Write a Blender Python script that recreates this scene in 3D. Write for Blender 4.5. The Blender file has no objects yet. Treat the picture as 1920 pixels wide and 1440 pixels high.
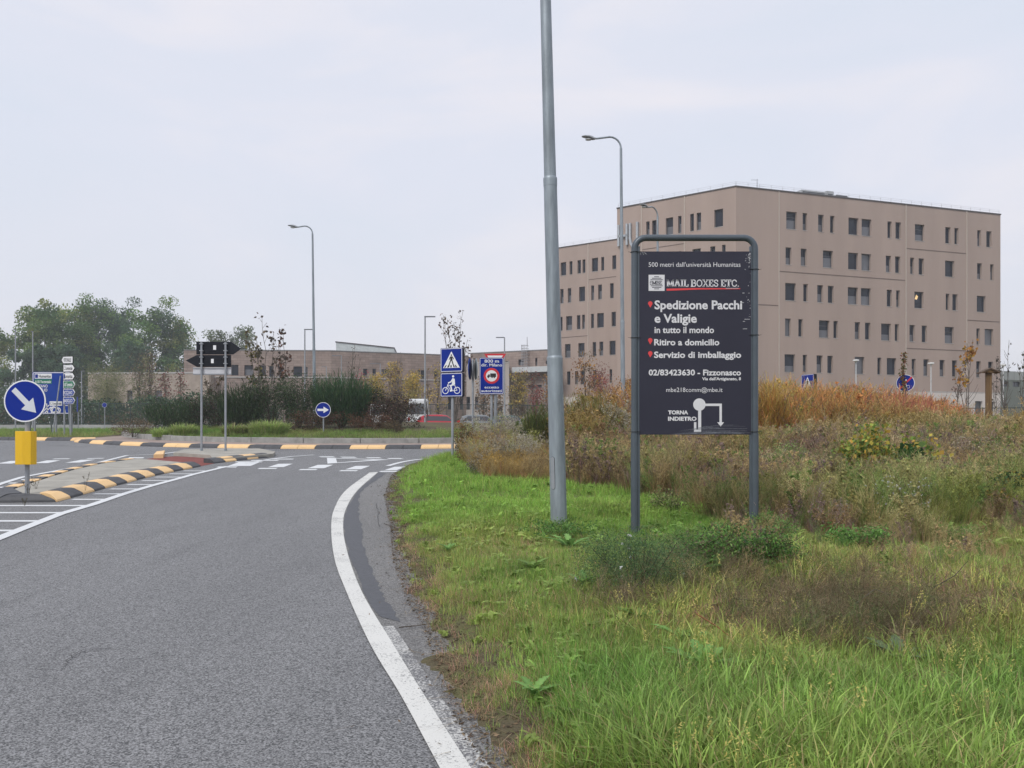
import bpy, bmesh, math, random
import numpy as np
from mathutils import Vector, Matrix
R = math.radians
random.seed(7)
SC = bpy.context.scene
COL = SC.collection

# ------------------------------------------------------------------ camera
EYE = 1.38
FPX = 1600.0            # focal length in photo pixels (1920 wide)
HOR = 823.0             # row of the true horizon
cam_d = bpy.data.cameras.new("camera")
cam = bpy.data.objects.new("camera", cam_d)
COL.objects.link(cam)
cam.location = (0, 0, EYE)
cam.rotation_euler = (R(90), 0, 0)
cam_d.sensor_width = 36
cam_d.lens = 36 * FPX / 1920
cam_d.shift_y = (HOR - 720) / 1920
cam_d.clip_end = 3000
cam_d.clip_start = 0.05
SC.camera = cam

# ------------------------------------------------------------------ sky and sun
w = bpy.data.worlds.new("World"); SC.world = w; w.use_nodes = True
nt = w.node_tree; nt.nodes.clear()
SUN_EL, SUN_AZ = 48, 215      # azimuth clockwise from +Y: behind the camera, to the left
out = nt.nodes.new("ShaderNodeOutputWorld")
bg = nt.nodes.new("ShaderNodeBackground"); bg.inputs[1].default_value = 0.1
sky = nt.nodes.new("ShaderNodeTexSky"); sky.sky_type = 'NISHITA'; sky.sun_disc = False
sky.sun_elevation = R(SUN_EL); sky.sun_rotation = R(SUN_AZ); sky.dust_density = 3
tc = nt.nodes.new("ShaderNodeTexCoord")
mp = nt.nodes.new("ShaderNodeMapping"); mp.inputs['Scale'].default_value = (1.0, 1.0, 3.2)
mp.inputs['Rotation'].default_value = (0.15, 0.1, 0.3)
nz = nt.nodes.new("ShaderNodeTexNoise"); nz.inputs['Scale'].default_value = 2.3
nz.inputs['Detail'].default_value = 7; nz.inputs['Roughness'].default_value = 0.5; nz.inputs['Distortion'].default_value = 0.5
cr = nt.nodes.new("ShaderNodeValToRGB")
cr.color_ramp.elements[0].position = 0.36; cr.color_ramp.elements[0].color = (0.690, 0.735, 0.835, 1)
cr.color_ramp.elements[1].position = 0.66; cr.color_ramp.elements[1].color = (0.810, 0.795, 0.850, 1)
mid = cr.color_ramp.elements.new(0.52); mid.color = (0.725, 0.750, 0.845, 1)
mulc = nt.nodes.new("ShaderNodeVectorMath"); mulc.operation = 'SCALE'; mulc.inputs['Scale'].default_value = 8.2
# air near the horizon is a little greyer and pinker than the cloud above
sep = nt.nodes.new("ShaderNodeSeparateXYZ")
hz = nt.nodes.new("ShaderNodeMapRange"); hz.inputs['From Min'].default_value = 0.0; hz.inputs['From Max'].default_value = 0.30
hz.inputs['To Min'].default_value = 0.85; hz.inputs['To Max'].default_value = 0.0
hmix = nt.nodes.new("ShaderNodeMix"); hmix.data_type = 'RGBA'; hmix.inputs[7].default_value = (0.755, 0.755, 0.800, 1)
mx = nt.nodes.new("ShaderNodeMix"); mx.data_type = 'RGBA'; mx.inputs[0].default_value = 0.94
L = nt.links.new
L(tc.outputs['Generated'], mp.inputs['Vector']); L(mp.outputs[0], nz.inputs['Vector'])
L(nz.outputs[0], cr.inputs[0]); L(tc.outputs['Generated'], sep.inputs[0]); L(sep.outputs[2], hz.inputs['Value'])
L(hz.outputs[0], hmix.inputs[0]); L(cr.outputs[0], hmix.inputs[6]); L(hmix.outputs[2], mulc.inputs[0])
L(sky.outputs[0], mx.inputs[6]); L(mulc.outputs[0], mx.inputs[7]); L(mx.outputs[2], bg.inputs[0]); L(bg.outputs[0], out.inputs[0])

sd = bpy.data.lights.new("sun", 'SUN'); sd.energy = 1.45; sd.angle = R(22); sd.color = (1.0, 0.965, 0.92)
sun = bpy.data.objects.new("sun", sd); COL.objects.link(sun)
az = R(SUN_AZ); el = R(SUN_EL)
sdir = Vector((math.sin(az) * math.cos(el), math.cos(az) * math.cos(el), math.sin(el)))
sun.rotation_euler = sdir.to_track_quat('Z', 'Y').to_euler()
sun.location = sdir * 60
SC.view_settings.view_transform = 'Standard'; SC.view_settings.look = 'None'
SC.view_settings.exposure = 0.42; SC.view_settings.gamma = 1.0
SC.view_settings.use_curve_mapping = False
try:
    SC.cycles.max_bounces = 4; SC.cycles.transparent_max_bounces = 8; SC.cycles.volume_bounces = 1
    SC.cycles.diffuse_bounces = 2; SC.cycles.glossy_bounces = 2; SC.cycles.transmission_bounces = 3
except Exception: pass

# ------------------------------------------------------------------ terrain
BR = [-8, 38, 66, 76]
def zb(Y):
    Y = np.asarray(Y, float)
    return np.interp(Y, [-8, 0, 38, 66, 76, 3000], [-0.312, 0, 1.482, 2.042, 2.17, 2.17])
def zg(Y): return float(zb(Y))
def P(px, py, dz=0.0):
    """ground point (X, Y) seen at a pixel of the photo"""
    lo, hi = 1.5, 400.0
    for _ in range(60):
        m = .5 * (lo + hi)
        y = HOR - FPX * (zg(m) + dz - EYE) / m
        if y > py: lo = m
        else: hi = m
    return ((px - 960) / FPX * lo, lo)
def W(px, py, Y):
    """point at depth Y seen at a pixel"""
    return ((px - 960) / FPX * Y, Y, EYE + (HOR - py) * Y / FPX)

# ------------------------------------------------------------------ materials
MATS = {}
def pmat(name, col, rough=0.6, metal=0.0, var=0.12, scale=3.0, bump=0.0, bscale=40.0, spec=0.5, col2=None, detail=4, thr=None, emis=None, coat=0, streak=0):
    if name in MATS: return MATS[name]
    m = bpy.data.materials.new(name); m.use_nodes = True
    n = m.node_tree; b = n.nodes['Principled BSDF']
    b.inputs['Roughness'].default_value = rough; b.inputs['Metallic'].default_value = metal
    b.inputs['Specular IOR Level'].default_value = spec
    if coat: b.inputs['Coat Weight'].default_value = coat
    geo = n.nodes.new("ShaderNodeNewGeometry")
    src = geo.outputs['Position']
    if streak:
        mp = n.nodes.new("ShaderNodeMapping"); mp.inputs['Scale'].default_value = (1, 1, streak)
        n.links.new(src, mp.inputs[0]); src = mp.outputs[0]
    nz = n.nodes.new("ShaderNodeTexNoise"); nz.inputs['Scale'].default_value = scale; nz.inputs['Detail'].default_value = detail
    nz.inputs['Roughness'].default_value = .6
    n.links.new(src, nz.inputs['Vector'])
    cr = n.nodes.new("ShaderNodeValToRGB")
    c = np.array(col[:3]); lo = c * (1 - var); hi = c * (1 + var)
    if col2 is not None: lo, hi = c, np.array(col2)
    t = thr or (0.3, 0.7)
    cr.color_ramp.elements[0].position = t[0]; cr.color_ramp.elements[1].position = t[1]
    cr.color_ramp.elements[0].color = (*lo, 1); cr.color_ramp.elements[1].color = (*np.clip(hi, 0, 1), 1)
    n.links.new(nz.outputs[0], cr.inputs[0]); n.links.new(cr.outputs[0], b.inputs['Base Color'])
    if bump:
        n2 = n.nodes.new("ShaderNodeTexNoise"); n2.inputs['Scale'].default_value = bscale; n2.inputs['Detail'].default_value = 3
        n.links.new(geo.outputs['Position'], n2.inputs['Vector'])
        bp = n.nodes.new("ShaderNodeBump"); bp.inputs['Strength'].default_value = bump; bp.inputs['Distance'].default_value = .02
        n.links.new(n2.outputs[0], bp.inputs['Height']); n.links.new(bp.outputs[0], b.inputs['Normal'])
    if emis:
        b.inputs['Emission Color'].default_value = (*emis[:3], 1); b.inputs['Emission Strength'].default_value = emis[3]
    MATS[name] = m
    return m

def asphalt(name, dark, light, patch=0.12):
    m = bpy.data.materials.new(name); m.use_nodes = True
    n = m.node_tree; b = n.nodes['Principled BSDF']; b.inputs['Roughness'].default_value = .62
    b.inputs['Specular IOR Level'].default_value = .5
    geo = n.nodes.new("ShaderNodeNewGeometry")
    v = n.nodes.new("ShaderNodeTexVoronoi"); v.inputs['Scale'].default_value = 150
    nz = n.nodes.new("ShaderNodeTexNoise"); nz.inputs['Scale'].default_value = 110; nz.inputs['Detail'].default_value = 4; nz.inputs['Roughness'].default_value = .75
    big = n.nodes.new("ShaderNodeTexNoise"); big.inputs['Scale'].default_value = .45; big.inputs['Detail'].default_value = 6; big.inputs['Roughness'].default_value = .6
    mpn = n.nodes.new("ShaderNodeMapping"); mpn.inputs['Rotation'].default_value = (0, 0, -.22); mpn.inputs['Scale'].default_value = (1.6, .35, 1)
    for t in (v, nz): n.links.new(geo.outputs['Position'], t.inputs['Vector'])
    n.links.new(geo.outputs['Position'], mpn.inputs[0]); n.links.new(mpn.outputs[0], big.inputs['Vector'])
    # every aggregate stone has a tone of its own
    sx = n.nodes.new("ShaderNodeSeparateColor"); n.links.new(v.outputs['Color'], sx.inputs[0])
    mxv = n.nodes.new("ShaderNodeMix"); mxv.data_type = 'FLOAT'; mxv.inputs[0].default_value = .5
    n.links.new(sx.outputs[0], mxv.inputs[2]); n.links.new(nz.outputs[0], mxv.inputs[3])
    cr = n.nodes.new("ShaderNodeValToRGB"); cr.color_ramp.elements[0].position = .25; cr.color_ramp.elements[1].position = .78
    cr.color_ramp.elements[0].color = (*dark, 1); cr.color_ramp.elements[1].color = (*light, 1)
    n.links.new(mxv.outputs[0], cr.inputs[0])
    mr = n.nodes.new("ShaderNodeMapRange"); mr.inputs['From Min'].default_value = .3; mr.inputs['From Max'].default_value = .7
    mr.inputs['To Min'].default_value = 1 - patch; mr.inputs['To Max'].default_value = 1 + patch
    n.links.new(big.outputs[0], mr.inputs['Value'])
    # oil and tyre-polished patches
    st = n.nodes.new("ShaderNodeTexNoise"); st.inputs['Scale'].default_value = 1.7; st.inputs['Detail'].default_value = 9; st.inputs['Roughness'].default_value = .7; st.inputs['Distortion'].default_value = .6
    n.links.new(mpn.outputs[0], st.inputs['Vector'])
    sr = n.nodes.new("ShaderNodeMapRange"); sr.inputs['From Min'].default_value = .54; sr.inputs['From Max'].default_value = .70; sr.inputs['To Min'].default_value = 1.0; sr.inputs['To Max'].default_value = .85
    n.links.new(st.outputs[0], sr.inputs['Value'])
    mm_ = n.nodes.new("ShaderNodeMath"); mm_.operation = 'MULTIPLY'; n.links.new(mr.outputs[0], mm_.inputs[0]); n.links.new(sr.outputs[0], mm_.inputs[1])
    mul = n.nodes.new("ShaderNodeVectorMath"); mul.operation = 'SCALE'
    n.links.new(cr.outputs[0], mul.inputs[0]); n.links.new(mm_.outputs[0], mul.inputs['Scale'])
    n.links.new(mul.outputs[0], b.inputs['Base Color'])
    bp = n.nodes.new("ShaderNodeBump"); bp.inputs['Strength'].default_value = .6; bp.inputs['Distance'].default_value = .006
    n.links.new(mxv.outputs[0], bp.inputs['Height']); n.links.new(bp.outputs[0], b.inputs['Normal'])
    MATS[name] = m
    return m

def paint_on_road(name, col, wear=.42, soft=.1, under=(.12, .12, .125)):
    """worn road paint: bits of asphalt show through"""
    m = bpy.data.materials.new(name); m.use_nodes = True
    n = m.node_tree; b = n.nodes['Principled BSDF']; b.inputs['Roughness'].default_value = .7
    geo = n.nodes.new("ShaderNodeNewGeometry")
    a = n.nodes.new("ShaderNodeTexNoise"); a.inputs['Scale'].default_value = 75; a.inputs['Detail'].default_value = 4; a.inputs['Roughness'].default_value = .7
    g = n.nodes.new("ShaderNodeTexNoise"); g.inputs['Scale'].default_value = 3.5; g.inputs['Detail'].default_value = 5
    for t in (a, g): n.links.new(geo.outputs['Position'], t.inputs['Vector'])
    ad = n.nodes.new("ShaderNodeMath"); ad.operation = 'MULTIPLY_ADD'; ad.inputs[1].default_value = .45
    n.links.new(g.outputs[0], ad.inputs[0]); n.links.new(a.outputs[0], ad.inputs[2])
    cr = n.nodes.new("ShaderNodeValToRGB"); cr.color_ramp.elements[0].position = wear; cr.color_ramp.elements[1].position = wear + soft
    cr.color_ramp.elements[0].color = (*under, 1); cr.color_ramp.elements[1].color = (*col, 1)
    n.links.new(ad.outputs[0], cr.inputs[0]); n.links.new(cr.outputs[0], b.inputs['Base Color'])
    bp = n.nodes.new("ShaderNodeBump"); bp.inputs['Strength'].default_value = .4; bp.inputs['Distance'].default_value = .004
    n.links.new(a.outputs[0], bp.inputs['Height']); n.links.new(bp.outputs[0], b.inputs['Normal'])
    MATS[name] = m
    return m

def leafmat(name, col=(.1, .16, .05), inst=False, trans=.3, rough=.55, spec=.25, hue=.0):
    """foliage: base colour times a per-leaf or per-instance tint, part of the light passes through"""
    if name in MATS: return MATS[name]
    m = bpy.data.materials.new(name); m.use_nodes = True
    n = m.node_tree; b = n.nodes['Principled BSDF']; b.inputs['Roughness'].default_value = rough
    b.inputs['Specular IOR Level'].default_value = spec
    at = n.nodes.new("ShaderNodeAttribute"); at.attribute_name = 'tint'
    at.attribute_type = 'INSTANCER' if inst else 'GEOMETRY'
    mul = n.nodes.new("ShaderNodeVectorMath"); mul.operation = 'MULTIPLY'
    n.links.new(at.outputs['Color'], mul.inputs[0]); mul.inputs[1].default_value = col
    src = mul.outputs[0]
    if inst:      # each blade of a clump is its own shade
        a2 = n.nodes.new("ShaderNodeAttribute"); a2.attribute_name = 'shade'; a2.attribute_type = 'GEOMETRY'
        m2 = n.nodes.new("ShaderNodeVectorMath"); m2.operation = 'MULTIPLY'
        n.links.new(src, m2.inputs[0]); n.links.new(a2.outputs['Color'], m2.inputs[1]); src = m2.outputs[0]
    n.links.new(src, b.inputs['Base Color'])
    tr = n.nodes.new("ShaderNodeBsdfTranslucent"); n.links.new(src, tr.inputs[0])
    mxs = n.nodes.new("ShaderNodeMixShader"); mxs.inputs[0].default_value = trans
    n.links.new(b.outputs[0], mxs.inputs[1]); n.links.new(tr.outputs[0], mxs.inputs[2])
    n.links.new(mxs.outputs[0], n.nodes['Material Output'].inputs[0])
    MATS[name] = m
    return m

# ------------------------------------------------------------------ object helpers
def link(ob, parent=None):
    COL.objects.link(ob)
    if parent is not None: ob.parent = parent
    return ob
def tag(o, label=None, cat=None, group=None, kind=None):
    if label: o['label'] = label
    if cat: o['category'] = cat
    if group: o['group'] = group
    if kind: o['kind'] = kind
    return o
def thing(name, label, cat, loc=(0, 0, 0), rz=0.0, group=None):
    o = bpy.data.objects.new(name, None); o.empty_display_size = .2
    o.location = loc; o.rotation_euler = (0, 0, rz)
    COL.objects.link(o)
    return tag(o, label, cat, group)
def copy_tree(o, parent=None):
    c = o.copy(); COL.objects.link(c)
    if parent is not None: c.parent = parent
    for ch in list(o.children): copy_tree(ch, c)
    return c

class MB:
    def __init__(s): s.v = []; s.f = []; s.m = []
    def add(s, vs, fs, mi=0):
        o = len(s.v); s.v += [tuple(map(float, v)) for v in vs]
        for f in fs: s.f.append([i + o for i in f]); s.m.append(mi)
        return s
    def box(s, x0, x1, y0, y1, z0, z1, mi=0):
        return s.add([(x0,y0,z0),(x1,y0,z0),(x1,y1,z0),(x0,y1,z0),(x0,y0,z1),(x1,y0,z1),(x1,y1,z1),(x0,y1,z1)],
                     [(0,3,2,1),(4,5,6,7),(0,1,5,4),(1,2,6,5),(2,3,7,6),(3,0,4,7)], mi)
    def prism(s, poly, y0, y1, mi=0):
        """poly in (x,z), CCW seen from -y; extruded from y0 (front) to y1"""
        n = len(poly)
        vs = [(p[0], y0, p[1]) for p in poly] + [(p[0], y1, p[1]) for p in poly]
        fs = [tuple(range(n)), tuple(range(2*n-1, n-1, -1))] + [(i, i+n, (i+1) % n + n, (i+1) % n) for i in range(n)]
        return s.add(vs, fs, mi)
    def slab(s, poly, z0, z1, mi=0):
        """poly in (x,y) CCW from above"""
        n = len(poly)
        vs = [(p[0], p[1], z0) for p in poly] + [(p[0], p[1], z1) for p in poly]
        fs = [tuple(range(n-1, -1, -1)), tuple(range(n, 2*n))] + [(i, (i+1) % n, (i+1) % n + n, i+n) for i in range(n)]
        return s.add(vs, fs, mi)
    def flat(s, poly, y, mi=0): return s.add([(p[0], y, p[1]) for p in poly], [tuple(range(len(poly)))], mi)
    def tube(s, pts, rad, n=10, cap=True, mi=0):
        pts = [Vector(p) for p in pts]; k = len(pts)
        rad = rad if hasattr(rad, '__len__') else [rad] * k
        up = None; o = len(s.v)
        for i, p in enumerate(pts):
            d = (pts[min(i+1, k-1)] - pts[max(i-1, 0)]).normalized()
            if up is None:
                up = d.orthogonal().normalized()
            up = (up - d * up.dot(d)).normalized(); sd_ = d.cross(up)
            for j in range(n):
                a = 2*math.pi*j/n
                q = p + (up*math.cos(a) + sd_*math.sin(a)) * rad[i]
                s.v.append(tuple(q))
        for i in range(k-1):
            for j in range(n):
                s.f.append([o+i*n+j, o+i*n+(j+1) % n, o+(i+1)*n+(j+1) % n, o+(i+1)*n+j]); s.m.append(mi)
        if cap:
            s.f.append([o+j for j in range(n-1, -1, -1)]); s.m.append(mi)
            s.f.append([o+(k-1)*n+j for j in range(n)]); s.m.append(mi)
        return s
    def build(s, name, mats, parent=None, smooth=False, bevel=0, loc=None, rz=None, kind=None):
        me = bpy.data.meshes.new(name); me.from_pydata(s.v, [], s.f)
        if not isinstance(mats, (list, tuple)): mats = [mats]
        for m in mats: me.materials.append(m)
        me.polygons.foreach_set('material_index', s.m)
        if bevel:
            bm = bmesh.new(); bm.from_mesh(me)
            bmesh.ops.remove_doubles(bm, verts=bm.verts, dist=1e-5)
            es = [e for e in bm.edges if e.is_manifold and e.calc_face_angle(0) > .5]
            bmesh.ops.bevel(bm, geom=es, offset=bevel, segments=2, affect='EDGES', profile=.6)
            bm.to_mesh(me); bm.free()
        if smooth: me.polygons.foreach_set('use_smooth', [True]*len(me.polygons))
        me.validate(); me.update()
        o = bpy.data.objects.new(name, me); link(o, parent)
        if smooth:
            try: me.set_sharp_from_angle(angle=R(38))
            except Exception: pass
        if loc: o.location = loc
        if rz is not None: o.rotation_euler = (0, 0, rz)
        if kind: o['kind'] = kind
        return o

def npmesh(name, V, F, mats, attrs=None, parent=None, mi=None, linkit=True, smooth=False):
    """fast mesh from numpy arrays; F is (M,3) or (M,4) or a list of those"""
    Fs = F if isinstance(F, list) else [F]
    me = bpy.data.meshes.new(name)
    nl = sum(f.size for f in Fs); nf = sum(len(f) for f in Fs)
    me.vertices.add(len(V)); me.vertices.foreach_set('co', np.ascontiguousarray(V, dtype=np.float32).ravel())
    me.loops.add(nl); me.polygons.add(nf)
    me.loops.foreach_set('vertex_index', np.concatenate([f.ravel() for f in Fs]).astype(np.int32))
    tot = np.concatenate([np.full(len(f), f.shape[1]) for f in Fs]); st = np.concatenate([[0], np.cumsum(tot)[:-1]])
    me.polygons.foreach_set('loop_start', st.astype(np.int32)); me.polygons.foreach_set('loop_total', tot.astype(np.int32))
    for m in (mats if isinstance(mats, (list, tuple)) else [mats]): me.materials.append(m)
    if mi is not None: me.polygons.foreach_set('material_index', np.asarray(mi, np.int32))
    if smooth: me.polygons.foreach_set('use_smooth', np.ones(nf, bool))
    me.update(calc_edges=True)
    for k, a in (attrs or {}).items():
        at = me.attributes.new(k, 'FLOAT_COLOR', 'POINT')
        a = np.asarray(a, np.float32)
        if a.ndim == 1: a = np.stack([a, a, a], 1)
        at.data.foreach_set('color', np.concatenate([a, np.ones((len(a), 1), np.float32)], 1).ravel())
    o = bpy.data.objects.new(name, me)
    if linkit: link(o, parent)
    return o

def clipY(poly, y, keep_above):
    out = []
    n = len(poly)
    for i in range(n):
        a, b = poly[i], poly[(i+1) % n]
        ia = (a[1] >= y) == keep_above; ib = (b[1] >= y) == keep_above
        if ia: out.append(a)
        if ia != ib:
            t = (y - a[1]) / (b[1] - a[1]); out.append((a[0] + (b[0]-a[0])*t, y))
    return out
def sheet(name, polys, dz, mat, parent=None, kind='structure'):
    """flat sheets lying on the terrain, dz above it"""
    bm = bmesh.new()
    cuts = [-1e4] + [c for c in BR if c > -5] + [1e4]
    for poly in polys:
        for i in range(len(cuts)-1):
            p = poly
            if cuts[i] > -1e3: p = clipY(p, cuts[i], True)
            if len(p) > 2 and cuts[i+1] < 1e3: p = clipY(p, cuts[i+1], False)
            if len(p) < 3: continue
            q = []
            for a in p:
                if not q or (abs(a[0]-q[-1][0]) + abs(a[1]-q[-1][1])) > 1e-5: q.append(a)
            if len(q) < 3: continue
            vs = [bm.verts.new((a[0], a[1], zg(a[1]) + dz)) for a in q]
            f = bm.faces.new(vs); f.normal_update()
            if f.normal.z < 0: f.normal_flip()
    bmesh.ops.triangulate(bm, faces=bm.faces, ngon_method='EAR_CLIP')
    me = bpy.data.meshes.new(name); bm.to_mesh(me); bm.free(); me.materials.append(mat)
    o = bpy.data.objects.new(name, me); link(o, parent)
    if kind and parent is None: o['kind'] = kind
    return o
def px(*pts, dz=0.0): return [P(a, b, dz) for a, b in pts]
def strip(center, w_):
    """polygon of a line of width w_ along XY points"""
    c = [Vector((p[0], p[1])) for p in center]; l = []; r = []
    for i, p in enumerate(c):
        d = (c[min(i+1, len(c)-1)] - c[max(i-1, 0)]).normalized(); nn = Vector((-d.y, d.x)) * w_ / 2
        l.append(tuple(p + nn)); r.append(tuple(p - nn))
    return l + r[::-1]
def smoothpts(pts, k=6):
    """Catmull-Rom through the points"""
    p = [np.array(q, float) for q in pts]; p = [2*p[0]-p[1]] + p + [2*p[-1]-p[-2]]; o = []
    for i in range(1, len(p)-2):
        for j in range(k):
            t = j / k
            o.append(tuple(.5*((2*p[i]) + (-p[i-1]+p[i+1])*t + (2*p[i-1]-5*p[i]+4*p[i+1]-p[i+2])*t*t + (-p[i-1]+3*p[i]-3*p[i+1]+p[i+2])*t**3)))
    o.append(tuple(p[-2])); return o
def rrect(x0, x1, z0, z1, r, k=4):
    o = []
    for cx, cz, a0 in ((x1-r, z0+r, -90), (x1-r, z1-r, 0), (x0+r, z1-r, 90), (x0+r, z0+r, 180)):
        for j in range(k+1):
            a = R(a0 + 90*j/k); o.append((cx + r*math.cos(a), cz + r*math.sin(a)))
    return o
def circ(cx, cz, r, n=32, rz_=None):
    rz_ = rz_ or r
    return [(cx + r*math.cos(2*math.pi*i/n), cz + rz_*math.sin(2*math.pi*i/n)) for i in range(n)]
def ringf(mb, cx, cz, r0, r1, y, n=32, mi=0):
    a = circ(cx, cz, r0, n); b = circ(cx, cz, r1, n)
    vs = [(p[0], y, p[1]) for p in a] + [(p[0], y, p[1]) for p in b]
    mb.add(vs, [(i, n+i, n+(i+1) % n, (i+1) % n) for i in range(n)], mi)
def ringrect(mb, x0, x1, z0, z1, r, t, y, mi=0):
    a = rrect(x0, x1, z0, z1, r); b = rrect(x0+t, x1-t, z0+t, z1-t, max(r-t, .004)); n = len(a)
    vs = [(p[0], y, p[1]) for p in b] + [(p[0], y, p[1]) for p in a]
    mb.add(vs, [(i, n+i, n+(i+1) % n, (i+1) % n) for i in range(n)], mi)
def stroke(mb, pts, wd, y, mi=0):
    c = [Vector(p) for p in pts]
    for i in range(len(c)-1):
        d = (c[i+1]-c[i]).normalized(); nn = Vector((-d.y, d.x))*wd/2; e = d*wd*.25
        a, b = c[i]-e, c[i+1]+e
        mb.add([(q.x, y - .0003*(i % 2), q.y) for q in (a-nn, b-nn, b+nn, a+nn)], [(0, 1, 2, 3)], mi)

_cap = None
def lettering(body, x0, x1, z, cap, y, mat, parent, bold=0.0, name='lettering', center=False, depth=0.0):
    """flat printed lettering: x0..x1 wide (x1 None keeps the natural width), baseline z, capital height cap"""
    global _cap
    def mk(t, off):
        cu = bpy.data.curves.new(name, 'FONT'); cu.body = t; cu.size = 1; cu.offset = off; cu.resolution_u = 3; cu.extrude = depth
        o = bpy.data.objects.new(name, cu); COL.objects.link(o)
        bpy.context.view_layer.update()
        dg = bpy.context.evaluated_depsgraph_get()
        me = bpy.data.meshes.new_from_object(o.evaluated_get(dg)); bpy.data.objects.remove(o); bpy.data.curves.remove(cu)
        co = np.empty(len(me.vertices)*3, np.float32); me.vertices.foreach_get('co', co)
        return me, co.reshape(-1, 3)
    if _cap is None:
        _, c = mk('H', 0); _cap = (c[:, 1].min(), c[:, 1].max())
    me, co = mk(body, bold)
    s = cap / (_cap[1] - _cap[0]); bx0, bx1 = co[:, 0].min(), co[:, 0].max()
    sx = s if x1 is None else (x1 - x0) / (bx1 - bx0)
    X = (co[:, 0] - bx0) * sx + x0; Z = (co[:, 1]) * s + z
    if center: X -= (bx1-bx0)*sx/2
    V = np.stack([X, y - co[:, 2], Z], 1)
    me.vertices.foreach_set('co', V.astype(np.float32).ravel()); me.materials.clear(); me.materials.append(mat); me.name = name; me.update()
    o = bpy.data.objects.new(name, me); return link(o, parent)

# ================================================================== GROUND, ROAD, KERBS
CX, CY, RB = -5.2, 42.0, 15.0        # the roundabout
edge_px = [(905,1440),(868,1370),(838,1300),(812,1220),(800,1180),(768,1130),(742,1060),(734,990),(722,930),(735,892),(765,872),(806,860),(850,853)]
edge = [(1.15, -6.0), (.35, 1.2)] + [P(*p) for p in edge_px]
EX = np.array([e[0] for e in edge]); EY = np.array([e[1] for e in edge])
Ytop = EY[-1]
def roadside(X, Y):
    """signed distance-like value: > 0 on the verge side, < 0 on the asphalt"""
    X = np.asarray(X, float); Y = np.asarray(Y, float)
    a = X - np.interp(Y, EY, EX)
    rr = np.hypot(X - CX, Y - CY) - 18.9
    far = np.where(X > CX, rr, -1.0)
    v = np.where(Y < Ytop, a, far)
    v = np.where((Y >= Ytop) & (Y > 58) , 1.0, v)
    left = np.where((X < -16.6) & (Y > 34.2 + .0 * X), 1.0, -1.0)
    return np.maximum(v, left)
rs = np.random.RandomState(3)
def vnoise(X, Y, sc, seed=0):
    """cheap smooth noise in -1..1"""
    X = np.asarray(X, float) / sc; Y = np.asarray(Y, float) / sc
    r = np.random.RandomState(seed); T = r.rand(64, 64) * 2 - 1
    xi = np.floor(X).astype(int); yi = np.floor(Y).astype(int); fx = X - xi; fy = Y - yi
    fx = fx*fx*(3-2*fx); fy = fy*fy*(3-2*fy)
    g = lambda a, b: T[a % 64, b % 64]
    return (g(xi, yi)*(1-fx)*(1-fy) + g(xi+1, yi)*fx*(1-fy) + g(xi, yi+1)*(1-fx)*fy + g(xi+1, yi+1)*fx*fy)
def gz(X, Y):
    X = np.asarray(X, float); Y = np.asarray(Y, float)
    d = roadside(X, Y) + .10 * vnoise(X, Y, .35, 1) + .07 * vnoise(X, Y, .12, 2)
    s = np.clip(d / .7, 0, 1); s = s*s*(3-2*s)
    bump = -.022 + .034 * np.clip(d / .08, 0, 1) + s * (.05 + .05 * vnoise(X, Y, 1.7, 4) + .025 * vnoise(X, Y, .6, 5))
    bump = np.where(d < 0, -.022, bump)
    return zb(Y) + bump
xs = np.concatenate([[-1500,-700,-300,-150,-90,-60], np.arange(-45,-3,2.0), np.arange(-3,2.6,.07), np.arange(2.6,16,.35), np.arange(16,50,2.5), [60,90,150,300,700,1500]])
ys = np.concatenate([[-300,-100,-40,-12,-8,-4,0,1.5], np.arange(2.2,21.5,.07), np.arange(21.5,40,.5), np.arange(40,80,2.0), [85,95,120,160,240,400,800,2200]])
GX, GY = np.meshgrid(xs, ys, indexing='ij')
GZ = gz(GX, GY)
V = np.stack([GX.ravel(), GY.ravel(), GZ.ravel()], 1)
ni, nj = len(xs), len(ys)
I, J = np.meshgrid(np.arange(ni-1), np.arange(nj-1), indexing='ij'); a = (I*nj + J).ravel()
F = np.stack([a, a+nj, a+nj+1, a+1], 1)
soil = pmat('soil', (.105,.082,.058), rough=.95, scale=1.2, col2=(.13,.13,.06), bump=1.0, bscale=60, spec=.15, thr=(.4,.62), detail=8)
g = npmesh('ground', V, F, soil, smooth=True); g['kind'] = 'structure'

M_ASPH = asphalt('asphalt', (.028,.029,.030), (.315,.317,.322), .10)
M_ASPH2 = asphalt('asphalt_shoulder', (.045,.044,.042), (.285,.28,.272), .14)
M_TAR = pmat('tar_strip', (.078,.082,.092), rough=.6, var=.15, scale=20, bump=.4, bscale=120)
M_LINE = paint_on_road('road_paint', (.64,.64,.61), wear=.52, soft=.16)
M_LINE2 = paint_on_road('fresh_road_paint', (.66,.68,.69), wear=.45, soft=.14)
M_GHOST = paint_on_road('worn_road_paint', (.50,.50,.48), wear=.70, soft=.12, under=(.13,.13,.135))
ring_pts = [(CX + 18.9*math.cos(R(t)), CY + 18.9*math.sin(R(t))) for t in range(-72, 40, 6)]
ring_pts = [p for p in ring_pts if p[0] > edge[-1][0] + .4]
poly = edge + ring_pts + [(9, 56), (-16.7, 56), (-16.7, 34.2), (-90, 34.2), (-90, -6)]
road = sheet('road', [poly], .004, M_ASPH)
# far access road behind the roundabout
far_road = sheet('access_road', [[(-80, 60), (60, 60), (60, 65), (-80, 65)]], .03, pmat('far_asphalt', (.17,.17,.175), rough=.9, var=.1))

def mark(name, polys, mat=M_LINE2, dz=.008): return sheet(name, polys, dz, mat, parent=road, kind=None)
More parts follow.
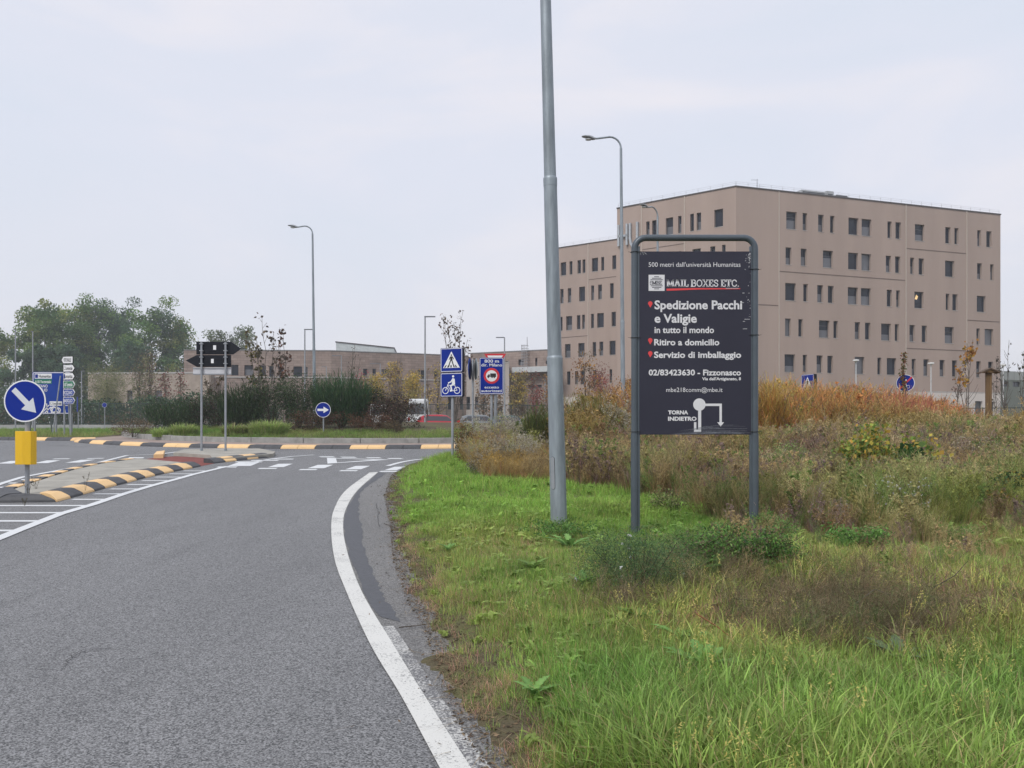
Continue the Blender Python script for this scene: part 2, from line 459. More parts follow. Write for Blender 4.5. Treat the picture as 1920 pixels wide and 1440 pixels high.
# shoulder outside the edge line
lin_l = [(822,1440),(751,1307),(693,1209),(649,1111),(627,1049),(621,991),(627,955),(649,920),(693,887)]
lin_r = [(880,1440),(800,1315),(738,1213),(678,1111),(652,1040),(643.5,991),(649,955),(671,920),(709,886)]
L_l = smoothpts([P(*p) for p in lin_l]); L_r = smoothpts([P(*p) for p in lin_r])
ext = lambda pl: [(pl[0][0] + (pl[0][0]-pl[4][0])*6, pl[0][1] + (pl[0][1]-pl[4][1])*6)] + pl
L_l = ext(L_l); L_r = ext(L_r)
mark('edge_line', [L_l + L_r[::-1]], M_LINE, .012)
sh = [e for e in edge if e[1] > .5 and e[1] < 17.3]
mark('shoulder', [[(p[0]-.02, p[1]) for p in L_r] + [(e[0]+.25, e[1]) for e in sh[::-1]]], M_ASPH2, .008)
tar_r = smoothpts([P(*p) for p in [(724,889),(682,920),(672,950),(678,985),(684,1031),(702,1084),(720,1120),(749,1169)]], 9)
tar_r = [(p[0] + random.uniform(-.022, .022), p[1]) for p in tar_r]
tar_l = [p for p in L_r[::-1] if p[1] > P(749,1171)[1]]
tar_l = [(p[0] + random.uniform(0.0, .03), p[1]) for p in tar_l]
mark('tar_strip', [tar_r + tar_l[::-1]], M_TAR, .0105)
gh_l = [p for p in L_r if p[1] < P(0,1172)[1]]
mark('worn_line', [[(p[0]-.01, p[1]) for p in gh_l] + [(p[0]+.075+.0*p[1], p[1]) for p in gh_l[::-1]]], M_GHOST, .0105)
# edge line beyond the crossing
mark('edge_line', [strip(smoothpts([P(*p) for p in [(727,874.5),(750,868),(775,863.5),(800,861),(830,859.5)]]), .13)], M_LINE2, .012)
# centre line beside the hatching
cl = [P(*p) for p in [(-60,1034),(0,1010),(34,996),(113,965),(173,947.5),(233,927),(285,911.5),(334,898.5),(360,891),(427,875)]]
mark('centre_line', [strip(cl, .13)], M_LINE2, .012)
mark('centre_line', [strip([P(*p) for p in [(462,869),(515,860.5),(548,856.5),(588,853.5)]], .12)], M_LINE2, .012)
CLX = np.array([c[0] for c in cl]); CLY = np.array([c[1] for c in cl])
blk_px = [(110,940),(161,927),(199,916),(233,907.5),(266,898.5),(300,890.5),(334,883.5),(378,875)]
blk = [P(*p) for p in blk_px]; BX = np.array([b[0] for b in blk]); BY = np.array([b[1] for b in blk])
for k in range(13):
    Y = 8.6 + .78 * k
    x1 = float(np.interp(Y + .06, CLY, CLX)) - .06
    x0 = -13.5 if Y < 12.0 else float(np.interp(Y, BY, BX)) + .12
    mark('hatch_bar', [[(x0, Y - .065), (x1, Y - .065), (x1 + .02, Y + .065), (x0, Y + .065)]])
for k, (yy, xa, xb) in enumerate([(861.2,505,548),(863.8,470,520),(866.5,440,490)]):
    mark('hatch_bar', [[*px((xa, yy+.8), (xb, yy+.8), (xb+4, yy-.6), (xa+2, yy-.6))]], dz=.008)
# crossing: two rows of dashes and the squares between them
sq = [(427,487,502,471,867.2,874.5),(502,535,556,527,870,876.6),(576,611,626,592,872,878.8),(647,680,693,664,874,880.8),(720,747,762,733,875.6,882.4)]
for a0, b0, b1, a1, yt, yb in sq:
    ww = b0 - a0 if b0 - a0 < 50 else 46
    mark('crossing_square', [px((a0, yb), (a0 + ww - 3, yb - .3), (a0 + ww + 14, yt), (a0 + 20, yt + .2))])
for a0, b0, y0 in [(405,446,876.3),(482,521,879),(559,596,881.2),(635,672,883.2),(710,746,884.6)]:
    mark('crossing_dash', [px((a0, y0+.9), (b0-4, y0+.9), (b0, y0-1), (a0+5, y0-1))])
for a0, b0, y0 in [(602,630,857),(642,670,857.7),(690,717,858.8),(730,757,860.2)]:
    mark('give_way_dash', [px((a0, y0+.8), (b0, y0+1.0), (b0-6, y0-.7), (a0-5, y0-.7))])
tri = px((614,870.3),(613,859.2),(733,862.8)); inn = px((632,868.2),(630,860.6),(700,863.0))
for a_, b_, c_, d_ in ((tri[0], tri[1], inn[1], inn[0]), (tri[1], tri[2], inn[2], inn[1]), (tri[2], tri[0], inn[0], inn[2])):
    mark('give_way_triangle', [[a_, b_, c_, d_]], M_LINE2, .012)
# left-hand lane
for q in [((-70,870.5),(-40,870.5),(-12,865),(-42,865)),((-6,869.8),(22,869.8),(48,864.8),(20,864.8)),((64,869),(90,868.8),(114,863.6),(88,863.8)),((122,868.3),(150,867.8),(179,862.3),(152,862.8))]:
    mark('crossing_square', [px(*q)])
for q in [((97,861.7),(128,861.2),(133,860.0),(102,860.4)),((160,860.9),(192,860.3),(197,859.2),(166,859.7))]:
    mark('crossing_dash', [px(*q)])
ll = [P(*p) for p in [(-70,934),(-30,920),(0,908.5),(42,895.5),(120,881),(184,868.3),(238,854.7),(300,852.2),(345,846)]]
mark('centre_line', [strip(ll, .12)], M_LINE2, .012)
for (a_, b_, c_) in [(-10,22,923),(-5,38,914.5),(15,60,906.5),(38,84,900),(75,122,892.3),(110,150,884.8),(148,180,878.5),(190,225,871),(228,262,863.7),(240,268,858.8)]:
    mark('hatch_bar', [px((a_, c_+.9), (b_, c_+.9), (b_+3, c_-.9), (a_+3, c_-.9))])
mark('lane_line', [strip(smoothpts([P(*p) for p in [(-60,829),(0,828),(40,827.6),(80,828)]]), .13)], M_LINE2, .012)
mark('lane_line', [strip(smoothpts([P(*p) for p in [(88,834.8),(120,836.2),(160,837),(225,838.5)]]), .10)], M_GHOST, .012)

M_CRK = pmat('crack_fill', (.065,.065,.066), rough=.8, var=.2)
for k, q in enumerate([[(706,945),(709,965),(712,990)], [(120,1250),(150,1225),(210,1218)]]):
    pp = smoothpts([P(*p) for p in q], 10); pp = [(p[0] + random.uniform(-.012, .012), p[1] + random.uniform(-.01, .01)) for p in pp]
    mark('crack', [strip(pp, .007)], M_CRK, .0125)

# ---- rubber kerb blocks
M_YB = paint_on_road('yellow_block', (.82,.55,.27), wear=.42, soft=.22, under=(.30,.21,.13))
M_KB = pmat('black_block', (.060,.062,.068), rough=.6, var=.25, scale=9, bump=.25, bscale=50, detail=8)
M_CONC = pmat('concrete', (.34,.325,.285), rough=.9, var=.22, scale=2.2, bump=.3, bscale=30, detail=9)
M_CONC2 = pmat('kerb_concrete', (.30,.30,.285), rough=.9, var=.25, scale=4, bump=.3, bscale=30, detail=9)
def arclen(pts):
    c = [Vector((p[0], p[1])) for p in pts]; s = [0]
    for i in range(1, len(c)): s.append(s[-1] + (c[i]-c[i-1]).length)
    return c, s
def at(c, s, t):
    t = max(0, min(t, s[-1]))
    for i in range(1, len(s)):
        if t <= s[i] + 1e-9:
            f = (t - s[i-1]) / max(s[i]-s[i-1], 1e-9); d = (c[i]-c[i-1]).normalized()
            return c[i-1].lerp(c[i], f), d
    return c[-1], (c[-1]-c[-2]).normalized()
def blocks(path, parent, L_=.5, prof=None, seq=1, start=0, skew=.10, base=0.006, s0=None, s1=None):
    prof = prof or [(0,0),(.012,.032),(.05,.055),(.15,.100),(.20,.108),(.36,.108),(.38,.10),(.38,0)]
    c, s = arclen(path); t = 0; k = start
    while t < s[-1] - .2:
        vs = []
        m = random.uniform(-.006, .006)
        for e in (t + .006, t + L_ - .006):
            for (u, z) in prof:
                kk = skew
                if s0 is not None and t == 0 and e < L_*.5: kk = s0
                if s1 is not None and t + L_ > s[-1] - .2 and e > t + L_*.5: kk = s1
                p, d = at(c, s, e + kk * u / .38)
                nn = Vector((-d.y, d.x)); q = p + nn * (u + m)
                vs.append((q.x, q.y, zg(q.y) + base + z))
        n = len(prof)
        mb = MB(); mb.add(vs, [tuple(range(n)), tuple(range(2*n-1, n-1, -1))] + [(i, i+n, (i+1) % n + n, (i+1) % n) for i in range(n)])
        col_ = M_YB if (k // seq) % 2 == 0 else M_KB
        mb.build('kerb_block', col_, parent, bevel=.006)
        t += L_; k += 1

isl = thing('traffic_island', 'concrete splitter island', None, (0, 0, 0)); isl['kind'] = 'structure'
del isl['label']
pathA = px((232,866.5),(161,877),(107,889),(60,903),(20,916),(-28,932),(-12,943),(30,946.5),(106,942),(161,927),(199,916),(233,907.5),(266,898.5),(300,890.5),(334,883.5),(378,875))
blocks(pathA[:6], isl, .5, prof=[(0,0),(.02,.04),(.10,.09),(.16,.095),(.30,.095),(.30,0)])
nose = pathA[5:9]
cn, sn = arclen(nose)
blocks([pathA[5], pathA[6]], isl, (Vector(pathA[5])-Vector(pathA[6])).length, start=1, skew=0, s1=-.15)
blocks([pathA[6], pathA[7], pathA[8]], isl, sn[-1]-sn[1], start=1, skew=.0, s0=.15, s1=-.36)
blocks(pathA[8:], isl, .51, start=0, s0=.36)
inner = []
for i, p in enumerate(pathA):
    a_ = Vector(pathA[max(i-1, 0)]); b_ = Vector(pathA[min(i+1, len(pathA)-1)]); d = (b_-a_).normalized(); nn = Vector((-d.y, d.x))
    q = Vector(p) + nn*.34; inner.append((q.x, q.y))
def slab_on_ground(name, poly, h, mat, parent):
    bm = bmesh.new()
    top = [bm.verts.new((p[0], p[1], zg(p[1]) + h)) for p in poly]; bot = [bm.verts.new((p[0], p[1], zg(p[1]) - .05)) for p in poly]
    f = bm.faces.new(top); f.normal_update()
    if f.normal.z < 0: f.normal_flip()
    n = len(top)
    for i in range(n): bm.faces.new((top[i], bot[i], bot[(i+1) % n], top[(i+1) % n]))
    bmesh.ops.recalc_face_normals(bm, faces=bm.faces); bmesh.ops.triangulate(bm, faces=bm.faces)
    me = bpy.data.meshes.new(name); bm.to_mesh(me); bm.free(); me.materials.append(mat)
    o = bpy.data.objects.new(name, me); return link(o, parent)
slab_on_ground('island_top', inner, .092, M_CONC, isl)
Bp = px((325,855),(345,848.5),(420,846.5),(486,846.5),(516,853),(512,857.5),(488,859.5),(400,868.5),(394,860))
slab_on_ground('island_top', Bp, .095, M_CONC, isl)
blocks(px((402,869.5),(440,865),(476,860.8),(514,857.3)), isl, .5, start=1, skew=.14)
slab_on_ground('end_block', px((288,860),(306,859.5),(309,851.8),(294,853.5)), .11, M_YB, isl)
sheet('red_crossing', [px((238,866.5),(300,857.5),(330,856),(394,858.5),(402,869.5),(378,874.5),(250,870))], .008, pmat('red_paint', (.19,.045,.035), rough=.85, var=.3, scale=5, detail=8), parent=isl, kind=None)

ra = thing('roundabout', 'x', None, (0, 0, 0)); ra['kind'] = 'structure'; del ra['label']
def arc(r, a0, a1, n): return [(CX + r*math.cos(R(a0+(a1-a0)*i/n)), CY + r*math.sin(R(a0+(a1-a0)*i/n))) for i in range(n+1)]
blocks(arc(RB, 221, 345, 80), ra, .56, prof=[(0,0),(.02,.05),(.10,.115),(.14,.12),(.34,.12),(.34,0)], seq=2, start=1, skew=.12)
blocks([(-48, 34.9), (-20.4, 33.95), (-17.0, 33.3), (-16.4, 33.6)], ra, .56, prof=[(0,0),(.02,.05),(.10,.115),(.14,.12),(.34,.12),(.34,0)], seq=2, start=1)
M_APRON = pmat('apron_paving', (.30,.235,.205), rough=.9, var=.18, scale=3, detail=8)
sheet('apron', [arc(14.68, 205, 350, 60) + arc(12.55, 350, 205, 60)], .085, M_APRON, parent=ra, kind=None)
for k in range(40):
    a0 = 180 + k*9*.5*2; a0 = k*9
    ang = (a0 + 4.5) % 360
    mb = MB(); o_ = arc(12.75, a0+.05, a0+8.95, 4); i_ = arc(12.6, a0+8.95, a0+.05, 4)
    pl = o_ + i_; n = len(pl)
    j = random.uniform(-.01, .01)
    vs = [(p[0], p[1], zg(p[1]) + .02) for p in pl] + [(p[0], p[1], zg(p[1]) + .27 + j) for p in pl]
    mb.add(vs, [tuple(range(n-1, -1, -1)), tuple(range(n, 2*n))] + [(i, (i+1) % n, (i+1) % n + n, i+n) for i in range(n)])
    mb.build('kerbstone', M_CONC2, ra, bevel=.012)
def islz(x, y):
    r = np.hypot(np.asarray(x)-CX, np.asarray(y)-CY)
    return zb(y) + .20 + .45*np.clip(1-(r/12.6)**2, 0, 1)
mb = MB(); rings = [0.01, 3, 6, 8, 10, 11, 12, 12.62]; n = 48; vs = []; fs = []
for r_ in rings:
    for k in range(n):
        x = CX + r_*math.cos(2*math.pi*k/n); y = CY + r_*math.sin(2*math.pi*k/n); vs.append((x, y, float(islz(x, y))))
for i in range(len(rings)-1):
    for k in range(n): fs.append((i*n+k, (i+1)*n+k, (i+1)*n+(k+1) % n, i*n+(k+1) % n))
mb.add(vs, fs); mb.build('island_soil', soil, ra, smooth=True)

# ================================================================== SIGNS AND POLES
M_ZINC = pmat('galvanised_steel', (.27,.31,.34), rough=.5, metal=.35, var=.26, scale=14, streak=.15, detail=6, bump=.05)
M_ZINC2 = pmat('dull_zinc', (.30,.32,.345), rough=.55, metal=.3, var=.12, scale=8)
M_GREY = pmat('grey_tube', (.085,.105,.125), rough=.38, metal=.2, var=.10, scale=6)
M_DARK = pmat('dark_sign_back', (.010,.012,.018), rough=.6, var=.1, spec=.2)
M_WHITE = pmat('white_print', (.78,.79,.80), rough=.5, var=.03)
M_WHITE2 = pmat('white_ink', (.70,.70,.72), rough=.5, var=.05, scale=10)
M_BLUE = pmat('sign_blue', (.002,.022,.25), rough=.5, var=.06, spec=.18)
M_BLUE2 = pmat('sign_blue_faded', (.004,.042,.29), rough=.5, var=.08, spec=.2)
M_RED = pmat('sign_red', (.60,.02,.03), rough=.4, var=.05)
M_GREEN = pmat('sign_green', (.012,.17,.085), rough=.4, var=.05)
M_BLACK = pmat('black_plastic', (.015,.015,.017), rough=.5, var=.1)
M_YEL = pmat('yellow_plastic', (.78,.47,.012), rough=.35, var=.05, scale=4, streak=.3)
M_BOARD = pmat('dark_board', (.030,.030,.048), rough=.4, var=.08, scale=1.5, spec=.3)
M_PIN = pmat('red_ink', (.72,.055,.06), rough=.5, var=.03)

def roundtop(mb, x, y, z0, z1, r, n=12, mi=0): mb.tube([(x, y, z0), (x, y, z1)], r, n, True, mi)

# --- the advertising board
YA = 8.75; s = YA / FPX
def ax(x): return (x - 1304) * s
def azz(y): return EYE + (HOR - y) * s
X0, _, _ = W(1304, 800, YA); zA = zg(YA)
ad = thing('advertising_sign', 'tall dark advertising board in a grey tubular frame on two legs in the grass', 'advertising sign', (X0, YA, 0), 0)
mb = MB(); r_ = .0335
xl, xr, zt = ax(1189.6), ax(1415.4), azz(446)
c_ = .115
pts = [(xl, 0, zA - .3), (xl, 0, zt - c_)]
pts += [(xl + c_ - c_*math.cos(R(t)), 0, zt - c_ + c_*math.sin(R(t))) for t in (15, 30, 45, 60, 75, 90)]
pts += [(xr - c_ + c_*math.sin(R(t)), 0, zt - c_ + c_*math.cos(R(t))) for t in (0, 15, 30, 45, 60, 75, 90)] + [(xr, 0, zA - .3)]
mb.tube(pts, r_, 16)
fr = mb.build('frame', M_GREY, ad, smooth=True)
for sx, xx in ((1, xl), (-1, xr)):
    mb = MB(); a_, b_ = sorted((xx + sx*(r_-.004), xx + sx*(r_+.022)))
    mb.box(a_, b_, -.012, .018, zA - .25, azz(462)); mb.build('side_rail', M_GREY, ad, bevel=.003)
    mb = MB(); mb.tube([(xx, 0, zA-.3), (xx, 0, azz(813))], r_+.0045, 16); mb.build('sleeve', M_GREY, ad, smooth=True)
pz0, pz1 = azz(815), azz(472)
mb = MB(); mb.box(ax(1198.5), ax(1407.5), -.016, .004, pz0, pz1)
pan = mb.build('panel', [M_BOARD], ad, bevel=.0015)
yf = -.0175
def T(t, a, b, base, cap, bold=0.0, mat=M_WHITE2): lettering(t, ax(a), ax(b) if b else None, azz(base), cap * s, yf, mat, pan, bold)
T("500 metri dall'università Humanitas", 1215.6, 1387.5, 500.8, 8.3, .0)
T("Spedizione Pacchi", 1226.7, 1390.6, 579.8, 15.4, .028)
T("e Valigie", 1226.7, 1305.8, 605, 15.4, .028)
T("in tutto il mondo", 1226.7, 1338, 624.6, 11.4, .022)
T("Ritiro a domicilio", 1226, 1348, 647.5, 11, .028)
T("Servizio di imballaggio", 1225.8, 1388.8, 671, 11, .028)
T("02/83423630 - Fizzonasco", 1215.8, 1388.5, 703.8, 10.2, .028)
T("Via dell'Artigianato, 8", 1315.8, 1388.5, 713, 5.2, .03)
T("mbe218comm@mbe.it", 1248.6, 1354, 735, 8, .0)
T("TORNA", 1252, 1289.7, 776.7, 6.6, .045)
T("INDIETRO", 1252, 1305.4, 788.6, 6.8, .045)
# slab-serif name drawn stroke by stroke
def slab_word(mb, word, x0, x1, zb_, h, wd, y):
    G = {'M': (1.15, [[(.12,0),(.12,1)],[(.12,1),(.57,.1)],[(.57,.1),(1.03,1)],[(1.03,1),(1.03,0)],[(0,0),(.28,0)],[(.87,0),(1.15,0)],[(0,1),(.2,1)],[(.95,1),(1.15,1)]]),
         'A': (1.0, [[(.12,0),(.5,1)],[(.5,1),(.88,0)],[(.28,.36),(.72,.36)],[(0,0),(.28,0)],[(.72,0),(1,0)],[(.34,1),(.52,1)]]),
         'I': (.42, [[(.21,0),(.21,1)],[(.03,0),(.39,0)],[(.03,1),(.39,1)]]),
         'L': (.72, [[(.17,0),(.17,1)],[(0,1),(.35,1)],[(0,0),(.7,0)],[(.7,0),(.7,.3)]]),
         ' ': (.28, []),
         'B': (.82, [[(.17,0),(.17,1)],[(0,1),(.5,1),(.7,.9),(.7,.62),(.5,.52),(.17,.52)],[(.5,.52),(.78,.4),(.78,.12),(.55,0),(0,0)]]),
         'O': (.95, [[(.5+.42*math.cos(R(t)), .5+.5*math.sin(R(t))) for t in range(0, 361, 30)]]),
         'X': (.95, [[(.12,0),(.82,1)],[(.14,1),(.84,0)],[(0,0),(.28,0)],[(.68,0),(.96,0)],[(0,1),(.3,1)],[(.66,1),(.94,1)]]),
         'E': (.76, [[(.17,0),(.17,1)],[(0,1),(.68,1)],[(.68,1),(.68,.74)],[(.17,.52),(.5,.52)],[(0,0),(.72,0)],[(.72,0),(.72,.28)]]),
         'S': (.72, [[(.62,.72),(.62,.92),(.4,1),(.15,.93),(.08,.72),(.2,.56),(.55,.44),(.66,.26),(.56,.06),(.34,0),(.1,.08),(.08,.3)]]),
         'T': (.84, [[(.42,0),(.42,1)],[(.02,1),(.82,1)],[(.02,1),(.02,.72)],[(.82,1),(.82,.72)],[(.25,0),(.59,0)]]),
         'C': (.86, [[(.78,.72),(.72,.9),(.5,1),(.22,.92),(.08,.65),(.08,.35),(.22,.08),(.5,0),(.72,.08),(.82,.28)]]),
         '.': (.3, [[(.1,.03),(.2,.03)]])}
    tot = sum(G[c][0] + .10 for c in word) - .10; sc = (x1-x0)/tot; x = x0
    for c in word:
        for st in G[c][1]:
            vert = len(st) == 2 and abs(st[0][0]-st[1][0]) < .5 and abs(st[0][1]-st[1][1]) > .5
            stroke(mb, [(x + p[0]*sc, zb_ + p[1]*h) for p in st], wd*(1.35 if vert else .8), y)
        x += (G[c][0] + .10)*sc
mb = MB(); slab_word(mb, 'MAIL BOXES ETC.', ax(1250), ax(1385), azz(537.5), 12.0*s, 2.1*s, yf - .0004)
mb.build('lettering', M_WHITE2, pan)
mb = MB(); mb.flat([(ax(x), azz(y)) for x, y in [(1249.3,545.8),(1249.3,541.8),(1300,540.6),(1387,541.0),(1387,542.6),(1310,543.4)]], yf); mb.build('underline', M_PIN, pan)
for a_, b_ in ((565.2, 577.4), (634, 646.4), (658.5, 670.6)):
    mb = MB(); cx_, cz_, rr = 1218.7, a_+4.3, 4.2
    p_ = [(ax(cx_ + rr*math.cos(R(t))), azz(cz_ - rr*math.sin(R(t)))) for t in range(-25, 206, 21)] + [(ax(cx_), azz(b_))]
    mb.flat(p_, yf); mb.build('location_pin', M_PIN, pan)
mb = MB(); mb.flat([(ax(x), azz(y)) for x, y in [(1215.6,546),(1245.6,546),(1245.6,515.8),(1215.6,515.8)]], yf)
lg = mb.build('logo_square', M_WHITE2, pan)
mb = MB()
for yy, a_, b_ in [(519.5,1226,1235),(522.3,1222,1239.5),(525.2,1219.3,1242),(528,1218,1221.5),(530.8,1217.6,1221.2),(533.6,1218.2,1221.5),(536.5,1219.5,1242),(539.3,1222,1239.5),(542.2,1226,1235)]:
    mb.flat([(ax(a_), azz(yy+.65)), (ax(b_), azz(yy+.65)), (ax(b_), azz(yy-.65)), (ax(a_), azz(yy-.65))], yf-.0006)
o_ = mb.build('logo_lines', M_BOARD, pan)
mb = MB(); slab_word(mb, 'MBE', ax(1222.6), ax(1240.4), azz(534), 6.2*s, 1.15*s, yf-.0007); mb.build('lettering', M_BOARD, pan)
# route drawing
mb = MB(); mb.flat([(ax(1310.6 + 11.6*math.cos(R(t))), azz(758.7 - 11.6*math.sin(R(t)))) for t in range(0, 360, 12)], yf-.0003)
for q in ([(1308.3,810),(1314,810),(1314,768),(1308.3,768)], [(1300.5,810),(1308.3,810),(1308.3,805.6),(1300.5,805.6)], [(1300.5,805.6),(1305,805.6),(1305,791.6),(1300.5,791.6)],
          [(1320,761.4),(1352.7,761.4),(1352.7,756.9),(1320,756.9)], [(1348.2,791.8),(1352.7,791.8),(1352.7,761.4),(1348.2,761.4)], [(1350.4,799.8),(1357,791.8),(1344,791.8)]):
    mb.flat([(ax(x), azz(y)) for x, y in q], yf)
mb.build('route_arrow', M_WHITE2, pan)
# scuffs and scratches in the film
M_SC = pmat('scuff', (.17,.18,.21), rough=.6, var=.4, scale=60)
M_SC2 = pmat('scratch', (.55,.56,.58), rough=.6, var=.2, scale=60)
mb = MB(); rr_ = random.Random(5)
for k in range(26):
    t0 = rr_.uniform(0, 1); x0_ = 1290 + 60*t0*rr_.random(); x1_ = min(1407, x0_ + rr_.uniform(30, 110)); y0_ = 799 + 15*rr_.random()
    y1_ = y0_ - rr_.uniform(-1, 3); w0 = rr_.uniform(.15, .55)
    x0_ = max(1225 + (814-y0_)*6, x0_ - 40)
    mb.flat([(ax(x0_), azz(y0_+1.5)), (ax((x0_+x1_)/2), azz((y0_+y1_)/2 - .8 + w0)), (ax(x1_), azz(y1_+w0)), (ax(x1_), azz(y1_)), (ax((x0_+x1_)/2), azz((y0_+y1_)/2 - .8))], yf - .0009 - k*.00002)
mb.build('scuff_marks', M_SC, pan)
mb = MB()
for k in range(60):
    y_ = rr_.choice([rr_.uniform(474, 500), rr_.uniform(500, 600), rr_.uniform(474, 490)]); x_ = 1405.5 + rr_.gauss(0, 1.4) - rr_.random()**3*10
    l_ = rr_.uniform(.3, 1.6); h_ = rr_.uniform(.3, 1.3); x_ = min(x_, 1406)
    mb.flat([(ax(x_-l_), azz(y_+h_)), (ax(x_+.3), azz(y_+h_*.6)), (ax(x_), azz(y_-h_)), (ax(x_-l_*.6), azz(y_-h_*.5))], yf - .0009 - k*.00001)
for x_, y_, l_ in [(1400,599,5),(1396,617,4),(1392,568,2),(1393,550,2),(1394,603,2),(1372,541,12)]:
    mb.flat([(ax(x_-l_), azz(y_+.5)), (ax(x_+l_), azz(y_+.4)), (ax(x_+l_), azz(y_-.4)), (ax(x_-l_), azz(y_-.4))], yf - .0016)
for k in range(16):
    x_ = 1200 + rr_.random()*12; y_ = 474 + rr_.random()*4
    mb.flat([(ax(x_-.8), azz(y_+.4)), (ax(x_+.8), azz(y_+.2)), (ax(x_+.3), azz(y_-.5))], yf - .0018)
mb.build('scratches', M_SC2, pan)
for xx, sx, yy in ((xl, 1, 473), (xl, 1, 633.5), (xr, -1, 505.5), (xr, -1, 628.5), (xl, 1, 809.5), (xr, -1, 809.5)):
    z_ = azz(yy); mb = MB(); rr = r_ + .006
    mb.tube([(xx + rr*math.cos(R(t)), rr*math.sin(R(t)), z_) for t in range(0, 361, 20)], .0035, 6)
    mb.tube([(xx + sx*rr*.6, -rr*.7, z_), (xx + sx*.062, -.022, z_ + .002)], .003, 6)
    mb.tube([(xx - sx*rr, 0, z_), (xx - sx*(rr+.025), -.01, z_ + .004)], .002, 5)
    mb.build('cable_tie', M_BLACK, ad)

# --- tall tapered lamp posts of the main road: the near one reaches out of the picture
def lamp_head(mb, o, d, L_=.47):
    sc_ = L_/.62
    """o start point, d horizontal unit vector; a flat cobra head"""
    secs = [(0, .05, .04, 0), (.08, .075, .07, -.01), (.16, .11, .10, 0), (.30, .15, .085, .035), (.48, .14, .06, .055), (.60, .08, .03, .06), (L_, .02, .012, .058)]
    sd_ = Vector((-d[1], d[0], 0)); d = Vector((d[0], d[1], 0)); n = 10; vs = []
    for t, w_, h_, up in secs:
        t *= 1 if t == L_ else sc_; w_ *= .8; h_ *= .8
        c = Vector(o) + d*t + Vector((0, 0, up))
        for j in range(n):
            a_ = 2*math.pi*j/n; vs.append(tuple(c + sd_*w_*math.cos(a_) + Vector((0, 0, h_*math.sin(a_)*(1 if math.sin(a_) > 0 else .55)))))
    fs = [(i*n+j, (i+1)*n+j, (i+1)*n+(j+1) % n, i*n+(j+1) % n) for i in range(len(secs)-1) for j in range(n)]
    fs += [tuple(range(n)), tuple(range(len(vs)-1, len(vs)-n-1, -1))]
    mb.add(vs, fs)
def road_lamp(x, y, z0, H, ad_, label, lean=(0, 0), rb=.086, rt=.042, arm=1.15, joints=(1.93, 4.1), segs=20, hatch=True):
    t = thing('street_lamp', label, 'street lamp', (x, y, z0), 0, 'tall lamp posts of the main road')
    def c(z): return (lean[0]*z, lean[1]*z, z)
    def rad(z): return rb + (rt-rb)*z/H
    j1, j2 = joints
    mb = MB()
    zs = [-.3, j1]; mb.tube([c(z) for z in zs], [rb+.002, rad(j1)+.003], segs)
    mb.tube([c(j1-.09), c(j1-.02), c(j1), c(j1+.012)], [rad(j1)+.004, rad(j1)+.006, rad(j1)+.005, rad(j1)-.004], segs)
    mb.tube([c(j1), c(j2)], [rad(j1)-.004, rad(j2)], segs)
    mb.tube([c(j2-.09), c(j2-.02), c(j2), c(j2+.012)], [rad(j2)+.002, rad(j2)+.004, rad(j2)+.003, rad(j2)-.006], segs)
    r5 = .36; top = H - r5
    mb.tube([c(j2), c(top)], [rad(j2)-.006, rt], segs)
    mb.build('post', M_ZINC, t, smooth=True)
    a = Vector((math.cos(ad_), math.sin(ad_), 0))
    p0 = Vector(c(top)); pts = [p0 - Vector((0, 0, .4)), p0]
    for q in (15, 30, 45, 60, 75, 90): pts.append(p0 + a*r5*(1-math.cos(R(q))) + Vector((0, 0, r5*math.sin(R(q)))))
    pts.append(pts[-1] + a*(arm-r5) + Vector((0, 0, -.06)))
    mb = MB(); mb.tube(pts, rt*.72, 12); mb.build('arm', M_ZINC, t, smooth=True)
    mb = MB(); lamp_head(mb, tuple(pts[-1]), (a.x, a.y)); h = mb.build('lamp_head', pmat('lamp_shell', (.30,.32,.34), rough=.45, var=.08), t, smooth=True)
    q = pts[-1] + a*.25 + Vector((0, 0, -.012)); mb = MB()
    sd_ = Vector((-a.y, a.x, 0))
    ptsl = [q + a*.10*math.cos(R(k)) + sd_*.08*math.sin(R(k)) for k in range(0, 360, 30)]
    n = len(ptsl); vs = [tuple(p) for p in ptsl] + [tuple(p - Vector((0, 0, .035))) for p in ptsl]
    mb.add(vs, [tuple(range(n)), tuple(range(2*n-1, n-1, -1))] + [(i, i+n, (i+1) % n+n, (i+1) % n) for i in range(n)])
    mb.build('lens', pmat('lamp_lens', (.45,.47,.48), rough=.2, var=.03), h)
    if hatch:
        rr = rad(.95) + .004; zc = .66; an = R(232); mb = MB()
        pl = rrect(-.021, .021, zc-.17, zc+.17, .02); f = []
        e = Vector((-math.sin(an), math.cos(an), 0)); o3 = Vector((math.cos(an), math.sin(an), 0))
        k = len(pl); vs = []
        for dd in (rr-.012, rr+.003):
            for (u, z_) in pl: vs.append(tuple(e*u + o3*dd + Vector((lean[0]*z_, 0, z_))))
        mb.add(vs, [tuple(range(k)), tuple(range(2*k-1, k-1, -1))] + [(i, (i+1) % k, (i+1) % k+k, i+k) for i in range(k)])
        mb.build('service_door', M_ZINC2, t, bevel=.002)
        mb = MB(); mb.tube([tuple(e*u*1.06 + o3*(rr-.001) + Vector((lean[0]*z_, 0, zc + (z_-zc)*1.015))) for (u, z_) in pl + pl[:1]], .0028, 5); mb.build('door_seam', M_BLACK, t)
    return t
Yp = 9.15; xb = (1048.5-960)/FPX*Yp
xtop = (1023-960)/FPX*Yp; ztop = EYE + HOR*Yp/FPX; z0 = zg(Yp)
road_lamp(xb, Yp, z0, 9.8, R(175), 'thick galvanised lamp post beside the dark board, running out of the top of the photo', lean=((xtop-xb)/(ztop-z0), 0), segs=32, rb=.088, rt=.045, joints=(1.9, 3.82))
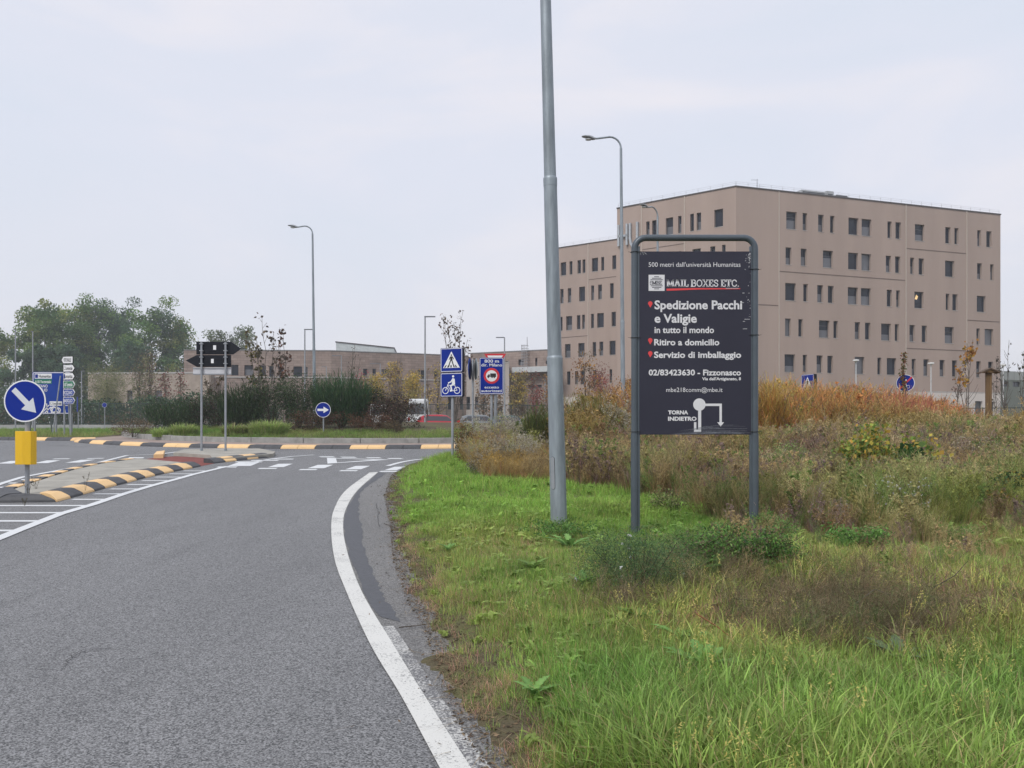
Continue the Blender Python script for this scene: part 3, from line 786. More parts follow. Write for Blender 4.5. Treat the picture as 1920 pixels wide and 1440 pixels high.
def lamp_px(xp, ytop, Y, ad_, label, arm=1.15, lean=(0, 0), **k):
    X = (xp-960)/FPX*Y; z0 = zg(Y) if k.pop('gz0', None) is None else zg(Y)
    H = EYE + (HOR-ytop)*Y/FPX - z0
    return road_lamp(X, Y, z0, H, ad_, label, lean=lean, arm=arm, segs=12, **k)
lamp_px(1169, 257, 27.5, R(182), 'tall curved lamp post rising just left of the dark board', arm=.80, lean=(-.0085, 0))
lamp_px(590.5, 424, 40, R(186), 'tall curved lamp post rising from the dark shrubs of the roundabout', arm=.66, lean=(-.012, 0))
lamp_px(1233, 390, 37, R(215), 'curved lamp post showing its head above the dark board', arm=.55)
# --- slim modern lamps with a flat arm
def slim_lamp(xp, ytop, Y, dirx, label, col=M_ZINC2, arm=1.0, grp='slim straight lamp posts behind the roundabout'):
    X = (xp-960)/FPX*Y; z0 = zg(Y); H = EYE + (HOR-ytop)*Y/FPX - z0
    t = thing('street_lamp', label, 'street lamp', (X, Y, z0), 0, grp)
    mb = MB(); mb.tube([(0, 0, -.2), (0, 0, H*.6), (0, 0, H)], [.075, .06, .05], 10); mb.build('post', col, t, smooth=True)
    mb = MB(); a_, b_ = sorted((0, dirx*arm)); mb.box(a_-.05, b_, -.06, .06, H-.03, H+.05); mb.build('lamp_head', M_BLACK if False else pmat('lamp_grey', (.14,.15,.17), rough=.4), t, bevel=.01)
slim_lamp(797, 594, 62, 1, 'slim lamp post with a flat arm pointing right, left of the blue crossing sign', arm=.75)
slim_lamp(571.5, 618, 69, 1, 'slim lamp post with a flat arm, just left of the curved post in the shrubs', arm=.7)
slim_lamp(946, 633, 75, -1, 'slim lamp post with a flat arm pointing left, behind the red triangle', arm=.7)
slim_lamp(612, 688, 104, -1, 'small lamp post before the brick wall, right of the curved post', arm=.55)
slim_lamp(713, 682, 104, -1, 'small lamp post before the brick wall, between the left pair of bright windows', arm=1.2)
slim_lamp(640, 667, 104, -1, 'small lamp post by the bare tree before the brick wall', arm=1.1)
slim_lamp(1022, 712, 92, -1, 'short pale lamp post just left of the thick near post', arm=.35)
slim_lamp(61.5, 622, 78, -1, 'thin grey pole rising behind the big blue direction sign', arm=.1)
slim_lamp(29, 618, 80, -1, 'thin grey pole at the far left above the white arrow disc', arm=.1)
slim_lamp(153, 696, 84, 1, 'thin pale pole right of the stacked arrow signs', arm=.25)
def globe_lamp(xp, ytop, Y, label):
    X = (xp-960)/FPX*Y; z0 = zg(Y); H = EYE + (HOR-ytop)*Y/FPX - z0
    t = thing('street_lamp', label, 'street lamp', (X, Y, z0), 0, 'white path lamps before the university block')
    mb = MB(); mb.tube([(0, 0, -.2), (0, 0, H-.25)], [.055, .045], 8); mb.build('post', pmat('white_steel', (.55,.56,.56), rough=.4), t, smooth=True)
    mb = MB(); mb.tube([(0, 0, H-.25), (0, 0, H-.16), (0, 0, H-.13), (0, 0, H-.02), (0, 0, H)], [.07, .12, .27, .26, .1], 16); mb.build('lamp_head', pmat('white_lamp', (.7,.7,.68), rough=.4), t, smooth=True)
globe_lamp(1605, 674, 75, 'white path lamp with a flat round head, left of the vine covered disc sign')
globe_lamp(1745.5, 679.5, 75, 'white path lamp with a flat round head, right of the vine covered disc sign')
globe_lamp(1881, 683, 78, 'white path lamp at the far right before the grey green building')

# --- disc signs
def disc(parent, r, z, back=M_ZINC2, thick=.012, face=M_BLUE, y=0.0):
    mb = MB(); n = 40; mb.prism(circ(0, z, r, n), y - thick, y); pl = mb.build('plate', back, parent)
    mb = MB(); mb.flat(circ(0, z, r*.945, n), y - thick - .0010); mb.build('blue_face', face, pl)
    mb = MB(); ringf(mb, 0, z, r*.94, r*1.0, y - thick - .0016, n); mb.build('rim', M_WHITE, pl)
    return pl
def arrow2(mb, cx, cz, ang, L_, wd, hl, hw, y):
    d = Vector((math.cos(ang), math.sin(ang))); nn = Vector((-d.y, d.x)); c = Vector((cx, cz))
    a_ = c - d*L_/2; h = c + d*(L_/2-hl); tip = c + d*L_/2
    mb.flat([tuple(p) for p in (a_ - nn*wd/2, h - nn*wd/2, h + nn*wd/2, a_ + nn*wd/2)], y)
    mb.flat([tuple(p) for p in (h - nn*hw/2, tip, h + nn*hw/2)], y)
Yd = 12.45; Xd = (47.5-960)/FPX*Yd; zd = zg(Yd) + .09
t = thing('keep_right_sign', 'round blue sign with a white arrow pointing down right above a yellow box', 'road sign', (Xd, Yd, zd), 0)
cz = EYE + (HOR-752)*Yd/FPX - zd; rr = 39.3*Yd/FPX
mb = MB(); mb.tube([(0, .05, -.1), (0, .05, cz+.2)], .032, 14); mb.build('post', M_ZINC2, t, smooth=True)
pl = disc(t, rr, cz)
mb = MB(); arrow2(mb, .0, 0+cz, R(-46), rr*1.56, rr*.26, rr*.62, rr*.80, -.0145); mb.build('arrow', pmat('retro_white', (.62,.65,.68), rough=.45, var=.04), pl)
mb = MB(); zt_, zb2 = EYE + (HOR-808.5)*Yd/FPX - zd, EYE + (HOR-871)*Yd/FPX - zd; hw = 17.2*Yd/FPX
pts_ = [(-hw, -.02), (-hw+.02, -.062), (0, -.078), (hw-.02, -.062), (hw, -.02), (hw, .06), (-hw, .06)]
mb.slab([(p[0], p[1]) for p in pts_], zb2, zt_); mb.build('delineator', M_YEL, t, bevel=.006)
# the small one on the roundabout
Yd = 32.2; Xd = (606-960)/FPX*Yd; zd = float(islz(Xd, Yd))
t = thing('direction_disc', 'small round blue sign with a white arrow pointing right, on the roundabout grass', 'road sign', (Xd, Yd, zd), 0)
cz = EYE + (HOR-768.5)*Yd/FPX - zd; rr = 14.2*Yd/FPX
mb = MB(); mb.tube([(0, .05, -.1), (0, .05, cz+.1)], .028, 10); mb.build('post', M_ZINC2, t, smooth=True)
pl = disc(t, rr, cz); mb = MB(); arrow2(mb, 0, cz, 0, rr*1.5, rr*.3, rr*.7, rr*.85, -.0145); mb.build('arrow', M_WHITE, pl)

# --- two-post arrow boards seen from behind
Yb = 24.4
t = thing('direction_sign', 'two dark arrow boards seen from behind on two grey posts', 'direction sign', ((402-960)/FPX*Yb, Yb, zg(Yb)+.09), 0)
bx = lambda x: (x-402)/FPX*Yb
bz = lambda y: EYE + (HOR-y)*Yb/FPX - zg(Yb) - .09
for xx in (379, 424):
    mb = MB(); mb.tube([(bx(xx), -.05, -.1), (bx(xx), -.05, bz(642))], .030, 12); mb.build('post', M_ZINC2, t, smooth=True)
    mb = MB(); mb.tube([(bx(xx), -.05, 0), (bx(xx), -.05, .05)], .045, 12); mb.build('foot', M_ZINC, t)
for nm, poly in (('upper', [(368,664.5),(437,664.5),(452,653.5),(433,640.5),(368,640.5)]), ('lower', [(348,676),(369,688),(433,688),(433,665.5),(369,665.5)])):
    mb = MB(); mb.prism([(bx(x), bz(y)) for x, y in poly], 0.0, .03); ob = mb.build('arrow_board', M_DARK, t, bevel=.003)
    mb = MB()
    for yy in ((645, 651, 658, 662) if nm == 'upper' else (669, 675, 681, 686)): mb.box(bx(370), bx(432), -.012, 0, bz(yy)-.008, bz(yy)+.008)
    mb.build('stiffener', M_DARK, ob)
for x0_, x1_, y0_, y1_ in ((400, 405.5, 647.5, 656), (396, 401, 673, 681)):
    mb = MB(); mb.box(bx(x0_), bx(x1_), -.016, -.013, bz(y1_), bz(y0_)); mb.build('sticker', M_WHITE, t)
mb = MB(); mb.box(bx(362), bx(433.5), 0, .02, bz(703), bz(689)); mb.build('plate', pmat('white_back', (.52,.53,.56), rough=.5), t, bevel=.003)
for yy in (690.5, 701.5):
    mb = MB(); mb.box(bx(362), bx(433.5), -.02, -.001, bz(yy)-.012, bz(yy)+.012); mb.build('rail', M_ZINC2, t)
for xx in (379, 424):
    for yy in (645, 658, 670, 682):
        mb = MB(); mb.box(bx(xx)-.055, bx(xx)+.055, -.09, -.02, bz(yy)-.013, bz(yy)+.013); mb.build('clamp', M_ZINC2, t, bevel=.004)

# --- pedestrian and bicycle crossing box sign
Yc = 21.0
def panel_group(parent, w_, z0, z1, depth, mats=(M_BLUE, M_DARK), name='sign_panel', border=True, r_=.03):
    mb = MB(); mb.prism(rrect(-w_/2, w_/2, z0, z1, r_), -depth/2, depth/2); p = mb.build(name, mats[1], parent)
    mb = MB(); mb.flat(rrect(-w_/2+.002, w_/2-.002, z0+.002, z1-.002, r_), -depth/2-.0012); mb.build('face', mats[0], p)
    if border:
        mb = MB(); ringrect(mb, -w_/2+.010, w_/2-.010, z0+.010, z1-.010, r_, .014, -depth/2-.0024); mb.build('border', M_WHITE2, p)
    return p
def ped_picto(parent, cx, cz, sz, y):
    mb = MB(); mb.flat([(cx-.38*sz, cz-.33*sz), (cx+.38*sz, cz-.33*sz), (cx, cz+.36*sz)], y); mb.build('triangle', M_WHITE, parent)
    mb = MB(); y2 = y-.001
    mb.flat(circ(cx, cz+.20*sz, .035*sz, 12), y2)
    mb.flat([(cx-.05*sz, cz-.04*sz), (cx+.05*sz, cz-.04*sz), (cx+.055*sz, cz+.15*sz), (cx-.055*sz, cz+.15*sz)], y2-.0002)
    stroke(mb, [(cx-.03*sz, cz-.02*sz), (cx-.08*sz, cz-.14*sz), (cx-.12*sz, cz-.28*sz)], .045*sz, y2-.0004)
    stroke(mb, [(cx+.03*sz, cz-.02*sz), (cx+.06*sz, cz-.14*sz), (cx+.12*sz, cz-.27*sz)], .045*sz, y2-.0006)
    stroke(mb, [(cx-.05*sz, cz+.13*sz), (cx-.10*sz, cz+.02*sz)], .028*sz, y2-.0008)
    stroke(mb, [(cx+.05*sz, cz+.13*sz), (cx+.11*sz, cz+.03*sz)], .028*sz, y2-.0010)
    for a_, b_ in ((-.30, -.23), (-.16, -.13), (-.015, .0), (.13, .16), (.23, .30)):
        xa = a_; mb.flat([(cx+(xa-.035)*sz, cz-.31*sz), (cx+(xa+.035)*sz, cz-.31*sz), (cx+(xa*.75+.02)*sz, cz-.21*sz), (cx+(xa*.75-.02)*sz, cz-.21*sz)], y2-.0012)
    mb.build('walking_figure', M_BLACK, parent)
def bike_picto(parent, cx, cz, sz, y):
    mb = MB()
    for wx in (-.27, .26):
        ringf(mb, cx+wx*sz, cz-.24*sz, .115*sz, .145*sz, y, 24)
    stroke(mb, [(cx-.27*sz, cz-.24*sz), (cx-.13*sz, cz+.06*sz)], .025*sz, y-.0002)
    stroke(mb, [(cx-.18*sz, cz+.0*sz), (cx-.02*sz, cz-.26*sz), (cx+.26*sz, cz-.24*sz), (cx+.15*sz, cz-.02*sz), (cx-.16*sz, cz-.02*sz)], .022*sz, y-.0004)
    mb.flat(circ(cx+.08*sz, cz+.35*sz, .05*sz, 14), y-.0002)
    mb.flat([(cx+.02*sz, cz+.02*sz), (cx+.17*sz, cz+.0*sz), (cx+.15*sz, cz+.25*sz), (cx+.05*sz, cz+.28*sz)], y-.0006)
    stroke(mb, [(cx+.06*sz, cz+.24*sz), (cx-.02*sz, cz+.12*sz), (cx-.14*sz, cz+.08*sz)], .05*sz, y-.0008)
    stroke(mb, [(cx+.12*sz, cz+.03*sz), (cx-.03*sz, cz-.04*sz), (cx+.02*sz, cz-.24*sz), (cx-.05*sz, cz-.26*sz)], .065*sz, y-.0010)
    mb.build('rider_figure', M_WHITE, parent)
def crossing_sign(Xs, Ys, z0, rz, w_, zz, label, both=True):
    t = thing('crossing_sign', label, 'road sign', (Xs, Ys, z0), rz)
    tops = zz
    mb = MB(); mb.tube([(0, .0, -.2), (0, .0, tops[-1][0]+.1)], .033, 12); mb.build('post', M_ZINC2, t, smooth=True)
    for k, (a_, b_) in enumerate(tops):
        p = panel_group(t, w_, a_, b_, .14)
        (ped_picto if k == len(tops)-1 else bike_picto)(p, 0, (a_+b_)/2, (b_-a_), -.0735)
        if k == 0 and len(tops) > 1:     # second board of the stack carries the bicycle
            pass
    return t
z0 = float(gz((848-960)/FPX*Yc, Yc)); f_ = lambda y: EYE + (HOR-y)*Yc/FPX - z0
crossing_sign((848.5-960)/FPX*Yc, Yc, z0, R(-19), .585, [(f_(744), f_(699.5)), (f_(697.8), f_(653))], 'square blue pedestrian crossing sign above a blue bicycle sign on one grey post')
Yc2 = 30.0; z0 = zg(Yc2); f2 = lambda y: EYE + (HOR-y)*Yc2/FPX - z0
crossing_sign((1517-960)/FPX*Yc2, Yc2, z0, R(-66), .6, [(f2(735), f2(702))], 'blue pedestrian crossing sign seen edge on among the red weeds')
t = thing('edge_on_sign', 'narrow blue sign seen edge on among the weeds right of the crossing sign', 'road sign', ((1587-960)/FPX*34, 34, zg(34)), R(80))
mb = MB(); mb.tube([(0, 0, -.2), (0, 0, 2.0)], .03, 10); mb.build('post', M_ZINC2, t, smooth=True)
f3 = lambda y: EYE + (HOR-y)*34/FPX - zg(34)
panel_group(t, .5, f3(752), f3(734), .05)

# --- lorry ban sign
Ym = 22.5; z0 = float(gz((921-960)/FPX*Ym, Ym)); Xm = (921.7-960)/FPX*Ym; q = Ym/FPX
fm = lambda y: EYE + (HOR-y)*Ym/FPX - z0
t = thing('lorry_ban_sign', 'tall blue sign with a red ringed lorry and white words 800 m dir. Milano', 'road sign', (Xm, Ym, z0), 0)
for dx in (0.0, 7*q): mb = MB(); mb.tube([(dx, .05, -.2), (dx, .05, fm(675))], .034, 12); mb.build('post', M_ZINC2, t, smooth=True)
p = panel_group(t, 45.6*q, fm(739.4), fm(670.4), .03, r_=.04)
yy_ = -.0185
def TM(tx, a, b, base, cap): lettering(tx, (a-921.7)*q, (b-921.7)*q, fm(base), cap*q, yy_, M_WHITE, p, .012)
TM('800 m', 908.5, 935.5, 680, 5.8); TM('dir. Milano', 902.5, 941.5, 687, 5.2); TM('eccetto', 908.5, 935.5, 728.3, 4.4); TM('autorizzati', 902.3, 941, 735.2, 4.8)
cz = fm(704.8)
mb = MB(); mb.flat(circ(0, cz, 12.5*q, 32), yy_); mb.build('ban_disc', M_WHITE, p)
mb = MB(); ringf(mb, 0, cz, 10.6*q, 14.8*q, yy_-.001); mb.build('ban_ring', M_RED, p)
mb = MB(); B = lambda a, b, c, d, y=yy_-.002: mb.flat([(a*q, cz+c*q), (b*q, cz+c*q), (b*q, cz+d*q), (a*q, cz+d*q)], y)
B(-2.5, 8.5, -2.2, 4.6); B(-8.2, -3.2, -2.2, .6); B(-6.6, -3.2, .6, 2.6)
for wx in (-6, 1, 5): mb.flat(circ(wx*q, cz-2.8*q, 1.35*q, 12), yy_-.0026)
mb.build('lorry_figure', M_BLACK, p)
# red triangle behind it
Yt = 24.2; z0 = float(gz((928-960)/FPX*Yt, Yt)); q = Yt/FPX; ft = lambda y: EYE + (HOR-y)*Yt/FPX - z0
t = thing('give_way_sign', 'red and white give way triangle half hidden behind the lorry ban sign', 'road sign', ((928.3-960)/FPX*Yt, Yt, z0), 0)
mb = MB(); mb.tube([(.03, .05, -.2), (.03, .05, ft(668))], .034, 12); mb.build('post', M_ZINC2, t, smooth=True)
hw = 20.5*q; tz = ft(663.3); tri_ = [(-hw, tz), (0, tz-hw*1.732), (hw, tz)]
mb = MB(); mb.prism(tri_, -.012, 0); p = mb.build('plate', M_RED, t)
k_ = .72; c2 = tz-hw*.577; mb = MB(); mb.flat([(x*k_, c2+(z-c2)*k_-.0) for x, z in tri_], -.0135); mb.build('white_centre', M_WHITE, p)
# two round signs back to back, edge on
Ye = 24.0; z0 = float(gz((886-960)/FPX*Ye, Ye)); fe = lambda y: EYE + (HOR-y)*Ye/FPX - z0
t = thing('edge_on_discs', 'grey post with three round signs seen edge on', 'road sign', ((886.5-960)/FPX*Ye, Ye, z0), 0)
mb = MB(); mb.tube([(0, 0, -.2), (0, 0, fe(675))], .032, 12); mb.build('post', M_ZINC2, t, smooth=True)
for dx, rz_, mt in ((-.08, 84, M_BLUE2), (.0, 92, M_ZINC2), (.085, 101, M_ZINC)):
    mb = MB(); mb.prism(circ(0, 0, .30, 28), -.008, .008); mb.build('disc', mt, t, loc=(dx, 0, fe(692)), rz=R(rz_))

# --- end of bicycle lane disc covered by a vine
Yv = 30.0; z0 = zg(Yv); fv = lambda y: EYE + (HOR-y)*Yv/FPX - z0
t = thing('path_end_sign', 'round blue sign crossed by a red bar with a vine climbing over it', 'road sign', ((1697-960)/FPX*Yv, Yv, z0), R(-16))
mb = MB(); mb.tube([(.03, .06, -.2), (.03, .06, fv(712))], .032, 12); mb.build('post', M_ZINC2, t, smooth=True)
pl = disc(t, .30, fv(718.5), back=M_DARK, thick=.07)
cz = fv(718.5)
mb = MB(); mb.flat(circ(.02, cz+.10, .03, 12), -.072); stroke(mb, [(.02, cz+.06), (.0, cz-.02), (.04, cz-.1)], .05, -.072); ringf(mb, -.07, cz-.13, .045, .055, -.072, 16); ringf(mb, .09, cz-.13, .045, .055, -.072, 16)
mb.build('rider_figure', M_WHITE, pl)
mb = MB(); stroke(mb, [(-.19, cz-.2), (.2, cz+.2)], .05, -.074); mb.build('red_bar', M_RED, pl)

# --- big direction board and the stack of arrows at the far left
Yg = 38.5; q = Yg/FPX; z0 = zg(Yg); fg = lambda y: EYE + (HOR-y)*q - z0
t = thing('direction_board', 'large blue direction board with white and green fields behind the keep right disc', 'direction sign', ((97.5-960)*q, Yg, z0), R(0))
gx = lambda x: (x-97.5)*q
for xx in (64, 133, 104): mb = MB(); mb.tube([(gx(xx), .06, -.2), (gx(xx), .06, fg(705))], .045, 10); mb.build('post', M_ZINC2, t, smooth=True)
for x0_, x1_ in ((34, 58), (78, 92)): mb = MB(); mb.tube([(gx(x0_), .9, -.1), (gx(x1_), .08, fg(765))], .03, 8); mb.build('brace', M_ZINC, t, smooth=True)
mb = MB(); mb.tube([(gx(104.5), -.30, -.1), (gx(116), -.12, fg(705))], .03, 8); mb.build('brace', M_ZINC2, t, smooth=True)
x0_, x1_ = gx(60.5), gx(135)
mb = MB(); mb.prism(rrect(x0_, x1_, fg(776.5), fg(697), .08), -.02, .02); p = mb.build('panel', M_DARK, t)
mb = MB(); mb.flat(rrect(x0_+.005, x1_-.005, fg(776.2), fg(697.3), .08), -.022); mb.build('face', M_BLUE2, p)
mb = MB(); ringrect(mb, x0_+.03, x1_-.03, fg(775.6), fg(698), .07, .035, -.024); mb.build('border', M_WHITE2, p)
def field(a, b, c, d, mat, y=-.025): mb = MB(); mb.flat([(gx(a), fg(d)), (gx(b), fg(d)), (gx(b), fg(c)), (gx(a), fg(c))], y); return mb.build('field', mat, p)
field(65.5, 97.5, 700.5, 710, M_WHITE); field(65, 97.5, 711, 719.6, M_GREEN); field(93.5, 117, 752.5, 760.8, M_WHITE)
mb = MB(); mb.flat([(gx(x), fg(y)) for x, y in ((66.5,708.8),(71.8,708.8),(71.8,702),(66.5,702))], -.027); mb.build('logo', M_BLUE, p)
def TG(tx, a, b, base, cap, mt, bold=.02): lettering(tx, gx(a), gx(b), fg(base), cap*q, -.028, mt, p, bold)
TG('Humanitas', 73.5, 96, 708, 5, M_BLACK); TG('A 50 Tangenziale', 66.5, 96, 718, 4.4, M_WHITE)
TG('ROZZANO', 61.5, 90, 726.5, 5.2, M_WHITE2); TG('BASIGLIO', 63, 89.5, 734, 5.2, M_WHITE2); TG('C. Commerciale', 95, 115.5, 758.6, 4, M_BLACK)
mb = MB()
for q0, q1 in (((80,774),(92,760)),((85,774),(96,763)),((90,774),(88,757)),((97,774),(101,762)),((103,774),(109,764)),((113,774),(108,763)),((123,774),(122,767))):
    stroke(mb, [(gx(q0[0]), fg(q0[1])), (gx(q1[0]), fg(q1[1]))], .045, -.027)
ringf(mb, gx(101), fg(768), .09, .15, -.0275, 20); ringf(mb, gx(110), fg(769), .07, .12, -.0275, 20)
mb.flat([(gx(122), fg(761)), (gx(129), fg(761)), (gx(129), fg(759.8)), (gx(122), fg(759.8))], -.027)
mb.build('route_lines', M_WHITE2, p)

Ys = 37.2; q = Ys/FPX; z0 = zg(Ys); fs_ = lambda y: EYE + (HOR-y)*q - z0
ang = R(-15); cc = .83
t = thing('arrow_sign_stack', 'stack of six small arrow signs, white, green and blue, beside the large blue board', 'direction sign', ((128-960)*q, Ys, z0), ang)
sx_ = lambda x: (x-128)*q/cc
for xx in (119, 131): mb = MB(); mb.tube([(sx_(xx), .05, -.2), (sx_(xx), .05, fs_(670))], .035, 10); mb.build('post', M_ZINC2, t, smooth=True)
mb = MB(); mb.tube([(sx_(123), .3, -.2), (sx_(123), .06, fs_(700))], .03, 8); mb.build('brace', M_ZINC2, t, smooth=True)
rows = [(668.3, 681.5, M_WHITE, 'PORTE PARALLELE', M_BLACK, -1), (684, 697, M_WHITE, 'C. Commerciale', M_BLACK, 1), (699.3, 712, M_WHITE, '   Humanitas', M_BLACK, 1),
        (714, 728, M_GREEN, 'A 50 Tangenziale', M_WHITE, 1), (730, 742.5, M_BLUE2, 'ROZZANO', M_WHITE2, 1), (745, 757.5, M_BLUE2, 'BASIGLIO', M_WHITE2, 1)]
for y0_, y1_, mt, tx, tm, dr in rows:
    zc = (fs_(y0_)+fs_(y1_))/2; a_, b_ = sx_(119.3), sx_(137)
    if dr > 0: pol = [(a_, fs_(y1_)), (b_, fs_(y1_)), (sx_(140.5), zc), (b_, fs_(y0_)), (a_, fs_(y0_))]
    else: pol = [(sx_(116), zc), (a_, fs_(y1_)), (b_, fs_(y1_)), (b_, fs_(y0_)), (a_, fs_(y0_))]
    mb = MB(); mb.prism(pol, -.02, .02); ap = mb.build('arrow_plate', M_WHITE2 if mt != M_WHITE else M_DARK, t)
    cxx = sum(p_[0] for p_ in pol)/5; kk = .93 if mt != M_WHITE else .97
    mb = MB(); mb.flat([(cxx+(x-cxx)*kk, zc+(z-zc)*(kk-.05)) for x, z in pol], -.022); mb.build('face', mt, ap)
    lettering(tx, sx_(120.3), sx_(136.5 if dr > 0 else 134), zc-.075, .15, -.024, tm, ap, .02)
    if 'Humanitas' in tx: mb = MB(); mb.flat([(sx_(120.2), zc-.1), (sx_(122.6), zc-.1), (sx_(122.6), zc+.1), (sx_(120.2), zc+.1)], -.024); mb.build('logo', M_BLUE, ap)
for xp, yt, yb, Y, lab in ((145.5, 744, 772, 77, 'narrow blue sign on a pole before the fence, right of the stacked arrows'), (196, 755, 764, 77, 'small blue disc behind the fence on the left')):
    t = thing('parking_sign', lab, 'road sign', ((xp-960)/FPX*Y, Y, zg(Y)), R(-50) if xp < 150 else 0)
    h1, h0 = EYE + (HOR-yt)*Y/FPX - zg(Y), EYE + (HOR-yb)*Y/FPX - zg(Y)
    mb = MB(); mb.tube([(0, .05, -.2), (0, .05, h1)], .04, 8); mb.build('post', M_ZINC2, t, smooth=True)
    if xp < 150: panel_group(t, .45, h0, h1, .05, border=False)
    else:
        pl = disc(t, (h1-h0)/2, (h1+h0)/2)

# --- wooden post with a little gabled roof
Yw = 24.0; q = Yw/FPX; z0 = zg(Yw); fw = lambda y: EYE + (HOR-y)*q - z0
M_WOOD = pmat('weathered_wood', (.16,.095,.04), rough=.8, var=.35, scale=9, streak=.12, detail=8, bump=.3)
t = thing('wooden_post', 'brown wooden post with a small gabled roof before the green fence', 'information post', ((1853.5-960)*q, Yw, z0), R(-8))
for dx in (-.038, .038): mb = MB(); mb.box(dx-.034, dx+.034, -.05, .05, -.2, fw(697)); mb.build('plank', M_WOOD, t, bevel=.006)
for sg in (-1, 1):
    pol = [(0, fw(690)), (0, fw(692.5)), (sg*16.5*q, fw(700.5)), (sg*17*q, fw(698.3))]
    if sg > 0: pol = pol[::-1]
    if sg < 0: pol = pol[::-1]
    mb = MB(); a_ = pol if sg > 0 else pol; mb.prism(a_[::-1] if sg > 0 else a_, -.17, .17); mb.build('roof_board', pmat('roof_wood', (.11,.075,.05), rough=.85, var=.3, scale=9), t)
mb = MB(); mb.prism([(-13*q, fw(699)), (13*q, fw(699)), (0, fw(693))], -.13, .13); mb.build('gable', M_WOOD, t)

# ================================================================== FENCE
M_FEN = pmat('fence_green', (.018,.038,.032), rough=.45, var=.1)
M_WALL = pmat('wall_concrete', (.36,.37,.36), rough=.9, var=.15, scale=1.2, detail=8)
fpl = [(-75, 82), (-20, 80), (2, 79), (20, 74), (36, 66), (60, 60)]
def fence(pl, label, hts, wallh, sp=1.5):
    t = thing('fence', label, 'fence', (0, 0, 0)); c, s_ = arclen(pl)
    n = int(s_[-1]/sp); rails = MB(); bars = MB(); wall = MB()
    for k in range(n+1):
        p, d = at(c, s_, k*sp); x, y = p; z = zg(y); wh = wallh(x); h = hts(x)
        mb = MB(); mb.box(-.035, .035, -.035, .035, 0, h - z + .03)
        mb.build('post', M_FEN, t, loc=(x, y, z), rz=math.atan2(d.y, d.x))
        if k < n:
            p2, _ = at(c, s_, (k+1)*sp); z2 = zg(p2.y); nn = Vector((-d.y, d.x))
            for zz0, zz1 in ((h-.02, hts(p2.x)-.02), (z+wh+.12, z2+wallh(p2.x)+.12)):
                a_ = p + nn*.02; b_ = p2 + nn*.02; e = nn*.04
                rails.add([(a_.x, a_.y, zz0-.03), (b_.x, b_.y, zz1-.03), (b_.x, b_.y, zz1+.03), (a_.x, a_.y, zz0+.03),
                           (a_.x-e.x, a_.y-e.y, zz0-.03), (b_.x-e.x, b_.y-e.y, zz1-.03), (b_.x-e.x, b_.y-e.y, zz1+.03), (a_.x-e.x, a_.y-e.y, zz0+.03)],
                          [(0,1,2,3),(7,6,5,4),(0,4,5,1),(1,5,6,2),(2,6,7,3),(3,7,4,0)])
            m = int(sp/.13)
            for j in range(1, m):
                f = j/m; q_ = p.lerp(p2, f); a0 = z + (z2-z)*f + wh + .12; a1 = h - .02 if True else 0
                w_ = d*.011
                bars.add([(q_.x-w_.x, q_.y-w_.y, a0), (q_.x+w_.x, q_.y+w_.y, a0), (q_.x+w_.x, q_.y+w_.y, a1), (q_.x-w_.x, q_.y-w_.y, a1),
                          (q_.x, q_.y+.02, a0), (q_.x, q_.y+.02, a1)], [(0,1,2,3), (1,4,5,2), (4,0,3,5)])
            if wh > .05:
                a_ = p - nn*.12; b_ = p2 - nn*.12; c2 = p2 + nn*.12; d2 = p + nn*.12
                wall.add([(a_.x,a_.y,z-.2),(b_.x,b_.y,z2-.2),(c2.x,c2.y,z2-.2),(d2.x,d2.y,z-.2),(a_.x,a_.y,z+wh),(b_.x,b_.y,z2+wh),(c2.x,c2.y,z2+wh),(d2.x,d2.y,z+wh)],
                         [(0,1,5,4),(2,3,7,6),(4,5,6,7)])
    rails.build('rail', M_FEN, t); b = bars.build('bars', M_FEN, t); b['kind'] = 'stuff'
    if wall.v: wall.build('base_wall', M_WALL, t)
fence([(-75, 82), (-20, 80), (2, 79), (20, 74), (36, 66), (60, 60)], 'long dark green bar fence with thin posts closing off the campus',
      lambda x: float(np.interp(x, [-40, 0, 20, 36], [4.78, 4.55, 4.05, 3.78])), lambda x: .55 if x < -33 else .25)

# ================================================================== THE UNIVERSITY BLOCK
M_WIN = pmat('window_glass', (.014,.019,.032), rough=.15, var=.35, scale=.8, spec=.3)
M_WINL = pmat('window_blind', (.11,.115,.13), rough=.3, var=.15, scale=.8, spec=.7)
M_FRM = pmat('window_frame', (.055,.06,.07), rough=.4, var=.05)
M_SILL = pmat('light_sill', (.42,.40,.38), rough=.6, var=.05)
M_REN = pmat('beige_render', (.378,.295,.252), rough=.92, var=.08, scale=.35, detail=9, streak=.12)
M_PLI = pmat('pale_plinth', (.60,.55,.51), rough=.85, var=.06, scale=.4, detail=8)
M_JNT = pmat('light_joint', (.50,.44,.38), rough=.7, var=.04)
M_JND = pmat('dark_joint', (.17,.13,.11), rough=.8, var=.04)
M_COP = pmat('dark_coping', (.07,.062,.06), rough=.5, var=.05)
M_LIT = pmat('lit_ceiling_lamp', (.9,.6,.3), emis=(1, .68, .28, .42))
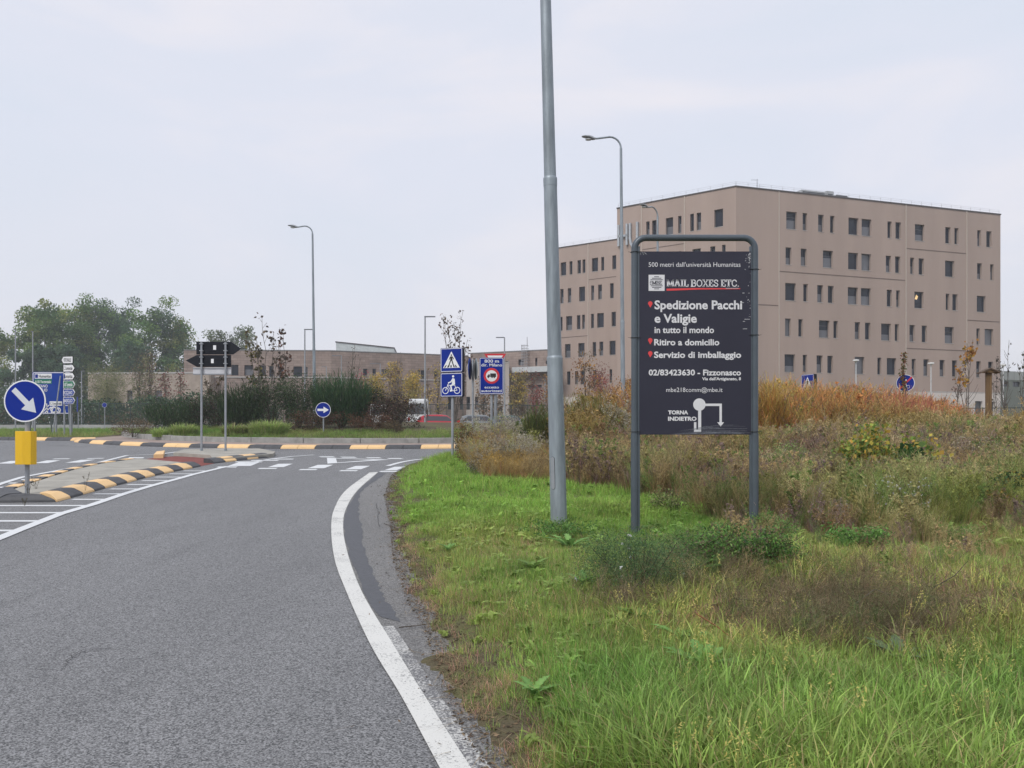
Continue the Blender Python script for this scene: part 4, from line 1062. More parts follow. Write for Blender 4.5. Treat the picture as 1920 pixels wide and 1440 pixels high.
def facade(bld, O, u, Ln, z0, z1, wins, mat=M_REN, dep=.33, glass=None, frame=M_FRM, sill=True, wallname='wall'):
    """wall with real openings; O left end, u unit direction to the right, wins = (t0,t1,z0,z1,kind)"""
    u = Vector((u[0], u[1])); n = Vector((u.y, -u.x)); O = Vector(O)
    def pt(t, z, d=0.0): q = O + u*t - n*d; return (q.x, q.y, z)
    ts = sorted(set([0, Ln] + [round(w_[0], 3) for w_ in wins] + [round(w_[1], 3) for w_ in wins]))
    zs = sorted(set([z0, z1] + [round(w_[2], 3) for w_ in wins] + [round(w_[3], 3) for w_ in wins]))
    mb = MB()
    for j in range(len(zs)-1):
        zc = (zs[j]+zs[j+1])/2; i = 0
        while i < len(ts)-1:
            def solid(i): tc_ = (ts[i]+ts[i+1])/2; return not any(w_[0] < tc_ < w_[1] and w_[2] < zc < w_[3] for w_ in wins)
            if solid(i):
                k = i
                while k+1 < len(ts)-1 and solid(k+1): k += 1
                mb.add([pt(ts[i], zs[j]), pt(ts[k+1], zs[j]), pt(ts[k+1], zs[j+1]), pt(ts[i], zs[j+1])], [(0,1,2,3)]); i = k+1
            else: i += 1
    for w_ in wins:
        a, b, c, d = w_[:4]
        mb.add([pt(a,c), pt(a,d), pt(a,d,dep), pt(a,c,dep), pt(b,c), pt(b,d), pt(b,d,dep), pt(b,c,dep)], [(0,1,2,3),(4,7,6,5),(0,3,7,4),(1,5,6,2)])
    mb.build(wallname, mat, bld)
    rnd = random.Random(int(O.x*10))
    for w_ in wins:
        a, b, c, d = w_[:4]; kd = w_[4] if len(w_) > 4 else 0
        fwd = .06; mb = MB(); wdt = b-a
        def bar(t0, t1, za, zb_, d0, d1):
            P8 = [pt(t0,za,d0), pt(t1,za,d0), pt(t1,za,d1), pt(t0,za,d1), pt(t0,zb_,d0), pt(t1,zb_,d0), pt(t1,zb_,d1), pt(t0,zb_,d1)]
            mb.add(P8, [(0,1,5,4),(1,2,6,5),(3,0,4,7),(4,5,6,7),(0,3,2,1)])
        d0, d1 = dep-.07, dep
        bar(a, a+fwd, c, d, d0, d1); bar(b-fwd, b, c, d, d0, d1); bar(a+fwd, b-fwd, c, c+fwd, d0, d1); bar(a+fwd, b-fwd, d-fwd, d, d0, d1)
        if wdt > 1.3: bar((a+b)/2-.03, (a+b)/2+.03, c+fwd, d-fwd, d0+.01, d1)
        if kd == 2: bar(a+fwd, b-fwd, c+(d-c)*.68, c+(d-c)*.68+.07, d0+.005, d1)
        f = mb.build('window', frame, bld)
        mt = glass or (M_WINL if (kd == 1) else M_WIN)
        mb = MB(); e = dep-.03
        mb.add([pt(a+fwd, c+fwd, e), pt(b-fwd, c+fwd, e), pt(b-fwd, d-fwd, e), pt(a+fwd, d-fwd, e)], [(0,1,2,3)]); mb.build('pane', mt, f)
        if kd == 2 or (kd == 0 and rnd.random() < .38):
            mb = MB(); e = dep-.035; zt = c + (d-c)*rnd.uniform(.35, .6)
            mb.add([pt(a+fwd, c+fwd, e), pt(b-fwd, c+fwd, e), pt(b-fwd, zt, e), pt(a+fwd, zt, e)], [(0,1,2,3)]); mb.build('blind', M_WINL, f)
        if kd == 3:
            mb = MB(); e = dep-.04; q0 = a + (b-a)*.25
            mb.add([pt(q0, d-.75, e), pt(q0+.28, d-.8, e), pt(q0+.45, d-.45, e), pt(q0+.2, d-.25, e)], [(0,1,2,3)]); mb.build('ceiling_lamp', M_LIT, f)
        if sill:
            mb = MB()
            P8 = [pt(a-.0,c-.05,-.03), pt(b,c-.05,-.03), pt(b,c-.003,-.03), pt(a,c-.003,-.03), pt(a,c+.004,dep-.08), pt(b,c+.004,dep-.08)]
            mb.add(P8, [(0,1,2,3),(3,2,5,4)]); mb.build('sill', M_SILL, f)
    return pt
def tpx(O, u, x):
    k = (x-960)/FPX; return (k*O[1]-O[0])/(u[0]-k*u[1])
C0 = (22.05, 84.0); uR = (.9496, .3134); uL = (.799, -.6013)
ZR, ZP = 26.2, 6.42
rowz = [(22.53,24.28), (18.93,20.66), (15.33,17.08), (11.74,13.5), (8.14,9.9)]
bld = thing('university_block', 'large beige university block of six storeys with small dark windows', 'building', (0, 0, 0))
zx = lambda v: 1420 + v/3.13
rowsR = [[(170,232,2),(266,293),(357,390),(427,453),(535,594),(612,670),(764,789),(811,844),(925,981,2),(1103,1134),(1157,1181),(1291,1313),(1344,1375)],
 [(166,201),(255,290),(385,444,2),(533,592),(611,668,1),(754,785),(809,840),(897,921),(947,978),(1102,1156),(1290,1319),(1367,1388)],
 [(164,227),(270,297),(352,386),(414,449),(531,591),(608,667),(760,791),(815,838),(922,976,3),(1106,1128),(1145,1176),(1288,1340)],
 [(163,197,1),(241,267),(362,423,2),(447,473),(572,604),(632,664),(727,784),(807,831),(893,925),(965,996),(1100,1154,2),(1286,1307),(1334,1385,1)],
 [(160,222),(267,292),(348,383),(411,444),(572,629,1),(705,729),(760,816),(906,930),(975,1006),(1070,1101),(1143,1172),(1285,1312),(1355,1384)]]
winsR = []
for (a_, b_), row in zip(rowz, rowsR):
    for w_ in row: winsR.append((tpx(C0, uR, zx(w_[0])), tpx(C0, uR, zx(w_[1])), a_, b_, w_[2] if len(w_) > 2 else 0))
LR = 33.8
ptR = facade(bld, C0, uR, LR, ZP, ZR, winsR)
# left front (its left end, direction towards the corner)
LL = 13.41; OL = (C0[0]-uL[0]*LL, C0[1]-uL[1]*LL)
zl = lambda v: 1040 + v/3.13
rowsL = [[(537,557),(571,597),(652,695),(724,744),(795,817),(833,859),(937,988)]]
winsL = [(tpx(OL, uL, zl(a_)), tpx(OL, uL, zl(b_)), *rowz[0], 0) for a_, b_ in rowsL[0]]
for k in range(1, 5):
    for x0_, x1_ in ([(560,580),(693,742),(808,857),(913,942),(982,1003)] if k % 2 else [(575,620),(700,722),(740,762),(850,895),(960,985)]):
        winsL.append((tpx(OL, uL, zl(x0_)), tpx(OL, uL, zl(x1_)), *rowz[k], 0))
ptL = facade(bld, OL, uL, LL, ZP, ZR, winsL)
# set-back wing
uW = (.823, -.568); Pw = (5.98, 111.2); tw0 = tpx(Pw, uW, 1041); OW = (Pw[0]+uW[0]*tw0, Pw[1]+uW[1]*tw0); LW = 26.0
z9 = lambda v: 1040 + v/3.13; z6 = lambda v: 1040 + v/6.545
rowsW = [[(35,67),(87,104),(134,154),(163,180),(218,254),(273,290),(338,361)], [(33,52),(77,97),(143,178),(214,231),(255,277),(325,346)],
         [(30,46),(67,102),(130,151),(161,177),(213,230),(249,288),(334,359)], [(60,93),(139,175),(223,243),(263,285),(322,357)], [(72,92),(119,137),(152,173),(225,245),(322,337)]]
rowzW = [(22.60,24.30), (19.0,20.85), (15.45,17.25), (11.9,13.65), (8.4,10.1)]
winsW = []
for (a_, b_), row in zip(rowzW, rowsW):
    for x0_, x1_ in row: winsW.append((tpx(OW, uW, z9(x0_)), tpx(OW, uW, z9(x1_)), a_, b_, 0))
ptW = facade(bld, OW, uW, LW, ZP+.4, ZR, winsW)
# plinths with doors
def dark_open(x0_, x1_, y0_, y1_, O, u):
    a_, b_ = tpx(O, u, x0_), tpx(O, u, x1_); Yq = O[1]+u[1]*a_; return (a_, b_, EYE+(HOR-y1_)*Yq/FPX, EYE+(HOR-y0_)*Yq/FPX, 0)
pin = lambda O, u: (O[0]+u[1]*-.0, O[1])
facade(bld, (C0[0]+.3134*.02, C0[1]-.9496*.02), uR, LR, 1.9, ZP-.003, [dark_open(1729,1744,750,790,C0,uR), dark_open(1753,1773,751,790,C0,uR), dark_open(1828,1842,752,795,C0,uR), dark_open(1858,1865,753,795,C0,uR), dark_open(1552,1572,748,790,C0,uR), dark_open(1480,1500,748,790,C0,uR)], mat=M_PLI, sill=False, wallname='plinth', glass=pmat('door_grey', (.09,.095,.10), rough=.4))
facade(bld, (OL[0]-.6013*.02, OL[1]-.799*.02), uL, LL, 1.9, ZP-.003, [(3, 5, 2.2, 4.6, 0), (8, 10, 2.2, 4.6, 0)], mat=M_PLI, sill=False, wallname='plinth')
facade(bld, OW, uW, LW, 1.9, ZP+.397, [(4, 6, 2.2, 4.6, 0)], mat=M_PLI, sill=False, wallname='plinth')
# remaining walls and roof
CR = ptR(LR, 0)[:2]; nR = Vector((.3134, -.9496)); nL = Vector((-.6013, -.799))
nW = Vector((uW[1], -uW[0]))
mb = MB()
def wallseg(a, b, z0, z1): mb.add([(a[0],a[1],z0),(b[0],b[1],z0),(b[0],b[1],z1),(a[0],a[1],z1)], [(0,1,2,3)])
bk = Vector(CR) - nR*16; Lb = Vector(OL) - nL*20
wallseg(CR, tuple(bk), 1.9, ZR); wallseg(tuple(Lb), OL, 1.9, ZR); cb = Vector(C0) - (nR+nL).normalized()*17
wallseg(tuple(bk), tuple(cb), 1.9, ZR); wallseg(tuple(cb), tuple(Lb), 1.9, ZR)
Wb = Vector(OW) - nW*14; WE = Vector(OW) + Vector(uW)*LW; WEb = WE - nW*14
wallseg(tuple(Wb), OW, 1.9, ZR); wallseg(tuple(WE), tuple(WEb), 1.9, ZR); wallseg(tuple(WEb), tuple(Wb), 1.9, ZR)
mb.build('side_wall', M_REN, bld)
mb = MB(); Z = ZR-.35
mb.add([(*C0, Z), (*CR, Z), (bk.x, bk.y, Z), (cb.x, cb.y, Z), (Lb.x, Lb.y, Z), (*OL, Z)], [(0,1,2,3), (0,3,4,5)])
mb.add([(*OW, Z-.01), (WE.x, WE.y, Z-.01), (WEb.x, WEb.y, Z-.01), (Wb.x, Wb.y, Z-.01)], [(0,1,2,3)])
mb.build('roof', pmat('roof_grey', (.2,.2,.2), rough=.9), bld)
def strip3(name, pt, t0, t1, z0, z1, d0, d1, mat):
    mb = MB(); vs = [pt(t0,z0,d0), pt(t1,z0,d0), pt(t1,z0,d1), pt(t0,z0,d1), pt(t0,z1,d0), pt(t1,z1,d0), pt(t1,z1,d1), pt(t0,z1,d1)]
    mb.add(vs, [(0,3,2,1),(4,5,6,7),(0,1,5,4),(1,2,6,5),(2,3,7,6),(3,0,4,7)]); return mb.build(name, mat, bld)
strip3('coping', ptR, -.02, LR+.05, ZR, ZR+.13, -.06, .35, M_COP); strip3('coping', ptL, -.05, LL-.02, ZR+.001, ZR+.129, -.06, .35, M_COP); strip3('coping', ptW, -.05, LW, ZR, ZR+.13, -.06, .35, M_COP)
for xx, za, zb_ in ((1460.5, ZP, ZR), (1698.5, ZP, ZR), (1812.5, ZP, ZR)):
    t_ = tpx(C0, uR, xx); strip3('downpipe', ptR, t_-.04, t_+.04, za, zb_, -.05, .0, M_JNT)
for x0_, x1_, zc in ((1461, 1698, 18.2), (1699, 1812, 21.6), (1380.5, 1460, 14.75), (1699, 1812, 11.0), (1813, 1875, 14.35)):
    a_, b_ = tpx(C0, uR, x0_)+.06, tpx(C0, uR, x1_)-.06; strip3('expansion_joint', ptR, a_, b_, zc-.04, zc+.04, -.025, .0, M_JND)
for xx in (zl(510), zl(762)):
    t_ = tpx(OL, uL, xx); strip3('downpipe', ptL, t_-.04, t_+.04, ZP, ZR, -.05, 0, M_JNT)
a_, b_ = tpx(OL, uL, zl(512))+.06, tpx(OL, uL, zl(760))-.06; strip3('expansion_joint', ptL, a_, b_, 21.35, 21.43, -.025, 0, M_JND)
for xx in (zl(197),): t_ = tpx(OW, uW, xx); strip3('downpipe', ptW, t_-.05, t_+.05, ZP+.4, ZR, -.05, 0, M_JNT)
strip3('expansion_joint', ptW, tpx(OW, uW, zl(200)), tpx(OW, uW, zl(360)), 21.6, 21.68, -.025, 0, M_JND)
strip3('expansion_joint', ptW, .1, tpx(OW, uW, zl(195)), 14.5, 14.58, -.025, 0, M_JND)
strip3('base_strip', ptR, 0, LR, ZP-.0, ZP+.08, -.045, -.02, M_SILL)
# roof rail
M_RAIL = pmat('roof_rail', (.30,.30,.31), rough=.5)
for pt, Ln in ((ptR, LR), (ptL, LL), (ptW, LW)):
    mb = MB(); n = int(Ln/1.3)
    for k in range(n+1):
        t_ = .1 + (Ln-.2)*k/n; mb.tube([pt(t_, ZR+.1, .1), pt(t_, ZR+.55, .1)], .015, 4)
    mb.tube([pt(.1, ZR+.55, .1), pt(Ln-.1, ZR+.55, .1)], .008, 4); mb.tube([pt(.1, ZR+.38, .1), pt(Ln-.1, ZR+.38, .1)], .008, 4)
    mb.build('roof_railing', M_RAIL, bld)
# letters on the left front
M_LET = pmat('steel_letter', (.42,.45,.48), rough=.4, metal=.2)
def letter(strokes, x0_, x1_, z0, z1):
    a_, b_ = tpx(OL, uL, x0_), tpx(OL, uL, x1_); mb = MB(); wd = .22
    for st in strokes:
        for i in range(len(st)-1):
            p0 = Vector((a_+(b_-a_)*st[i][0], z0+(z1-z0)*st[i][1])); p1 = Vector((a_+(b_-a_)*st[i+1][0], z0+(z1-z0)*st[i+1][1]))
            d = (p1-p0).normalized(); nn = Vector((-d.y, d.x))*wd/2; e = d*wd*.3; qs = [p0-nn-e, p1-nn+e, p1+nn+e, p0+nn-e]
            mb.add([ptL(q.x, q.y, -.28-.004*i) for q in qs] + [ptL(q.x, q.y, -.06) for q in qs], [(0,1,2,3),(0,4,5,1),(1,5,6,2),(2,6,7,3),(3,7,4,0)])
    mb.build('letter', M_LET, bld)
letter([[(0,0),(0,1)],[(1,0),(1,1)],[(0,.45),(1,.45)]], 1161.5, 1177, 22.15, 24.3)
letter([[(0,1),(0,.35),(.12,.12),(.32,0),(.68,0),(.88,.12),(1,.35),(1,1)]], 1183, 1196.5, 21.9, 24.3)
# things on the roof are things of their own
o_ = thing('rooftop_unit', 'pale ventilation units on the roof of the university block', 'rooftop unit', (*ptR(11.2, 0, 1.0)[:2], ZR-.35), math.atan2(uR[1], uR[0]))
for a_, b_, h_ in ((-2.8, .2, 1.15), (.3, 1.2, 1.3), (1.3, 3.0, .95)):
    mb = MB(); mb.box(a_, b_, 0, 2, 0, h_); c_ = mb.build('casing', pmat('unit_grey', (.38,.40,.41), rough=.5), o_, bevel=.04)
    mb = MB()
    for k in range(5): mb.box(a_+.15, b_-.15, -.03, 0, .25+k*.16, .33+k*.16)
    mb.build('louvre', M_FRM, c_)
o_ = thing('antenna', 'thin television antenna on the roof corner of the university block', 'antenna', (*ptR(3.1, 0, 1.0)[:2], ZR-.35), 0)
mb = MB(); mb.tube([(0,0,0),(0,0,1.7)], .022, 6); mb.build('mast', M_FRM, o_)
mb = MB(); mb.tube([(-.6,0,1.6),(.15,0,1.6)], .010, 5)
for k in range(5): mb.tube([(-.55+k*.14,0,1.5),(-.55+k*.14,0,1.7)], .007, 4)
mb.tube([(-.1,0,1.0),(.8,0,.95)], .008, 4); mb.build('elements', M_FRM, o_)

# ================================================================== LOW BRICK BUILDING
M_BRK = bpy.data.materials.new('pale_brick'); M_BRK.use_nodes = True
n_ = M_BRK.node_tree; b_ = n_.nodes['Principled BSDF']; b_.inputs['Roughness'].default_value = .9
tcn = n_.nodes.new('ShaderNodeNewGeometry'); sp_ = n_.nodes.new('ShaderNodeSeparateXYZ'); cb_ = n_.nodes.new('ShaderNodeCombineXYZ')
br = n_.nodes.new('ShaderNodeTexBrick'); br.inputs['Scale'].default_value = 1.0; br.inputs['Brick Width'].default_value = .9; br.inputs['Row Height'].default_value = .32
br.inputs['Mortar Size'].default_value = .02; br.inputs['Color1'].default_value = (.33,.26,.225,1); br.inputs['Color2'].default_value = (.25,.19,.165,1); br.inputs['Mortar'].default_value = (.20,.16,.14,1)
br.inputs['Bias'].default_value = -.1
nzz = n_.nodes.new('ShaderNodeTexNoise'); nzz.inputs['Scale'].default_value = .9; nzz.inputs['Detail'].default_value = 9
mm = n_.nodes.new('ShaderNodeMix'); mm.data_type = 'RGBA'; mm.blend_type = 'MULTIPLY'; mm.inputs[0].default_value = .55
crr = n_.nodes.new('ShaderNodeValToRGB'); crr.color_ramp.elements[0].position = .3; crr.color_ramp.elements[0].color = (.62,.62,.62,1); crr.color_ramp.elements[1].position = .7; crr.color_ramp.elements[1].color = (1.25,1.22,1.2,1)
n_.links.new(tcn.outputs['Position'], sp_.inputs[0]); n_.links.new(sp_.outputs[0], cb_.inputs[0]); n_.links.new(sp_.outputs[2], cb_.inputs[1])
n_.links.new(cb_.outputs[0], br.inputs['Vector']); n_.links.new(tcn.outputs['Position'], nzz.inputs['Vector']); n_.links.new(nzz.outputs[0], crr.inputs[0])
n_.links.new(br.outputs[0], mm.inputs[6]); n_.links.new(crr.outputs[0], mm.inputs[7]); n_.links.new(mm.outputs[2], b_.inputs['Base Color'])
M_PALE = pmat('pale_panel', (.40,.36,.33), rough=.85, var=.08, scale=.6)
M_CURT = pmat('pale_curtain', (.42,.46,.48), rough=.5, var=.1, scale=1.5, spec=.6)
M_GL2 = pmat('blue_glass', (.045,.065,.095), rough=.1, var=.25, scale=.7, spec=.9)
def U(a, b): d = Vector(b)-Vector(a); return (d.x/d.length, d.y/d.length), d.length
def box_walls(bld_, pts, z0, z1, mat, nm='side_wall'):
    m2 = MB()
    for a, b in zip(pts, pts[1:]): m2.add([(a[0],a[1],z0),(b[0],b[1],z0),(b[0],b[1],z1),(a[0],a[1],z1)], [(0,1,2,3)])
    m2.build(nm, mat, bld_)
def flatroof(bld_, pts, z, mat, nm='roof'): m2 = MB(); m2.add([(p[0],p[1],z) for p in pts], [tuple(range(len(pts)))]); m2.build(nm, mat, bld_)
M_RF = MATS['roof_grey']
low = thing('brick_building', 'long low pale brick building with a flat roof behind the roundabout', 'building', (0, 0, 0))
A0, A1, A2 = (-42.3,110.0), (-23.57,110.9), (-6.04,117.8); ZL = 12.8
u1, l1 = U(A0, A1); u2, l2 = U(A1, A2)
def wz(O, u, x0_, x1_, y0_, y1_, kd=0):
    a_, b_ = tpx(O, u, x0_), tpx(O, u, x1_); Yq = O[1]+u[1]*a_; return (a_, b_, EYE+(HOR-y1_)*Yq/FPX, EYE+(HOR-y0_)*Yq/FPX, kd)
w1 = [wz(A0,u1,433.5,447,684,704), wz(A0,u1,458,475,684.5,704), wz(A0,u1,486.5,498.5,685,704.5), wz(A0,u1,504.5,513,686,706), wz(A0,u1,522,531,686.5,706), wz(A0,u1,550,566.5,687,706), wz(A0,u1,571,577,688,706,1)]
p1 = facade(low, A0, u1, l1, 2.0, ZL, w1, mat=M_BRK, glass=None, sill=False)
w2 = [wz(A1,u2,681,689,691,714), wz(A1,u2,698.5,705,691,705), wz(A1,u2,715.5,720,692,708,1), wz(A1,u2,721,730,692,705), wz(A1,u2,731,740.5,692.5,712,1), wz(A1,u2,782.5,788,694,712,1), wz(A1,u2,789,796,694,716), wz(A1,u2,814,820,695,716)]
w2 += [wz(A1,u2,862,869,744,768), wz(A1,u2,840,847,744,768)]
p2 = facade(low, A1, u2, l2, 2.0, ZL, w2, mat=M_BRK, sill=False)
box_walls(low, [A2, (A2[0]+3, 140), (A0[0], 140), A0], 2.0, ZL, M_BRK); flatroof(low, [A0, A1, A2, (A2[0]+3, 140), (A0[0], 140)], ZL-.2, M_RF)
def s3(b_, name, pt, t0, t1, z0, z1, d0, d1, mat):
    m2 = MB(); vs = [pt(t0,z0,d0), pt(t1,z0,d0), pt(t1,z0,d1), pt(t0,z0,d1), pt(t0,z1,d0), pt(t1,z1,d0), pt(t1,z1,d1), pt(t0,z1,d1)]
    m2.add(vs, [(0,3,2,1),(4,5,6,7),(0,1,5,4),(1,2,6,5),(2,3,7,6),(3,0,4,7)]); return m2.build(name, mat, b_)
for pt, l_ in ((p1, l1), (p2, l2)):
    s3(low, 'coping', pt, 0, l_, ZL, ZL+.12, -.05, .4, pmat('grey_coping', (.2,.2,.2), rough=.6))
    s3(low, 'string_course', pt, 0, l_, 9.3, 9.45, -.10, -.0, M_SILL)
# left extension
ext_ = thing('brick_annex', 'lower pale brick annex behind the weeping tree at the left', 'building', (0, 0, 0))
B0, B1 = (-54.66, 110.0), (-38.5, 108.9); u3, l3 = U(B0, B1)
w3 = [wz(B0,u3,238,248.5,732,752), wz(B0,u3,270,280,733,752,1), wz(B0,u3,290,304,732,752,1)]
p3 = facade(ext_, B0, u3, l3, 2.0, 9.75, w3, mat=pmat('pale_brick_flat', (.36,.30,.25), rough=.9, var=.2, scale=1.2, detail=9), sill=False)
box_walls(ext_, [B1, (B1[0], 125), (B0[0], 125), B0], 2.0, 9.75, MATS['pale_brick_flat']); flatroof(ext_, [B0, B1, (B1[0], 125), (B0[0], 125)], 9.6, M_RF)
s3(ext_, 'coping', p3, 0, l3, 9.75, 9.95, -.06, .4, M_SILL)
# right wing
wg = thing('brick_wing', 'pinkish brick wing with a ladder cage, left of the thick near post', 'building', (0, 0, 0))
D0, D1 = (-5.6, 114.4), (5.6, 109.3); u4, l4 = U(D0, D1); ZW = 12.8
w4 = [wz(D0,u4,972,982,674,685), wz(D0,u4,1003.5,1007.5,671,686), wz(D0,u4,1023,1030,676,683), wz(D0,u4,990,1016,722,729,1), wz(D0,u4,947,953,677,680)]
p4 = facade(wg, D0, u4, l4, 2.0, ZW, w4, mat=M_BRK, sill=False)
box_walls(wg, [D1, (D1[0]+2, 135), (D0[0], 135), D0], 2.0, ZW, M_BRK); flatroof(wg, [D0, D1, (D1[0]+2, 135), (D0[0], 135)], ZW-.2, M_RF)
s3(wg, 'coping', p4, 0, l4, ZW, ZW+.12, -.05, .4, MATS['grey_coping'])
cg = s3(wg, 'canopy', p4, tpx(D0,u4,967), tpx(D0,u4,1052), 9.95, 10.65, -1.2, -.02, pmat('white_metal', (.52,.55,.56), rough=.5))
m2 = MB(); ta, tb = tpx(D0,u4,981.5), tpx(D0,u4,991.5)
for k in range(4):
    t_ = ta + (tb-ta)*k/3; m2.tube([p4(t_, 10.8, -.7+.1*(k in (0,3))), p4(t_, 13.6, -.7+.1*(k in (0,3)))], .035, 5)
for k in range(8):
    z_ = 10.8+k*.38; m2.tube([p4(ta, z_, -.02), p4(ta, z_, -.7), p4(tb, z_, -.7), p4(tb, z_, -.02)], .03, 5)
m2.tube([p4(tb-.1, 13.4, -.3), p4(tb-.1, 14.6, -.3)], .04, 5)
m2.build('ladder_cage', M_RAIL, wg)
pv = thing('pale_pavilion', 'plain pale block behind the lorry ban sign', 'building', (0, 0, 0))
E0, E1 = (-5.5, 106.5), (-.35, 105.5); u5, l5 = U(E0, E1)
p5 = facade(pv, E0, u5, l5, 2.0, 10.8, [wz(E0,u5,890.5,897,744,768), (3.6, 4.4, 2.6, 5.2, 1), wz(E0,u5,874.5,881.5,744,768)], mat=M_PALE, sill=False)
box_walls(pv, [E1, (E1[0], 112), (E0[0], 112), E0], 2.0, 10.8, M_PALE); flatroof(pv, [E0, E1, (E1[0], 112), (E0[0], 112)], 10.7, M_RF)
s3(pv, 'coping', p5, 0, l5, 10.8, 10.92, -.05, .3, M_SILL)
# glazed plant room
ph = thing('glazed_roof_room', 'low glazed plant room on the flat roof of the brick building', 'rooftop room', ((684.5-960)/FPX*122, 122, 12.6), R(5))
m2 = MB(); m2.prism([(-4.1,0),(4.1,0),(4.1,1.75),(-4.1,2.55)], 0, 6); rm = m2.build('walls', pmat('pale_cladding', (.48,.52,.52), rough=.5), ph)
m2 = MB(); m2.prism([(-4.2,2.56),(4.2,1.76),(4.2,1.9),(-4.2,2.7)], -.1, 6.1); m2.build('roof_edge', M_COP, ph)
m2 = MB(); m2.box(-2.5, 1.0, -.04, -.0, .3, 1.1); m2.build('window', M_GL2, ph)
# grey green building at the right edge
gb = thing('grey_green_building', 'low grey green industrial building at the right edge of the photo', 'building', (0, 0, 0))
G0, G1 = ((1868-960)/FPX*104, 104.0), (78, 112.0); u6, l6 = U(G0, G1)
f6 = lambda y: EYE+(HOR-y)*104/FPX
M_GG = pmat('grey_green_cladding', (.17,.19,.16), rough=.7, var=.08, scale=.8); M_GC = pmat('light_cladding', (.34,.36,.34), rough=.6, var=.06, scale=.8)
w6 = [(.8+k*2.1, 2.2+k*2.1, f6(724), f6(714), 1) for k in range(7)] + [(5.2, 6.5, 2.4, f6(756), 0), (1.2, 2.0, 2.4, f6(756), 0)]
p6 = facade(gb, G0, u6, l6, 2.0, f6(711.5), w6, mat=M_GG, sill=False)
p7 = facade(gb, (G0[0], G0[1]-.02), u6, l6, f6(711.3), f6(695), [], mat=M_GC, sill=False, wallname='upper_cladding')
m2 = MB()
for k in range(20): t_ = .4+k*.9; m2.add([p7(t_, f6(711.3), -.01), p7(t_+.05, f6(711.3), -.01), p7(t_+.05, f6(695), -.01), p7(t_, f6(695), -.01)], [(0,1,2,3)])
m2.build('cladding_seams', M_GG, gb)
box_walls(gb, [G1, (G1[0], 130), (G0[0], 130), G0], 2.0, f6(695), M_GG); flatroof(gb, [G0, G1, (G1[0], 130), (G0[0], 130)], f6(695)-.1, M_RF)

